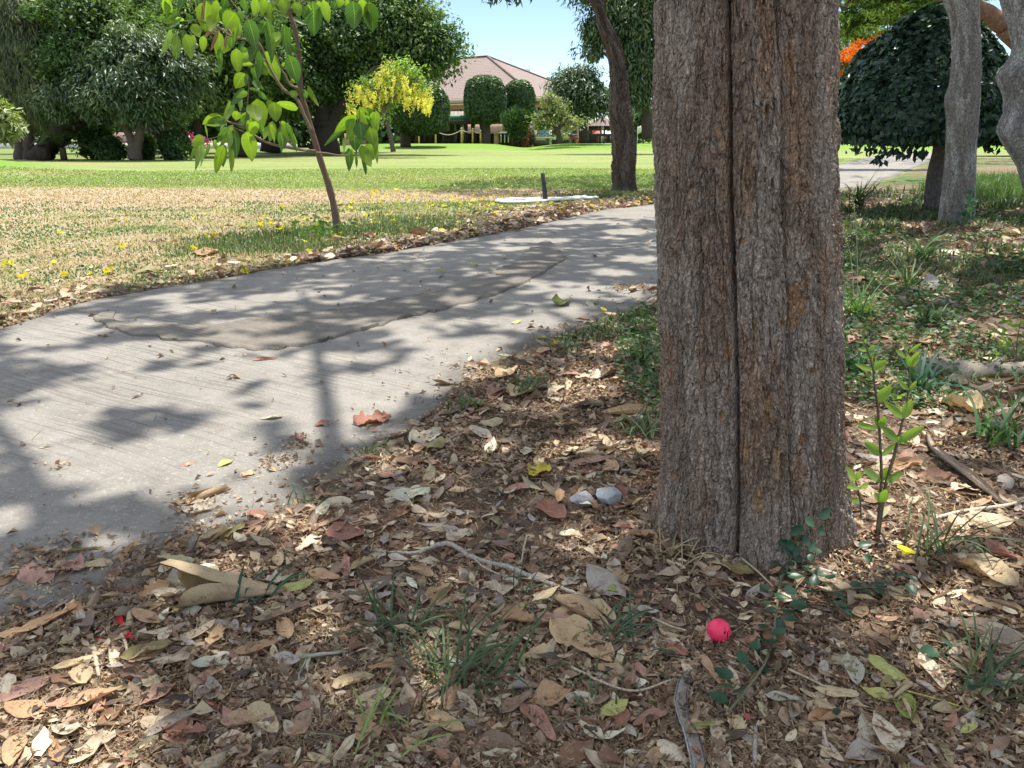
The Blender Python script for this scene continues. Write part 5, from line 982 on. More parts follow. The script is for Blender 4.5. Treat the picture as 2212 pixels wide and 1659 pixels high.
for a in [
 (395,1095,502,1057,.45,'roll','tan','large rolled tan leaf resting on the concrete, upper left of the cone-shaped leaf'),
 (762,918,846,906,.75,'torn','red','big jagged dark red leaf lying alone on the concrete path'),
 (538,1112,580,1128,.6,'cup','red','small folded red leaf on the concrete just above the litter corner'),
 (352,1188,430,1168,.5,'curl','tan','long yellowish-tan curled leaf at the path edge, left one of a pair'),
 (425,1192,505,1152,.45,'curl','straw','yellowish curled leaf at the path edge, right one of a pair'),
 (1161,1104,1220,1132,.75,'cup','red','glossy dark red cupped leaf standing below the two grey stones'),
 (963,1176,1022,1160,.6,'wavy','cream','pale cream crinkled leaf just above the bent grey branch'),
 (1092,1257,1090,1302,.75,'cup','cream','pale cream leaf lying just below the bent grey branch'),
 (1199,1302,1314,1368,.42,'curl','tan','large curled tan leaf at the lower end of the grey branch'),
 (1270,1312,1330,1352,.5,'curl','straw','orange-tan curled leaf touching the large curled leaf by the branch end'),
 (1187,1366,1326,1430,.55,'wavy','tan','biggest wavy tan leaf with holes, left of the pink ball'),
 (965,1368,1066,1386,.38,'roll','straw','straw-coloured rolled leaf like a tube between two grass tufts'),
 (1086,1338,1150,1366,.7,'twist','orange','crumpled orange-brown leaf left of the big wavy tan leaf'),
 (1100,1334,1132,1316,.7,'dome','lime','small pale yellow-green leaf poking up behind a crumpled orange one'),
 (1282,1452,1348,1470,.6,'cup','tan','cupped tan leaf below the big wavy tan leaf'),
 (1140,1532,1236,1508,.7,'cup','orange','big orange-tan cupped leaf at bottom centre'),
 (1296,1557,1356,1530,.6,'dome','lime','pale yellow-green leaf at bottom centre, left of the driftwood'),
 (1120,1530,1200,1618,.4,'curl','pink','long reddish curled leaf at the bottom below the orange-tan cupped leaf'),
 (1252,1572,1304,1620,.5,'wavy','cream','pale yellow crinkled leaf near the bottom edge left of the driftwood'),
 (1418,1618,1484,1660,.6,'dome','cream','smooth whitish leaf cut by the bottom edge beside the driftwood'),
 (1266,1240,1352,1302,.6,'dome','grey','large grey-tan leaf right of the grey branch, under a yellow-green one'),
 (1290,1262,1335,1294,.6,'dome','green','bright yellow-green leaf lying on a large grey-tan leaf'),
 (-10,1530,118,1474,.4,'flat','pink','long flat reddish-brown leaf at the left edge'),
 (120,1540,272,1510,.36,'cup','orange','orange-tan scoop-shaped leaf at lower left'),
 (305,1545,380,1490,.6,'cup','pink','folded pinkish-brown leaf right of the orange-tan scoop-shaped leaf'),
 (309,1607,438,1550,.32,'curl','grey','long greyish-olive curled leaf at lower left'),
 (262,1436,372,1408,.55,'cup','olive','yellow-olive cupped leaf with serrated rim below the red petals'),
 (503,1430,622,1386,.34,'flat','orange','narrow orange-brown leaf with wavy edge, lower left of centre'),
 (413,1450,498,1446,.45,'cup','pale','pale grey-green leaf lying alone, lower left of centre'),
 (628,1440,756,1420,.22,'roll','pale','long pale stick-like rolled leaf left of the grass tuft'),
 (550,1545,590,1612,.6,'twist','straw','pale straw leaf curled upright near the bottom, left of centre'),
 (351,1590,452,1600,.5,'torn','red','tattered red-brown leaf near the bottom left'),
 (612,1282,680,1272,.75,'dome','lime','rounded pale yellow-green leaf at the tip of the cone-shaped leaf'),
 (52,1232,112,1262,.65,'dome','pink','pinkish-tan leaf on the concrete at the left, below a leaf cluster'),
 (132,1216,178,1240,.75,'cup','pink','reddish folded leaf on the concrete right of the left cluster'),
 (139,1197,220,1187,.3,'roll','olive','olive rolled leaf on the concrete at the left'),
 (56,1212,128,1190,.5,'cup','pale','pale grey-green leaf on the concrete cluster at the left'),
 (30,1390,172,1325,.3,'cup','orange','long orange-tan leaf lying along the path edge at the left'),
 (-5,1388,84,1372,.4,'flat','orange','rusty orange leaf at the left edge beside the path corner'),
 (-6,1425,60,1400,.4,'cup','pink','pinkish curled leaf at the left edge below the rusty one'),
 (302,1306,372,1274,.6,'torn','orange','ragged rusty orange leaf touching the left of the cone-shaped leaf'),
 (640,1200,700,1172,.6,'wavy','cream','cream wavy leaf on the reddish soil at the path corner'),
 (716,1184,782,1136,.75,'flat','red','broad flat brick-red leaf on the reddish soil by the path corner'),
 (244,1225,303,1180,.4,'curl','tan','thin tan curled leaf on the concrete, leftmost of a pair near the cone-shaped leaf'),
 (293,1224,314,1180,.45,'curl','grey','thin greyish curled leaf on the concrete, rightmost of a pair near the cone-shaped leaf'),
 (845,1086,930,1072,.5,'wavy','pale','pale mint-coloured wavy leaf left of the two grey stones'),
 (887,968,953,938,.55,'wavy','cream','large cream leaf at the path edge below a grass tuft'),
 (922,980,958,958,.75,'dome','olive','dark olive rounded leaf at the path edge beside a cream one'),
 (855,1008,924,1000,.6,'dome','brown','brown humped leaf on the bank below the path edge'),
 (1071,826,1118,804,.6,'cup','tan','tan cupped leaf at the path edge, upper one'),
 (1100,868,1147,846,.85,'torn','straw','light tan crumpled leaf among grass blades near the path edge'),
 (1048,868,1100,850,.6,'twist','pink','rosy crumpled leaf left of the light tan crumpled one'),
 (1300,903,1432,898,.36,'curl','tan','largest rolled tan leaf touching the left side of the massive trunk'),
 (1196,930,1250,920,.6,'cup','straw','straw-coloured cupped leaf mid-bank left of the largest rolled leaf'),
 (1040,928,1086,914,.7,'dome','straw','domed straw leaf on the bank above a cream one'),
 (1015,934,1062,958,.45,'cup','cream','cream-green narrow leaf on the bank below a domed straw one'),
 (1227,1010,1326,998,.3,'flat','pink','pinkish flat leaf above the two grey stones'),
 (1209,818,1270,810,.35,'flat','pink','sunlit pink narrow leaf in grass above the largest rolled leaf'),
 (1140,1036,1190,1018,.75,'torn','yellow','crumpled yellow leaf on the bank upper left of the grey stones'),
 (1084,1068,1145,1064,.5,'cup','pink','mauve-brown leaf left of the two grey stones'),
 (1157,733,1187,733,.55,'curl','lime','yellow-green curled leaf on the path edge, leftmost of three'),
 (1198,735,1222,733,.6,'dome','lime','yellow-green curled leaf on the path edge, middle one of three'),
 (1222,735,1250,730,.6,'curl','lime','yellow-green curled leaf on the path edge, rightmost of three'),
 (1074,776,1124,778,.3,'cup','pale','whitish narrow leaf at the path edge'),
 (1206,664,1222,650,.75,'curl','green','green curled leaf standing alone on the concrete path'),
 (2068,1210,2190,1290,.78,'cup','straw','very large pale tan folded leaf at the right edge, lit by the sun'),
 (1873,1430,1958,1490,.5,'dome','lime','big yellow-green leaf at lower right, topmost of three on one stalk'),
 (1853,1500,1936,1535,.5,'cup','lime','yellow-green leaf at lower right, left one of three on one stalk'),
 (1940,1508,1962,1574,.55,'cup','green','yellow-green drooping leaf at lower right, lowest of three on one stalk'),
 (1828,1424,1850,1500,.45,'cup','pale','pale green-grey leaf left of the yellow-green trio'),
 (1882,1560,1938,1640,.62,'wavy','cream','large cream crinkled leaf below the yellow-green trio'),
 (1983,1428,2038,1504,.34,'cup','cream','long smooth pale leaf right of the yellow-green trio'),
 (1926,1230,1984,1264,.5,'cup','pink','reddish-tan leaf in a sun patch right of the massive trunk'),
 (1974,1324,2002,1360,.6,'dome','pink','pinkish-brown leaf left of the mossy hump at the right'),
 (1483,1590,1558,1582,.34,'curl','green','yellow-green pod-like curled leaf lying across the driftwood'),
 (1440,1410,1484,1428,.8,'torn','red','rusty red crumpled leaf just below left of the pink ball'),
 (1826,740,1918,768,.6,'cup','pink','large pinkish-brown leaf behind the seedling, right of the massive trunk'),
 (2056,870,2098,906,.85,'twist','straw','pale tan folded leaf below the exposed root on the right'),
 (2006,902,2034,894,.8,'dome','cream','small cream leaf left of the pale tan folded one'),
 (1919,1022,1992,1010,.5,'curl','orange','sunlit orange-tan rolled leaf behind the seedling stems'),
 (2076,938,2134,946,.3,'flat','cream','narrow whitish leaf at the right, below the exposed root'),
 (2028,780,2070,795,.5,'cup','tan','tan leaf leaning on top of the exposed root'),
 (1816,600,1860,622,.6,'dome','brown','brown domed leaf beside the upper right side of the massive trunk'),
 (1240,1390,1262,1378,.75,'dome','green','small green leaf lying on the big wavy tan leaf'),
 (425,557,470,545,.5,'cup','orange','orange-brown leaf on the grass verge at the far path edge, left of the sapling'),
 (292,594,346,583,.5,'dome','olive','large olive-tan leaf on the dry grass verge left of the sapling'),
 (130,640,152,632,.6,'cup','orange','rusty orange leaf at the far path edge on the left'),
 (700,525,760,520,.45,'roll','tan','long tan rolled leaf at the foot of the sapling'),
 (790,545,830,535,.5,'curl','brown','brown curled leaf at the far path edge right of the sapling'),
 (885,505,915,512,.6,'twist','brown','brown leaf standing at the far path edge near the yellow flowers'),
 (1130,462,1160,458,.6,'dome','pink','big dull brown leaf in the drift below the white hose'),
 (1105,700,1125,696,.6,'dome','lime','small pale yellow leaf on the concrete above the sun patches'),
 (545,780,600,775,.25,'curl','red','dark red sliver of a leaf on the concrete at mid path'),
 (275,865,310,855,.3,'curl','grey','grey thin leaf on the ribbed concrete'),
 (560,908,612,902,.5,'cup','pale','pale curled leaf on the concrete left of the jagged red one'),
 (680,922,715,914,.6,'cup','red','red-brown leaf on the concrete next left of the jagged red one'),
 (470,1012,505,996,.6,'cup','lime','yellow-green leaf on the concrete with a tiny flower beside it'),
 (520,1022,546,1030,.75,'flat','straw','pale orange square leaf on the concrete, near the litter corner'),
 (388,1010,424,1000,.5,'flat','pink','dusky pink leaf on the concrete left of centre'),
 (84,972,118,966,.3,'curl','pale','whitish sliver of a leaf on the concrete at far left'),
]: fallen(*a)

# further single leaves, described by colour, shape and the nearest landmark
WORDS = dict(tan='tan', straw='straw-coloured', cream='cream', brown='brown', red='rusty red', pink='pinkish-brown', orange='orange-brown', olive='olive', grey='greyish', pale='pale grey-green', dark='dark brown', lime='yellow-green')
KW = dict(flat='flat', cup='cupped', curl='curled', roll='rolled', torn='tattered', twist='twisted', wavy='wavy', dome='humped')
LM = [((1552, 1366), 'pink ball'), ((450, 1270), 'cone-shaped leaf'), ((1290, 1075), 'two grey stones'), ((1060, 1230), 'bent grey branch'), ((1440, 1200), 'foot of the massive trunk'), ((1880, 1100), 'seedling stems'), ((2100, 1250), 'very large pale folded leaf'), ((1950, 1500), 'yellow-green leaf trio'),
      ((1480, 1540), 'driftwood piece'), ((980, 1450), 'large grass tuft at bottom centre'), ((265, 1370), 'red petals'), ((200, 1530), 'orange-tan scoop-shaped leaf'), ((620, 1560), 'bottom edge left of centre'), ((1100, 860), 'grass at the path edge'), ((1360, 900), 'largest rolled tan leaf'), ((2080, 800), 'exposed root'), ((2050, 1020), 'grey curved bark piece'), ((760, 1100), 'reddish soil at the path corner'), ((1380, 625), 'leaf heap on the path'), ((90, 1215), 'leaf cluster on the concrete at left'), ((730, 500), 'sapling foot'), ((1200, 450), 'white hose'), ((1900, 600), 'shaded weeds right of the massive trunk'), ((800, 1400), 'pale rolled leaf left of the grass tuft'), ((640, 980), 'concrete left of the bank')]
rr = random.Random(99); cnt = 0; used_ = []
def ok_spot(px, py, dmin):
    for (a, b) in used_:
        if abs(a - px) < dmin and abs(b - py) < dmin * .6: return False
    return True
tries = 0
while cnt < 185 and tries < 20000:
    tries += 1; px = rr.uniform(0, 2212); py = rr.uniform(560, 1655)
    if 1405 < px < 1830 and py < 1220: continue
    gx_, gy_ = G(px, py); right = gx_ > x_near(gy_) + .02
    if not right:
        if float(clus(np.array([gx_]), np.array([gy_]))[0]) < .35: continue
    if not ok_spot(px, py, 26): continue
    used_.append((px, py)); colr = rr.choices(['tan', 'straw', 'cream', 'brown', 'red', 'pink', 'orange', 'olive', 'grey', 'pale', 'dark', 'lime'], [20, 14, 8, 14, 5, 11, 9, 3, 10, 6, 5, 2])[0]
    kind = rr.choice(['cup', 'curl', 'roll', 'torn', 'twist', 'wavy', 'dome', 'cup', 'flat']); s_ = rr.uniform(.035, .075) * (1 + .12 * gy_); an = rr.uniform(0, 6.28)
    a = (px, py); X1, Y1_ = gx_ + math.cos(an) * s_, gy_ + math.sin(an) * s_; q_ = D(np.array([[X1, Y1_, 0.0]])); bx, by = float(q_[0][0]), float(q_[1][0])
    lm = min(LM, key=lambda k: math.hypot(k[0][0] - px, (k[0][1] - py) * 1.5)); ddx, ddy = px - lm[0][0], py - lm[0][1]; dist = math.hypot(ddx, ddy)
    side = ('right of' if ddx > 0 else 'left of') if abs(ddx) > abs(ddy) * 1.2 else ('below' if ddy > 0 else 'above'); near = 'close ' if dist < 70 else ''
    fallen(px, py, bx, by, rr.choice([.36, .45, .55]), kind, colr, '%s %s leaf lying %s%s the %s' % (WORDS[colr], KW[kind], near, side, lm[1]), seed=rr.randrange(90), group='dry leaves scattered over the litter'); cnt += 1

seen = {}
for o in [q for q in bpy.data.objects if q.get('group') == 'dry leaves scattered over the litter']: seen.setdefault(o['label'], []).append(o)
for lab, L_ in seen.items():
    if len(L_) > 1:
        L_.sort(key=lambda q: q.location.x / q.location.y)
        for i, q in enumerate(L_): q['label'] = lab + ', ' + ('left one' if i == 0 else 'right one' if i == len(L_) - 1 else 'middle one')
# the big cone-shaped leaf
a = surf(618, 1285); b = surf(385, 1312); ax_ = b - a; Ln = np.linalg.norm(ax_) * .98; ax_ = unit(ax_); up_ = np.array([0, 0, 1.0]); sd_ = unit(np.cross(ax_, up_))
nu, nv = 26, 34; g = Geo(); u_ = np.linspace(0, 1, nu); vv_ = np.linspace(-1, 1, nv); UU, VV = np.meshgrid(u_, vv_, indexing='ij')
rad = (.006 + .043 * UU ** 1.1) ; ang = VV * (3.35 - 1.05 * UU ** 3) + .75; lenj = 1 + UU ** 6 * .10 * (fbm(VV * 4 + 5, VV * 0, s=5, o=3) - .5) * 2 - .10 * UU ** 4 * np.cos(ang)
cx = a + ax_ * (UU * Ln * lenj)[..., None]; w_ = 1 + .10 * UU * np.sin(VV * 5) + .05 * VV
P = cx + sd_ * (np.sin(ang) * rad * w_)[..., None] + up_ * (rad * 1.02 - np.cos(ang) * rad * w_ + .004)[..., None]; P = P + rng.normal(size=P.shape) * .0006
cc = np.array([.50, .375, .225]) * (1 + .12 * (fbm(UU * 6, VV * 4, s=6) - .5))[..., None]
g.add(P.reshape(-1, 3), gridF(nu, nv), c=cc.reshape(-1, 3), uv=np.stack([VV * .5 + .5, UU], -1).reshape(-1, 2))
Pi = cx + (P - cx) * .955; Pi = Pi + up_ * .001; g.add(Pi.reshape(-1, 3), gridF(nu, nv)[:, ::-1], c=np.array([.23, .16, .05]), uv=np.stack([VV * .5 + .5, UU], -1).reshape(-1, 2)); tag(g.build('fallen_leaf', M_dry, smooth=True), 'very large tan leaf rolled into a cone with a dark olive open mouth facing left', 'leaf', 'fallen leaves')

# ------------------------------------------------------------------ small things on the ground
def gtube(name, label, cat, pts, rad, c, z0=.012, mat=None, n=8, jit=.0, k=6, group=None, lifts=None):
    P = []
    for i, (x_, y_) in enumerate(pts): s_ = surf(x_, y_); P.append(s_ + [0, 0, z0 + (lifts[i] if lifts else 0)])
    pp = spline(P, k); rd = np.interp(np.linspace(0, 1, len(pp)), np.linspace(0, 1, len(rad)), rad); r = np.random.default_rng(int(pts[0][0])); pp = pp + r.normal(size=pp.shape) * jit
    V, F4, F3 = tube(pp, rd, n); g = Geo(); g.add(V, F4, F3, c=c); return tag(g.build(name, mat or M_twig, smooth=True), label, cat, group)
Z8 = lambda L: [(713 + x * .3472, 1097 + y * .3472) for x, y in L]; Z9 = lambda L: [(1426 + x * .355, 1097 + y * .355) for x, y in L]; Z7 = lambda L: [(x * .3472, 1097 + y * .3472) for x, y in L]; Z6 = lambda L: [(1426 + x * .355, 548.5 + y * .355) for x, y in L]
gtube('fallen_branch', 'bent pale grey branch lying across the litter left of the massive trunk', 'branch', Z8([(320, 300), (420, 305), (520, 312), (620, 285), (680, 258), (760, 262), (850, 318), (960, 365), (1100, 400), (1200, 440), (1330, 488), (1480, 545), (1600, 605)]), [.0015, .003, .004, .0045, .006, .006, .0055, .0055, .006, .006, .005, .0045, .004], (.38, .345, .29), jit=.0008)
gtube('twig', 'dark twig at the litter corner left of the cone-shaped leaf', 'twig', Z7([(440, 670), (560, 660), (700, 640), (820, 605), (900, 590), (1050, 560)]), [.002, .004, .005, .005, .004, .003], (.16, .12, .09), jit=.0006)
gtube('twig', 'short pale twig standing below the red petals', 'twig', Z7([(590, 910), (605, 990), (622, 1085)]), [.005, .004, .003], (.45, .36, .26))
gtube('twig', 'pale thin twig beside the red petals', 'twig', Z7([(760, 820), (785, 870), (800, 940)]), [.003, .003, .002], (.55, .45, .33))
gtube('twig', 'thin dark stem on the litter at the left edge', 'twig', Z7([(385, 790), (365, 890), (350, 1000)]), [.0018, .0018, .0015], (.10, .07, .05))
gtube('twig', 'long pale stick lying at the right behind the very large folded leaf', 'twig', Z9([(1640, 100), (1780, 60), (1920, 35), (2080, 15), (2220, -20)]), [.004, .005, .005, .005, .004], (.50, .44, .35))
gtube('twig', 'short pale stick at the foot of the massive trunk, right side', 'twig', Z9([(890, 385), (960, 405), (1070, 435)]), [.005, .006, .004], (.42, .38, .32))
gtube('twig', 'thin grey twig upright near the bottom, right of the driftwood', 'twig', Z9([(575, 1370), (572, 1470), (570, 1600)]), [.003, .0035, .0035], (.34, .32, .28))
gtube('twig', 'thin pale twig curving near the bottom, left of the cream crinkled leaf', 'twig', Z9([(985, 1250), (990, 1400), (1030, 1560)]), [.0015, .003, .0025], (.50, .38, .28))
gtube('twig', 'dark short stick on the concrete above the sun patches', 'twig', [(845, 652), (880, 645)], [.003, .002], (.12, .10, .08))
gtube('twig', 'thin stalk running right from the yellow-green leaf trio', 'twig', Z9([(1490, 1150), (1640, 1190), (1800, 1240), (1960, 1300)]), [.002, .0016, .0014, .001], (.48, .45, .14))
for i, (pts, lab) in enumerate([(Z8([(1225, 215), (1205, 300), (1190, 390)]), 'short curved pale stem above the bent grey branch'), (Z8([(900, 370), (960, 420), (1060, 470)]), 'thin straw stem just below the bent grey branch'), (Z8([(2000, 740), (2110, 790), (2212, 820)]), 'pale straw lying left of the pink ball'), (Z8([(1500, 1050), (1700, 1150), (1900, 1200), (2120, 1130)]), 'long thin brown stem below the big wavy tan leaf'), (Z9([(490, 355), (590, 440), (680, 530)]), 'thin pale straw before the foot of the massive trunk'), (Z9([(770, 1040), (880, 1090), (1000, 1150)]), 'pale straw in the litter left of the yellow-green leaf trio')]):
    gtube('dry_stem', lab, 'stem', pts, [.0022, .002, .0016], (.44, .36, .25), z0=.02)
# pieces of bark / driftwood
def woodpiece(name, label, pts, wid, c, seed, hollow=True):
    P = np.array([surf(*q) + [0, 0, .012] for q in pts]); pp = spline(P, 7); m = len(pp); T = unit(np.gradient(pp, axis=0)); sd = unit(np.cross(T, [0, 0, 1.0])); upv = np.cross(sd, T); w_ = np.interp(np.linspace(0, 1, m), np.linspace(0, 1, len(wid)), wid); K = 12; a = np.linspace(-1.9, 1.9, K)
    r = np.random.default_rng(seed); rr_ = w_[:, None] * (1 + .04 * r.normal(size=(m, 1))) * (1 + .05 * r.normal(size=(1, K)))
    V = pp[:, None] + sd[:, None] * (np.sin(a)[None, :, None] * rr_[..., None]) + upv[:, None] * ((.9 * w_[:, None] - np.cos(a + .5)[None] * rr_ * .8)[..., None])
    V2 = pp[:, None] + (V - pp[:, None]) * .82 + upv[:, None] * .001; g = Geo(); cc = np.array(c) * (.75 + .5 * fbm(np.repeat(np.arange(m)[:, None] * .15, K, 1), np.repeat(np.arange(K)[None] * 1.5, m, 0), s=seed))[..., None]
    g.add(V.reshape(-1, 3), gridF(m, K), c=cc.reshape(-1, 3)); g.add(V2.reshape(-1, 3), gridF(m, K)[:, ::-1], c=cc.reshape(-1, 3) * .8); return tag(g.build(name, M_twig, smooth=True), label, 'wood')
woodpiece('bark_piece', 'grey curved trough of bark lying right of the seedling', Z6([(1625, 1125), (1660, 1220), (1730, 1290), (1810, 1350), (1900, 1420), (1990, 1490), (2090, 1560)]), [.006, .016, .02, .021, .02, .015, .005], (.44, .37, .30), 5)
woodpiece('driftwood', 'weathered grey split wood piece at the bottom below the pink ball', Z9([(172, 1030), (140, 1120), (120, 1230), (140, 1350), (180, 1440), (215, 1580), (230, 1680)]), [.003, .009, .0105, .010, .013, .013, .012], (.40, .37, .33), 6)
# roots
def rootmesh(name, label, pts, rad, c, seed, sink):
    P = [surf(*q) for q in pts]; P = spline([p_ + [0, 0, s_] for p_, s_ in zip(P, sink)], 8); R_ = np.interp(np.linspace(0, 1, len(P)), np.linspace(0, 1, len(rad)), rad); V, F4, F3 = tube(P, R_, 22); N3 = (fbm(V[:, 0] * 30, V[:, 1] * 60, V[:, 2] * 60, s=seed, o=4) - .5); V[:, 2] += N3 * .03; V[:, 1] += N3 * .015
    cc = np.array(c) * (.6 + .9 * fbm(V[:, 0] * 18, V[:, 1] * 50, V[:, 2] * 50, s=seed + 1))[:, None]; g = Geo(); g.add(V, F4, F3, c=cc); return tag(g.build(name, M_twig, smooth=True), label, 'root')
rootmesh('tree_root', 'thick exposed root running to the right edge behind the seedling', [(1930, 772), (1985, 792), (2040, 802), (2090, 812), (2150, 808), (2230, 802)], [.012, .036, .042, .042, .038, .036], (.40, .34, .26), 7, [-.01, .008, .012, .014, .008, .004])
rootmesh('tree_root', 'half-buried mossy root hump at the lower right', [(1960, 1300), (2040, 1330), (2120, 1362), (2180, 1395), (2260, 1430)], [.02, .045, .055, .055, .05], (.26, .20, .15), 8, [-.045, -.040, -.036, -.036, -.038])
# stones
def stone(lab, x, y, w_, h_, seed, c):
    p0 = surf(x, y + h_ * .4); s_ = np.linalg.norm(surf(x + w_ / 2, y) - surf(x - w_ / 2, y)) / 2; r = np.random.default_rng(seed); n_ = 40; th = np.linspace(0, np.pi, n_); ph = np.linspace(0, 2 * np.pi, 60, endpoint=False); TH, PH = np.meshgrid(th, ph, indexing='ij'); d = np.stack([np.sin(TH) * np.cos(PH), np.sin(TH) * np.sin(PH), np.cos(TH)], -1).reshape(-1, 3)
    pl = rdir(13, r); rad = np.min(np.stack([.82 / np.clip(d @ q, .12, 9) for q in pl] + [np.full(len(d), 1.25)]), 0); rad = rad + .06 * (fbm(d[:, 0] * 4, d[:, 1] * 4, d[:, 2] * 4, s=seed) - .5)
    V = p0 + d * rad[:, None] * [s_, s_ * .8, s_ * .62] + [0, s_ * .4, s_ * .40]; i, j = np.meshgrid(np.arange(n_ - 1), np.arange(60), indexing='ij'); j2 = (j + 1) % 60
    g = Geo(); g.add(V, np.stack([i * 60 + j, (i + 1) * 60 + j, (i + 1) * 60 + j2, i * 60 + j2], -1).reshape(-1, 4), c=np.array(c) * (.8 + .4 * fbm(V[:, 0] * 90, V[:, 1] * 90, V[:, 2] * 90, s=seed + 3))[:, None]); tag(g.build('stone', M_rock), lab, 'stone', 'two grey stones left of the massive trunk')
M_rock = mat_simple('rock', None, .85, 160, .2, .002)
stone('light bluish-grey angular stone, right and taller one of two left of the massive trunk', 1318, 1072, 62, 46, 3, (.42, .43, .43)); stone('flatter grey stone, left one of two left of the massive trunk', 1258, 1082, 52, 30, 8, (.34, .34, .34))
# small clods in the soil
# red petals
def petal(lab, pts, w_, c, name='petal', cat='petal'):
    a = surf(*pts[0]) + [0, 0, .016]; b = surf(*pts[1]) + [0, 0, .012]; V, F, U = leafgrid(1, w_, 8, 4, .8, .4, .04, 2); dv = b - a; Ln = np.linalg.norm(dv) * .7; V = place(V, (a + b) / 2, math.atan2(-dv[0], dv[1]), 0, .3, Ln); g = Geo(); g.add(V, F, c=c); return tag(g.build(name, M_flower, smooth=True), lab, cat)
petal('bright red sliver standing in a sunlit patch, upper one of the red petals', Z7([(735, 690), (775, 790)]), .3, (.70, .035, .04)); petal('bright red sliver, lower one of the pair of red petals', Z7([(765, 795), (850, 870)]), .3, (.66, .035, .04)); petal('short red scrap left of the red petals', Z7([(600, 860), (650, 850)]), .5, (.55, .04, .05)); petal('small square red scrap below the red petals', Z7([(805, 1105), (848, 1100)]), .8, (.72, .04, .04)); petal('tiny red scrap right of the cone leaf base, above the petals', Z7([(1210, 705), (1245, 712)]), .5, (.5, .06, .05)); petal('pink-and-white petal on the litter right of the driftwood', Z9([(505, 1280), (548, 1350)]), .55, (.55, .14, .14))
petal('tiny red scrap right of the massive trunk near the seedling', Z6([(1092, 1135), (1130, 1128)]), .6, (.6, .04, .05))
# tiny pale blossoms
def blossom(x, y, lab, c=(.62, .60, .34), s_=.011, grp='tiny pale blossoms fallen on the litter', name='fallen_blossom', n=5, up=.006, seed=0):
    p0 = surf(x, y) + [0, 0, up]; r = np.random.default_rng(int(x * 3 + y) + seed); g = Geo(); tl = Euler((r.normal() * .4, r.normal() * .4, r.uniform(0, 6)), 'XYZ').to_matrix()
    for k in range(n): V, F, U = leafgrid(s_, s_ * (.34 if n == 5 and s_ < .02 else .85), 5, 2, .4, -.9, .05, 1, r); V = V + [0, s_ * .55, 0]; V = place(V, (0, 0, 0), k * 2 * math.pi / n, .5, 0); g.add(V @ np.array(tl).T + p0, F, c=np.array(c) * r.uniform(.85, 1.1))
    V, F4, F3 = tube([p0, p0 - np.array(tl) @ [0, 0, s_ * .6]], s_ * .10, 5); g.add(V, F4, F3, c=np.array(c) * .7)
    return tag(g.build(name, M_flower), lab, 'flower', grp)
ORD = []
for (pts, lab) in [(Z7([(230, 510), (300, 535), (90, 635)]), 'tiny pale blossom on the concrete left of the cone-shaped leaf'), (Z7([(775, 450), (760, 555), (900, 670)]), 'tiny pale blossom at the litter edge left of the cone-shaped leaf'), (Z7([(1875, 710), (1810, 585), (1880, 120), (2140, 370)]), 'tiny pale blossom in the litter right of the cone-shaped leaf'),
    (Z7([(180, 1300), (30, 1260), (450, 1330)]), 'tiny pale blossom around the orange-tan scoop-shaped leaf'), (Z8([(1270, 820), (1260, 880), (1240, 960), (1780, 740)]), 'tiny pale blossom around the big wavy tan leaf'), (Z8([(1780, 1335), (1500, 1150), (2060, 1020), (850, 640)]), 'tiny pale blossom in the litter at bottom centre'), (Z9([(2140, 1040), (2060, 1540), (20, 990), (450, 1390)]), 'tiny pale blossom in the litter at the lower right')]:
    for (x_, y_) in pts: ORD.append((x_, lab, blossom(x_, y_, lab)))
YG = 'yellow blossoms fallen around the path'
for (x_, y_, lab) in [(1302, 678, 'bright yellow blossom alone on the concrete left of the massive trunk'), (955, 590, 'yellow blossom flattened on the concrete, lower one of two'), (1022, 577, 'yellow blossom flattened on the concrete, upper one of two'), (1198, 750, 'yellow blossom at the path edge above the grass'), (418, 543, 'yellow blossom beside the orange-brown leaf on the verge'), (657, 528, 'large yellow blossom in the verge left of the sapling foot'), (118, 573, 'yellow blossom on dry grass at the left'), (196, 598, 'yellow blossom pair on dry grass near the olive leaf'), (1950, 1212, 'yellow petal cup in the sun patch right of the massive trunk'), (955, 504, 'yellow blossom at the far path edge, leftmost of three'), (985, 505, 'yellow blossom at the far path edge, middle one of three'), (1030, 510, 'yellow blossom at the far path edge, rightmost of three'), (640, 570, 'yellow-brown leaf-like blossom on the far path edge left of the sapling')]:
    blossom(x_, y_, lab, (.85, .74, .04), .022 if y_ > 560 else .036, YG, 'yellow_blossom', 6, .02)
r = np.random.default_rng(19); proto = []
for k in range(4):
    g = Geo(); 
    for q in range(6): V, F, U = leafgrid(.045, .034, 5, 2, .5, -1.0, .06, 1, r); V = V + [0, .026, 0]; g.add(place(V, (0, 0, .02), q * 1.05 + r.normal() * .2, .45 + r.normal() * .2, r.normal() * .3), F, c=np.array([.80, .67, .03]) * r.uniform(.85, 1.1))
    proto.append(g.build('yellow_blossom', M_flower, link=False))
REG = [(0, 740, 470, 610, 'yellow blossom on the dry grass left of the sapling', 22), (560, 1000, 440, 520, 'yellow blossom scattered in grass around the sapling foot', 50), (760, 1090, 412, 450, 'yellow blossom on the grass right of the sapling', 42), (1050, 1400, 395, 470, 'yellow blossom around the white hose and dark post', 34), (1240, 1410, 428, 455, 'yellow blossom near the foot of the curved dark trunk', 8)]
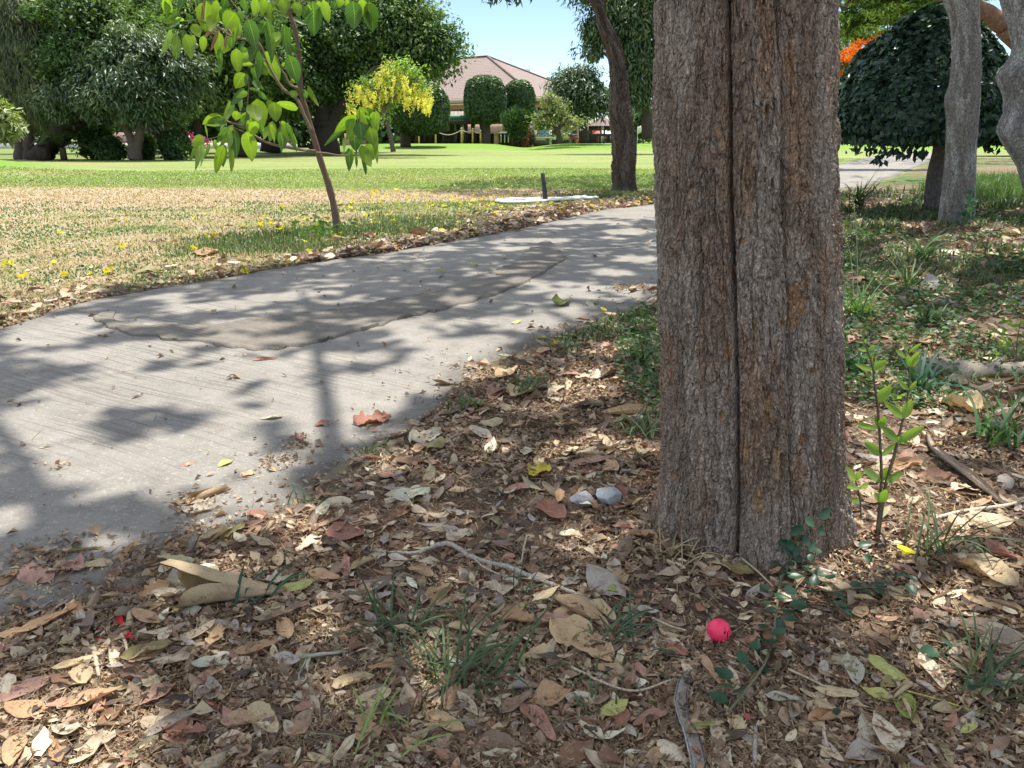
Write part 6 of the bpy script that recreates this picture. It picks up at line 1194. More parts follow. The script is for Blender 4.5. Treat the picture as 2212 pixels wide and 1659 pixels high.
for (xa_, xb_, ya_, yb_, lab, n_) in REG:
    k = 0
    while k < n_:
        x_, y_ = r.uniform(xa_, xb_), r.uniform(ya_, yb_); gx_, gy_ = G(x_, y_)
        if gx_ > x_far(gy_) + .1: 
            if r.random() > .02: continue
        o = bpy.data.objects.new('yellow_blossom', proto[k % 4]); col.objects.link(o); o.location = (gx_, gy_, max(0, hg(gx_, gy_)) + .012); o.rotation_euler = (r.normal() * .5, r.normal() * .5, r.uniform(0, 6)); o.scale = (r.uniform(.5, .85),) * 3; ORD.append((x_, lab, tag(o, lab, 'flower', YG))); k += 1
def nth(i, n):
    if i == 0: return 'leftmost one'
    if i == n - 1: return 'rightmost one'
    k = i + 1; return '%d%s from the left' % (k, 'th' if 10 < k % 100 < 14 else {1: 'st', 2: 'nd', 3: 'rd'}.get(k % 10, 'th'))
for lab in sorted(set(q[1] for q in ORD)):
    m_ = sorted([q for q in ORD if q[1] == lab], key=lambda q: q[0])
    for i, q in enumerate(m_):
        if len(m_) > 1: q[2]['label'] = lab + ', ' + nth(i, len(m_))
# white hose loops with the dark post
hs = thing('hose', 'white flat hose laid in a long narrow loop on the grass by the curved trunk', 'hose', (surf(1170, 437)[0], surf(1170, 437)[1], 0))
for k, off in enumerate((0, 1, 2)):
    w_ = .0 + off * .075; A0, A1 = surf(1286, 431), surf(1292, 427); cxy = surf(1100, 438); pts = [surf(1290, 430.5) + [0, -.05 + off * .01, 0], surf(1240, 434 - off * .8), surf(1180, 438 - off * 1.2), surf(1110, 441.5 - off * 1.6), surf(1078 + off * 7, 439 - off * .3), surf(1080 + off * 8, 436 + off * .2), surf(1110, 434.5 + off * .3), surf(1180, 433 + off * .3), surf(1220, 432.2), surf(1265, 428 + off * .4)]
    P = spline([q + [0, 0, .03] for q in pts], 7); V, F4, F3 = tube(P, .040, 10); zc = np.r_[np.repeat(P[:, 2], 10), P[0, 2], P[-1, 2]]; V[:, 2] = zc + (V[:, 2] - zc) * .5; g = Geo(); g.add(V, F4, F3, c=np.array([.72, .71, .68])); relink(hs, g.build('strand', M_gen, smooth=True))
a = surf(1179, 437); b = a + [-.05, 0, .40]; g = Geo(); V, F4, F3 = tube([a, (a + b) / 2 + [.0, 0, 0], b, b + [-.005, 0, .015]], [.035, .033, .030, .012], 10); g.add(V, F4, F3, c=(.05, .05, .055)); tag(g.build('stake', M_gen, smooth=True), 'short dark stake standing up inside the white hose loop', 'stake')

# ------------------------------------------------------------------ grass and weeds
def blades(x, y, z, L, W, c, r, lean=.5, seg=2):
    n = len(x); a = r.uniform(0, 6.28, n); d = np.stack([np.cos(a), np.sin(a), 0 * a], -1); sd = np.stack([-np.sin(a), np.cos(a), 0 * a], -1); P = np.stack([x, y, z], -1); L = np.broadcast_to(L, (n,))[:, None]; W = np.broadcast_to(W, (n,))[:, None]; le = (lean * r.uniform(.2, 1.4, n))[:, None]
    m = P + d * L * le * .35 + np.array([0, 0, 1.0]) * L * .55; t = P + d * L * le + np.array([0, 0, 1.0]) * L * (1 - .35 * le)
    V = np.stack([P - sd * W * .5, P + sd * W * .5, m - sd * W * .4, m + sd * W * .4, t], 1).reshape(-1, 3); b = np.arange(n)[:, None] * 5; return V, b + [0, 1, 3, 2], b + [2, 3, 4], np.repeat(c, 5, 0)
r = np.random.default_rng(23); g = Geo()
x, y, d = polar(260000, 3.4, 24, -42, 20, r); keep = (x < x_far(y) - .0) & (hgt(x, y) < .2); x, y, d = x[keep], y[keep], d[keep]; zc = zonecol(x, y); gn = zc[:, 1] - zc[:, 0]; keep = r.random(len(x)) < np.where(gn > -.01, .95, .55); x, y, d, zc = x[keep], y[keep], d[keep], zc[keep]
c = zc * r.uniform(1.0, 1.7, (len(x), 1)); gm_ = fbm(x * 2.6, y * 2.6, s=121, o=3) + r.normal(size=len(x)) * .10; isg = (gm_ > .56) & (y < 11.5); c[isg] = np.array([.10, .17, .045]) * r.uniform(.7, 1.4, (isg.sum(), 1)); str_ = (r.random(len(x)) < .45) & (y < 14) & ~isg; c[str_] = np.array([.42, .33, .19]) * r.uniform(.7, 1.2, (str_.sum(), 1))
V, F4, F3, cc = blades(x, y, hgt(x, y), (.012 + .0010 * d) * r.uniform(.5, 1.6, len(x)), .0035 + .0011 * d, c, r, .9); g.add(V, F4, F3, c=cc); print('lawn blades', len(x))
# taller green verge around the sapling foot
vg = [G(600, 520), G(690, 505), G(780, 500), G(860, 500), G(520, 540), G(930, 490), G(640, 535), G(1330, 418), G(1380, 425), G(1290, 425), G(900, 478)]
for (vx, vy) in vg:
    n_ = 900; x = vx + r.normal(size=n_) * .38; y = vy + r.normal(size=n_) * .22; k_ = x < x_far(y) + .0; x, y = x[k_], y[k_]; c = np.array([.085, .125, .04]) * r.uniform(.6, 1.8, (len(x), 1)); V, F4, F3, cc = blades(x, y, hgt(x, y), r.uniform(.03, .09, len(x)), .008, c, r, .8); g.add(V, F4, F3, c=cc)
tag(g.build('grass', M_grass), kind='stuff')
# weeds of the shaded right side and scattered blades in the litter
g = Geo(); x, y, d = polar(150000, 1.0, 15, -40, 44, r); wd = fbm(x * 1.1, y * 1.1, s=131, o=3) + .10 * sst(2.4, 5, y) + .05 * sst(7, 10, y); keep = (x > x_near(y) + .05) & (wd + r.normal(size=len(x)) * .02 > .632) & (r.random(len(x)) < .04 + .96 * sst(2.0, 4.2, y)); x, y, d, wd = x[keep], y[keep], d[keep], wd[keep]
c = np.array([.075, .11, .045]) * r.uniform(.7, 1.9, (len(x), 1)); c[:, 0] *= r.uniform(.8, 1.3, len(x)); V, F4, F3, cc = blades(x, y, hgt(x, y), (.022 + .006 * d) * r.uniform(.5, 1.6, len(x)), .003 + .0016 * d, c, r, 1.0); g.add(V, F4, F3, c=cc); print('weeds', len(x))
x, y, d = polar(26000, 2.2, 11, 8, 44, r); k_ = (x > x_near(y) + .1) & (fbm(x * 1.4, y * 1.4, s=133, o=3) > .56); x, y = x[k_], y[k_]; P = np.stack([x, y, hgt(x, y) + r.uniform(.01, .06, len(x))], -1); V, F = leafcloud(P, rdir(len(x), r) * [1, 1, .4], unit(np.array([0, 0, 1.0]) + r.normal(size=P.shape) * .5), (.010 + .0050 * d[k_]), (.007 + .003 * d[k_]), .2); g.add(V, F3=F, c=np.repeat(np.array([.06, .12, .04]) * r.uniform(.7, 1.7, (len(x), 1)), 4, 0))
# long grass by the path beyond the mushroom tree
x = r.uniform(4.8, 12, 26000); y = r.uniform(10.5, 17, 26000); k_ = (x > x_near(y) + 1.2 + .8 * r.random(26000)) & (x > 5.4 + .1 * y); x, y = x[k_], y[k_]; c = np.array([.13, .21, .06]) * r.uniform(.7, 1.6, (len(x), 1)); V, F4, F3, cc = blades(x, y, hgt(x, y), r.uniform(.12, .34, len(x)), .012, c, r, .7); g.add(V, F4, F3, c=cc)
tag(g.build('undergrowth', M_grass), kind='stuff')
def tuft(lab, x_, y_, n, L, W, c, spread=.03, lean=1.1, name='grass_tuft', seed=1):
    r = np.random.default_rng(seed + int(x_)); b0 = surf(x_, y_); g = Geo()
    for k in range(n):
        a = r.uniform(0, 6.28); Lk = L * r.uniform(.5, 1.15); le = lean * r.uniform(.3, 1.25); s_ = np.linspace(0, 1, 8); d = np.array([math.cos(a), math.sin(a)]); p0 = b0[:2] + r.normal(size=2) * spread
        th_ = np.clip(1.45 - le * s_ * 1.25 - .25, -.5, 1.5); hx = np.r_[0, np.cumsum(np.cos(th_[1:]))] / 7 * Lk; hz = np.r_[0, np.cumsum(np.sin(th_[1:]))] / 7 * Lk; C = np.stack([p0[0] + d[0] * hx, p0[1] + d[1] * hx, b0[2] + np.maximum(hz, .004)], -1); sd = np.array([-d[1], d[0], 0]); w_ = W * np.minimum(1, 3 * (1 - s_)) * .5 + .0003
        V = np.concatenate([C - sd * w_[:, None], C + sd * w_[:, None] + [0, 0, .001]]); g.add(V, [(i, i + 8, i + 9, i + 1) for i in range(7)], c=np.array(c) * r.uniform(.7, 1.35))
    return tag(g.build(name, M_grass), lab, 'grass', 'grass tufts in the leaf litter')
for a in [('spiky dark green grass tuft spreading over the litter at bottom centre', 985, 1470, 46, .16, .0035, (.08, .125, .05)), ('bluish grass tuft left of the biggest one, under a rolled straw leaf', 860, 1375, 30, .13, .0038, (.08, .13, .06)), ('thin grass tuft just below the bent grey branch', 1135, 1290, 16, .08, .0022, (.07, .11, .06)), ('grass tuft left of the pink ball', 1340, 1380, 26, .10, .0032, (.07, .12, .06)),
          ('dark broad-bladed tuft touching the tip of the cone-shaped leaf', 530, 1295, 9, .09, .006, (.03, .09, .045)), ('grass tuft at the path edge right of the light tan crumpled leaf', 1130, 850, 26, .13, .006, (.08, .15, .05)), ('bright sunlit grass tuft against the left side of the massive trunk', 1385, 790, 34, .20, .006, (.10, .17, .05)), ('grass tuft at the path edge above three yellow-green leaves', 1225, 762, 26, .12, .005, (.08, .14, .05)), ('short grass tuft at the path edge above the cream leaf', 1010, 885, 26, .09, .005, (.08, .14, .05)), ('small grass tuft on the path corner by the reddish soil', 660, 1090, 18, .06, .0035, (.06, .11, .05)),
          ('small grass tuft at the path edge left of the cream leaf', 790, 985, 24, .07, .004, (.07, .13, .05)), ('tangle of dry and green grass blades left of the massive trunk above the stones', 1390, 940, 40, .16, .004, (.10, .14, .07)), ('tall sunlit grass clump beside the right flank of the massive trunk', 1850, 690, 46, .26, .007, (.12, .22, .06)), ('dark broad-leaved grass clump under the exposed root', 1985, 850, 26, .20, .010, (.03, .09, .06)), ('dark grass clump left of the exposed root end', 1850, 810, 26, .16, .010, (.03, .09, .06)),
          ('green grass clump in the shade above the exposed root', 2000, 700, 40, .16, .009, (.08, .135, .05)), ('long grass clump at the right edge below the exposed root', 2150, 960, 26, .26, .008, (.06, .14, .05)), ('fine grass tuft at the right edge near the very large folded leaf', 2010, 1200, 26, .18, .0035, (.09, .14, .06)), ('fine dark grass tuft at the lower right', 2130, 1500, 34, .15, .003, (.08, .125, .05)), ('dry straw-coloured tuft at the left foot of the massive trunk', 1465, 1215, 34, .10, .0022, (.40, .34, .20)), ('fine blades lit by the sun at the bottom left of centre', 820, 1600, 14, .16, .003, (.20, .26, .08)),
          ('tall dark grass clump right behind the massive trunk, before the far path', 1850, 455, 60, .55, .012, (.08, .125, .05)), ('grass clump in front of the pale grey trunk', 1990, 560, 40, .32, .012, (.06, .13, .05)), ('seedling grass near the sun patch right of the massive trunk', 1960, 620, 22, .25, .008, (.12, .18, .07)), ('small dark weed tuft near the bottom left', 300, 1490, 18, .035, .003, (.04, .08, .04))]: tuft(*a)
# flowering grass stalks beside the trunk
def stalk(lab, pts, hgts, c=(.50, .50, .34)):
    P = []; base_ = surf(*pts[0]); yy = base_[1]
    for q in pts: P.append(list(Y(q[0], q[1], yy)))
    P[0] = list(base_); g = Geo(); pp = spline(P, 5); V, F4, F3 = tube(pp, np.linspace(.0022, .0008, len(pp)), 5); g.add(V, F4, F3, c=c); r = np.random.default_rng(3)
    for k in range(60): t_ = r.uniform(.72, 1); q = pp[int(t_ * (len(pp) - 1))]; V, F = leafcloud((q + r.normal(size=3) * [.012, .012, .008])[None], rdir(1, r), rdir(1, r), .012, .004); g.add(V, F3=F, c=c)
    return tag(g.build('grass_stalk', M_grass), lab, 'grass', 'grass stalks right of the massive trunk')
stalk('tall pale seeding grass stalk touching the right flank of the massive trunk', [(1845, 665), (1842, 600), (1835, 540), (1815, 490)], 0); stalk('thin upright grass stalk right of the massive trunk', [(1850, 668), (1852, 580), (1848, 480), (1838, 400)], 0)
tag(slab('litter_scrap', None, None, 0, 1, 0, 1, 5, .1, (1, 1, 1)), kind='stuff') if False else None
p_ = surf(2060, 566); g = Geo(); V, F, U = leafgrid(.16, .07, 8, 4, .9, .5, .1, 0); g.add(place(V, p_ + [0, 0, .02], .9, .2, .3), F, c=(.66, .68, .74)); tag(g.build('plastic_scrap', M_gen), 'bluish-white scrap of plastic at the foot of the pale grey trunk', 'litter')

# ------------------------------------------------------------------ leafy plants: seedling, vine, sapling
def pix_leaf(g, b, t, dep, W, c, r, curl=.5, bend=.5, kind=0, tilt=None, nl=9, nw=4, jit=.25, face=None):
    """one blade from base pixel b to tip pixel t at a real distance, width W display px"""
    s_ = sc(dep) ; d1 = dep + r.normal() * jit; A = np.array(list(Y(b[0], b[1], d1))); Bq = np.array(list(Y(t[0], t[1], d1 + r.normal() * jit * .3))); dv = Bq - A; Ln = np.linalg.norm(dv); ww = W * s_
    V, F, U = leafgrid(Ln, max(ww, .15 * Ln), nl, nw, curl, bend, .03, kind, r); V = V + [0, Ln / 2, 0]; yv = dv / Ln; f = unit(np.array([r.normal() * .45, -1 + 0 * r.normal(), r.normal() * .45 + .15])) if face is None else np.array(face, float); f = unit(f - yv * (f @ yv)); x_ = np.cross(yv, f)
    M = np.stack([x_, yv, f], 0); g.add(V @ M + A, F, c=c, uv=U)
def stemP(g, pts, dep, rad, c, n=7): P = YL(pts, dep); pp = spline(P, 5) if len(P) > 2 else np.array(P); V, F4, F3 = tube(pp, np.interp(np.linspace(0, 1, len(pp)), np.linspace(0, 1, len(rad)), rad), n); g.add(V, F4, F3, c=c)
r = np.random.default_rng(17); yb = surf(1886, 1160)[1]
sd_ = thing('seedling', 'slender two-stemmed seedling with glowing yellow-green leaves right of the massive trunk', 'plant', tuple(surf(1886, 1160)))
g = Geo(); q6 = lambda L: [(1426 + x * .355, 548.5 + y * .355) for x, y in L]
stemP(g, q6([(1320, 1720), (1345, 1400), (1340, 1180), (1325, 950), (1305, 800), (1290, 680), (1262, 590), (1235, 520)]), yb, [.0042, .0035, .003, .0025, .0022, .0018, .0014, .001], (.14, .11, .07)); stemP(g, q6([(1325, 1730), (1370, 1420), (1420, 1240), (1455, 1100), (1490, 950), (1515, 800), (1515, 680), (1510, 620)]), yb + .01, [.0042, .004, .0035, .003, .0025, .002, .0018, .001], (.17, .14, .08)); relink(sd_, g.build('stem', M_twig, smooth=True))
stemP(g2_ := Geo(), q6([(1222, 1600), (1215, 1480), (1190, 1380)]), yb, [.002, .002, .0015], (.16, .13, .08)); relink(sd_, g2_.build('stem', M_twig, smooth=True))
gl = Geo(); LFc = [(.25, .38, .08), (.30, .42, .10), (.20, .33, .08)]
for (bx, by, tx, ty, w_) in [(1240, 540, 1185, 530, 18), (1245, 545, 1250, 515, 14), (1262, 590, 1200, 575, 26), (1265, 590, 1310, 555, 26), (1270, 630, 1215, 620, 22), (1275, 640, 1300, 600, 24), (1285, 680, 1290, 620, 26), (1290, 710, 1180, 670, 40), (1300, 705, 1378, 650, 56), (1322, 900, 1405, 800, 70), (1490, 630, 1428, 585, 44), (1510, 600, 1590, 540, 26), (1505, 600, 1480, 550, 30), (1520, 690, 1568, 590, 60), (1515, 685, 1500, 610, 40), (1510, 830, 1440, 760, 34), (1520, 830, 1560, 770, 30), (1480, 1000, 1350, 895, 60), (1485, 1000, 1530, 880, 60), (1470, 960, 1430, 900, 40), (1440, 880, 1405, 850, 34), (1440, 880, 1480, 855, 30), (1430, 870, 1420, 820, 24), (1325, 1065, 1175, 1030, 40), (1330, 1060, 1300, 980, 50), (1340, 1060, 1365, 985, 50), (1440, 1140, 1340, 1050, 70), (1450, 1140, 1605, 1045, 64), (1445, 1145, 1525, 1150, 20), (1440, 1150, 1470, 1100, 30), (1340, 1225, 1240, 1140, 64), (1345, 1230, 1440, 1150, 40), (1340, 1385, 1225, 1310, 70), (1350, 1385, 1380, 1300, 40), (1375, 1390, 1475, 1325, 50), (1345, 1510, 1380, 1430, 60), (1345, 1510, 1300, 1450, 50), (1195, 1380, 1075, 1280, 80), (1200, 1375, 1205, 1320, 50), (1215, 1430, 1095, 1400, 40), (1225, 1430, 1265, 1395, 40), (1220, 1500, 1150, 1500, 40), (1250, 1010, 1230, 985, 20)]:
    (b1, b2), (t1_, t2__) = q6([(bx, by), (tx, ty)]); pix_leaf(gl, (b1, b2), (t1_, t2__), yb, w_ * .355, np.array(LFc[r.integers(3)]) * r.uniform(.85, 1.15), r, .5, .4, 0, jit=.01, face=(r.normal() * .4, -.8, .55))
relink(sd_, gl.build('foliage', M_sap, smooth=True))
# second little plant at the right edge
yb = surf(2190, 800)[1]; t = thing('seedling', 'small bright green leafy seedling at the right edge above the exposed root', 'plant', tuple(surf(2190, 790))); g = Geo(); stemP(g, [(2195, 800), (2197, 740), (2205, 690)], yb, [.003, .002, .001], (.15, .12, .08)); stemP(g, [(2196, 770), (2180, 730), (2150, 715)], yb, [.002, .0015, .001], (.15, .12, .08)); relink(t, g.build('stem', M_twig)); gl = Geo()
for k in range(34): x_, y_ = r.uniform(2150, 2212), r.uniform(690, 770); pix_leaf(gl, (x_, y_), (x_ + r.normal() * 14, y_ - 3 + r.normal() * 6), yb, 8, np.array([.16, .27, .07]) * r.uniform(.8, 1.2), r, .4, .3, jit=.03, nl=5, nw=2)
relink(t, gl.build('foliage', M_sap, smooth=True))
# climbing vine at the foot of the trunk
vt = thing('vine', 'dark green leafy vine creeping down from the foot of the massive trunk past the ball', 'vine', tuple(surf(1700, 1260))); g = Geo(); gl = Geo(); q9 = lambda L: [(1426 + x * .355, 1097 + y * .355) for x, y in L]
VP = q9([(870, 60), (850, 160), (830, 260), (800, 340), (770, 420), (730, 480), (715, 560), (705, 650), (690, 760), (688, 860), (660, 930), (620, 1020), (560, 1110), (490, 1200), (410, 1300)]); W3 = []
for i, (x_, y_) in enumerate(VP):
    if i < 3: q = Y(x_, y_, y0 - .235); W3.append(np.array(list(q)))
    else: W3.append(surf(x_, y_) + [0, 0, .02])
V, F4, F3 = tube(spline(W3, 5), .0024, 6); g.add(V, F4, F3, c=(.17, .16, .09)); 
W4 = [surf(*p_) + [0, 0, .02] for p_ in q9([(800, 420), (900, 480), (1000, 560), (1150, 545), (1330, 540), (1500, 590)])]; V, F4, F3 = tube(spline(W4, 5), .002, 6); g.add(V, F4, F3, c=(.14, .13, .08)); relink(vt, g.build('stem', M_twig, smooth=True))
def onvine(zx, zy, size, cl=(.028, .075, .035)):
    (x_, y_), = q9([(zx, zy)])
    p0 = np.array(list(Y(x_, y_, y0 - .24))) if zy < 330 else surf(x_, y_) + [0, 0, r.uniform(.015, .05)]
    L_ = size * .00072; V, F, U = leafgrid(L_, L_ * .62, 8, 4, .45, .5, .03, 0, r); V = place(V + [0, L_ * .3, 0], (0, 0, 0), r.uniform(0, 6.28), r.normal() * .25, r.normal() * .25)
    if zy < 330: V = V @ np.array(Euler((1.1, 0, 0)).to_matrix()).T
    gl.add(V + p0, F, c=np.array(cl) * r.uniform(.75, 1.35), uv=U)
for (zx, zy, s_) in [(985, 55, 46), (895, 65, 36), (850, 120, 42), (960, 140, 46), (790, 200, 38), (835, 185, 34), (880, 175, 36), (800, 280, 40), (840, 240, 38), (915, 255, 34), (780, 215, 36), (745, 340, 36), (700, 355, 38), (900, 340, 44), (940, 380, 34), (850, 320, 36), (800, 350, 36)] + [(700, 440, 38), (750, 430, 34), (790, 460, 36), (720, 510, 36), (780, 530, 44), (830, 500, 36), (860, 450, 40), (900, 420, 36), (930, 480, 44), (985, 490, 38), (920, 560, 44), (1010, 560, 44), (1060, 580, 34), (980, 540, 34), (640, 600, 34), (700, 600, 38), (650, 650, 36), (750, 620, 42), (800, 610, 36), (740, 680, 40), (690, 690, 34), (860, 690, 44), (910, 620, 34), (830, 730, 40), (880, 650, 36), (730, 740, 52), (800, 790, 50), (740, 830, 40), (610, 860, 40), (590, 905, 34), (700, 900, 48), (640, 930, 42), (700, 965, 44), (560, 985, 42), (500, 1055, 44), (630, 1050, 34), (555, 1125, 30), (410, 1160, 50), (495, 1225, 48), (380, 1270, 46), (420, 1240, 40), (1110, 670, 40), (1140, 700, 36), (1100, 640, 32), (1200, 520, 40), (1240, 545, 40), (1230, 570, 34), (1340, 520, 36), (1340, 570, 40), (1385, 580, 40), (1490, 590, 44), (1460, 505, 34), (1530, 570, 36), (1200, 350, 40), (1240, 380, 36), (1150, 420, 36), (1640, 910, 50), (1660, 940, 46), (1740, 930, 36), (1870, 1180, 40), (1980, 1215, 40), (1060, 1320, 30), (1040, 1300, 26)]: onvine(zx, zy, s_)
relink(vt, gl.build('foliage', M_gloss, smooth=True))
# climber on the grey trunk
vt = thing('vine', 'small bluish-green climber growing up the right side of the pale grey trunk', 'vine', tuple(surf(2090, 510))); g = Geo(); stemP(g, [(2088, 515), (2085, 480), (2090, 440), (2098, 415)], ZG - .3, [.004, .003, .002], (.15, .13, .09)); relink(vt, g.build('stem', M_twig)); gl = Geo()
for k in range(46):
    t_ = r.random(); x_ = 2075 + t_ * 22 + r.normal() * 7; y_ = 525 - t_ * 112 + r.normal() * 4; pix_leaf(gl, (x_, y_), (x_ + r.normal() * 9, y_ + 5 + r.normal() * 4), ZG - .33, 11, np.array([.045, .11, .065]) * r.uniform(.8, 1.4), r, .3, .3, jit=.05, nl=6, nw=2)
relink(vt, gl.build('foliage', M_leaf, smooth=True))

# the sapling across the path
SY = 7.75; q3 = lambda L: [((600 + x / 2.37) / 1.823, y / 2.37 / 1.823) for x, y in L]
sb = surf(730, 502); sp = thing('sapling', 'leaning young tree with large glowing green leaves on the far side of the path', 'tree', tuple(sb))
rows5 = [(730, 505), (722, 450), (710, 400), (704, 382)] + q3([(1570, 1500), (1520, 1330), (1480, 1200), (1440, 1050), (1390, 870), (1375, 700), (1365, 500), (1330, 270), (1270, 100), (1240, -60)]) + [(600, -90), (585, -190)]
P = YL(rows5, SY); P[0] = tuple(sb - [0, 0, .03]); g = Geo(); pp = spline(P, 6); R_ = np.interp(np.linspace(0, 1, len(pp)), [0, .1, .3, .5, .75, 1], [.040, .034, .030, .026, .020, .008]) * (1 + .05 * rng.normal(size=len(pp))); V, F4, F3 = tube(pp, R_, 12); g.add(V, F4, F3, c=np.array([.17, .115, .085])); relink(sp, g.build('trunk', M_twig, smooth=True))
BR = [([(1520, 1410), (1350, 1392), (1100, 1340), (960, 1270), (860, 1180), (720, 1140), (640, 1100)], .014, -.1), ([(1530, 1425), (1620, 1430), (1750, 1450), (1900, 1450)], .011, -.15), ([(1490, 1230), (1410, 1060), (1345, 920), (1220, 830), (1120, 680), (1060, 560), (990, 400), (870, 370), (740, 340), (640, 270), (560, 230)], .016, -.08), ([(1370, 830), (1280, 785), (1240, 700), (1200, 640), (1150, 480)], .012, .1), ([(1060, 560), (930, 610), (790, 615)], .007, -.1), ([(1440, 1410), (1330, 1370), (1210, 1260), (1190, 1140)], .010, -.2), ([(640, 1270), (510, 1300), (470, 1310)], .006, -.1), ([(960, 1275), (800, 1210), (720, 1180), (640, 1270)], .006, -.12), ([(990, 400), (930, 250), (800, 90), (700, -40)], .010, .1), ([(1290, 120), (1180, 60), (1060, -60)], .010, 0), ([(1290, 90), (1420, 0), (1500, -60)], .011, 0), ([(430, 180), (330, 200), (280, 190)], .006, -.1), ([(560, 230), (430, 180), (350, 20), (300, -60)], .008, -.1), ([(640, 270), (600, 240), (570, 290)], .004, -.1), ([(860, 1180), (890, 950), (900, 800), (890, 700)], .006, -.2), ([(465, 180), (475, 80), (500, -60)], .016, -.2), ([(1870, -60), (1890, 0), (1950, 20)], .008, 0), ([(1900, 1450), (1930, 1200), (1930, 1000)], .007, -.15), ([(1250, 140), (1130, 100), (1120, 220)], .006, -.1)]
for pts, rd, dd_ in BR: g = Geo(); stemP(g, q3(pts), SY + dd_, [rd, rd * .8, rd * .45], (.20, .16, .10) if rd > .008 else (.16, .17, .07), 7); relink(sp, g.build('branch', M_twig, smooth=True))
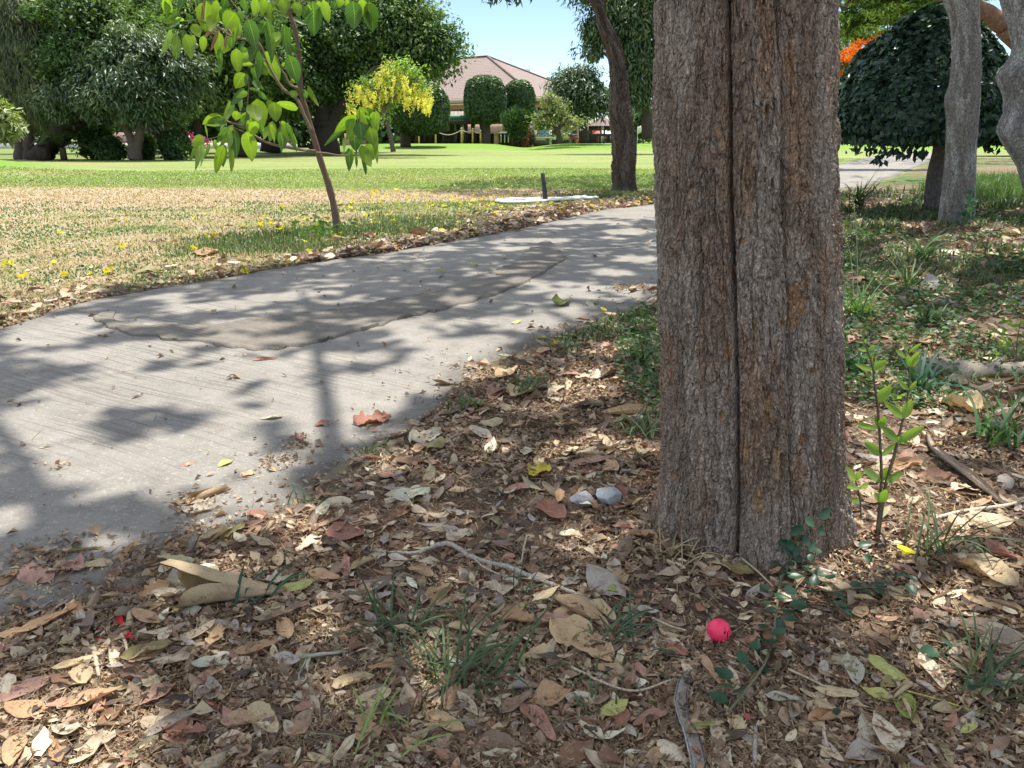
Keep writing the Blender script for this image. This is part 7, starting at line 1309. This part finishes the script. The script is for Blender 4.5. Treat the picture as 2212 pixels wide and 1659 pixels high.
LV = [(150,-20,140,135,95),(240,110,100,180,60),(270,180,120,215,60),(345,130,345,192,60),(200,280,110,485,85),(240,320,210,500,95),(320,320,370,530,105),(380,225,435,335,80),(290,170,175,265,70),(230,100,185,170,50),(500,10,490,255,160),(600,0,575,150,60),(640,60,600,205,60),(740,80,715,232,150),(800,100,840,185,70),(900,180,965,425,130),(480,330,470,465,60),(630,290,620,525,90),(640,430,635,685,60),(740,330,735,440,90),(780,450,795,655,95),(860,390,825,485,80),(1140,230,1155,465,115),(1220,225,1248,475,115),(1060,200,1005,295,80),(1100,10,1095,215,60),(1070,480,1180,725,145),(1000,430,895,565,130),(940,590,842,592,55),(962,578,970,602,40),(960,620,970,712,80),(1000,600,1065,690,70),(1280,520,1345,745,125),(1320,420,1335,492,90),(1220,580,1225,615,50),(1310,170,1430,232,50),(1500,10,1510,295,155),(1450,60,1405,155,70),(1600,0,1645,190,85),(1550,0,1600,120,80),(1880,10,1890,245,155),(1970,-10,1965,132,90),(2030,10,2060,262,145),(1720,20,1690,80,50),
 (860,680,785,805,110),(890,690,880,790,50),(960,750,990,832,75),(900,820,1002,852,28),(870,830,758,965,80),(890,860,800,905,50),(840,900,830,1025,115),(990,860,1072,925,50),(960,920,1010,1165,175),(1080,930,1132,1042,60),(1130,950,1152,1112,115),(1370,992,1175,962,110),(1340,850,1305,905,70),(1420,830,1440,905,60),(1440,800,1532,972,50),(1330,750,1290,762,40),(780,980,665,1135,75),(790,1030,780,1110,80),(880,1040,900,1155,125),(830,1110,870,1195,100),(660,1090,497,1142,110),(700,1130,590,1145,60),(500,1160,522,1285,50),(960,1120,930,1255,85),(720,1180,618,1305,70),(740,1200,730,1392,105),(890,1220,932,1465,135),(770,1200,790,1440,90),(740,1370,748,1585,60),(640,1330,652,1525,95),(570,1310,602,1405,40),(540,1330,497,1455,30),(500,1300,470,1535,115),(440,1330,368,1482,55),(480,1270,385,1352,80),(1200,1140,1252,1155,40),(1130,1130,1108,1300,90),(1190,1180,1222,1365,100),(1220,1150,1290,1305,100),(1250,1160,1355,1322,70),(1000,1170,1062,1272,60),(1080,1180,1050,1292,60),
 (1900,1000,1822,968,40),(1900,1070,1722,1212,90),(1860,1080,1828,1222,95),(1930,1000,2000,1145,100),(2000,1000,2042,1155,90),(2060,1040,2092,1212,80),(1900,1180,1818,1292,70),(1940,1140,1952,1292,135),(1880,1270,1892,1392,115),(2030,1190,2062,1342,115),(1840,1380,1842,1572,72),(1910,1440,1916,1555,55),(1970,1440,2002,1612,62),(2010,1340,2012,1512,115),(2080,1200,2092,1432,85),(1790,1290,1790,1422,28),(2050,1440,2062,1485,40),(700,700,690,780,40),(680,-20,660,80,80),(860,-20,880,110,90),(980,-20,960,130,100),(1040,-10,1020,120,80),(1180,-20,1200,100,90),(300,-30,260,80,80),(400,-30,420,90,80),(1250,-20,1230,110,80),(820,200,800,330,90),(1020,500,1010,700,100),(1180,300,1130,440,90),(560,140,540,280,80),(1330,20,1380,140,80),(900,480,860,540,70),(1760,-30,1740,60,70)]
gl = Geo(); r = np.random.default_rng(29)
LV = LV + [(a_ + r.normal() * 28, b_ + r.normal() * 28, c_ + r.normal() * 50, d_ + r.normal() * 40, w_ * r.uniform(.6, 1)) for (a_, b_, c_, d_, w_) in LV if w_ > 55 and r.random() < .5]
for (bx, by, tx, ty, w_) in LV:
    (b_, t_) = q3([(bx, by), (tx, ty)]); u = r.random(); c = np.array([.165, .25, .035]) if u < .55 else np.array([.055, .125, .035]); c = c * r.uniform(.8, 1.25); dep = SY - .15 + r.normal() * .25; ex = .16; t_ = (t_[0] + (t_[0] - b_[0]) * ex, t_[1] + (t_[1] - b_[1]) * ex)
    pix_leaf(gl, b_, t_, dep, w_ * 1.4 / 2.37 / 1.823, c, r, .5 if u < .6 else .9, .7, 3, jit=.12, face=(r.normal() * .7, -1, r.normal() * .6 + .1))
relink(sp, gl.build('foliage', M_sap, smooth=True))
gl = Geo()
for (bx, by, tx, ty, w_) in [(590, 240, 478, 362, 60), (620, 270, 545, 475, 52), (700, 320, 690, 472, 60), (720, 250, 760, 340, 60), (475, 20, 462, 180, 40)]: (b_, t_) = q3([(bx, by), (tx, ty)]); pix_leaf(gl, b_, t_, SY - .3, w_ / 2.37 / 1.823, (.30, .20, .14), r, 1.8, .6, 2, jit=.05)
o = relink(sp, gl.build('dead_leaf', M_dry, smooth=True)); o['label'] = 'withered brown curled leaves'
# a few weeds at the sapling foot
gl = Geo(); 
for k in range(150): x_, y_ = r.normal(700, 45), r.normal(492, 12); pix_leaf(gl, (x_, y_), (x_ + r.normal() * 7, y_ - 2 + r.normal() * 4), SY - .2 - (y_ - 490) * .03, 6, np.array([.12, .22, .05]) * r.uniform(.6, 1.3), r, .3, .3, jit=.08, nl=5, nw=2)
tag(gl.build('weeds', M_leaf, smooth=True), kind='stuff')
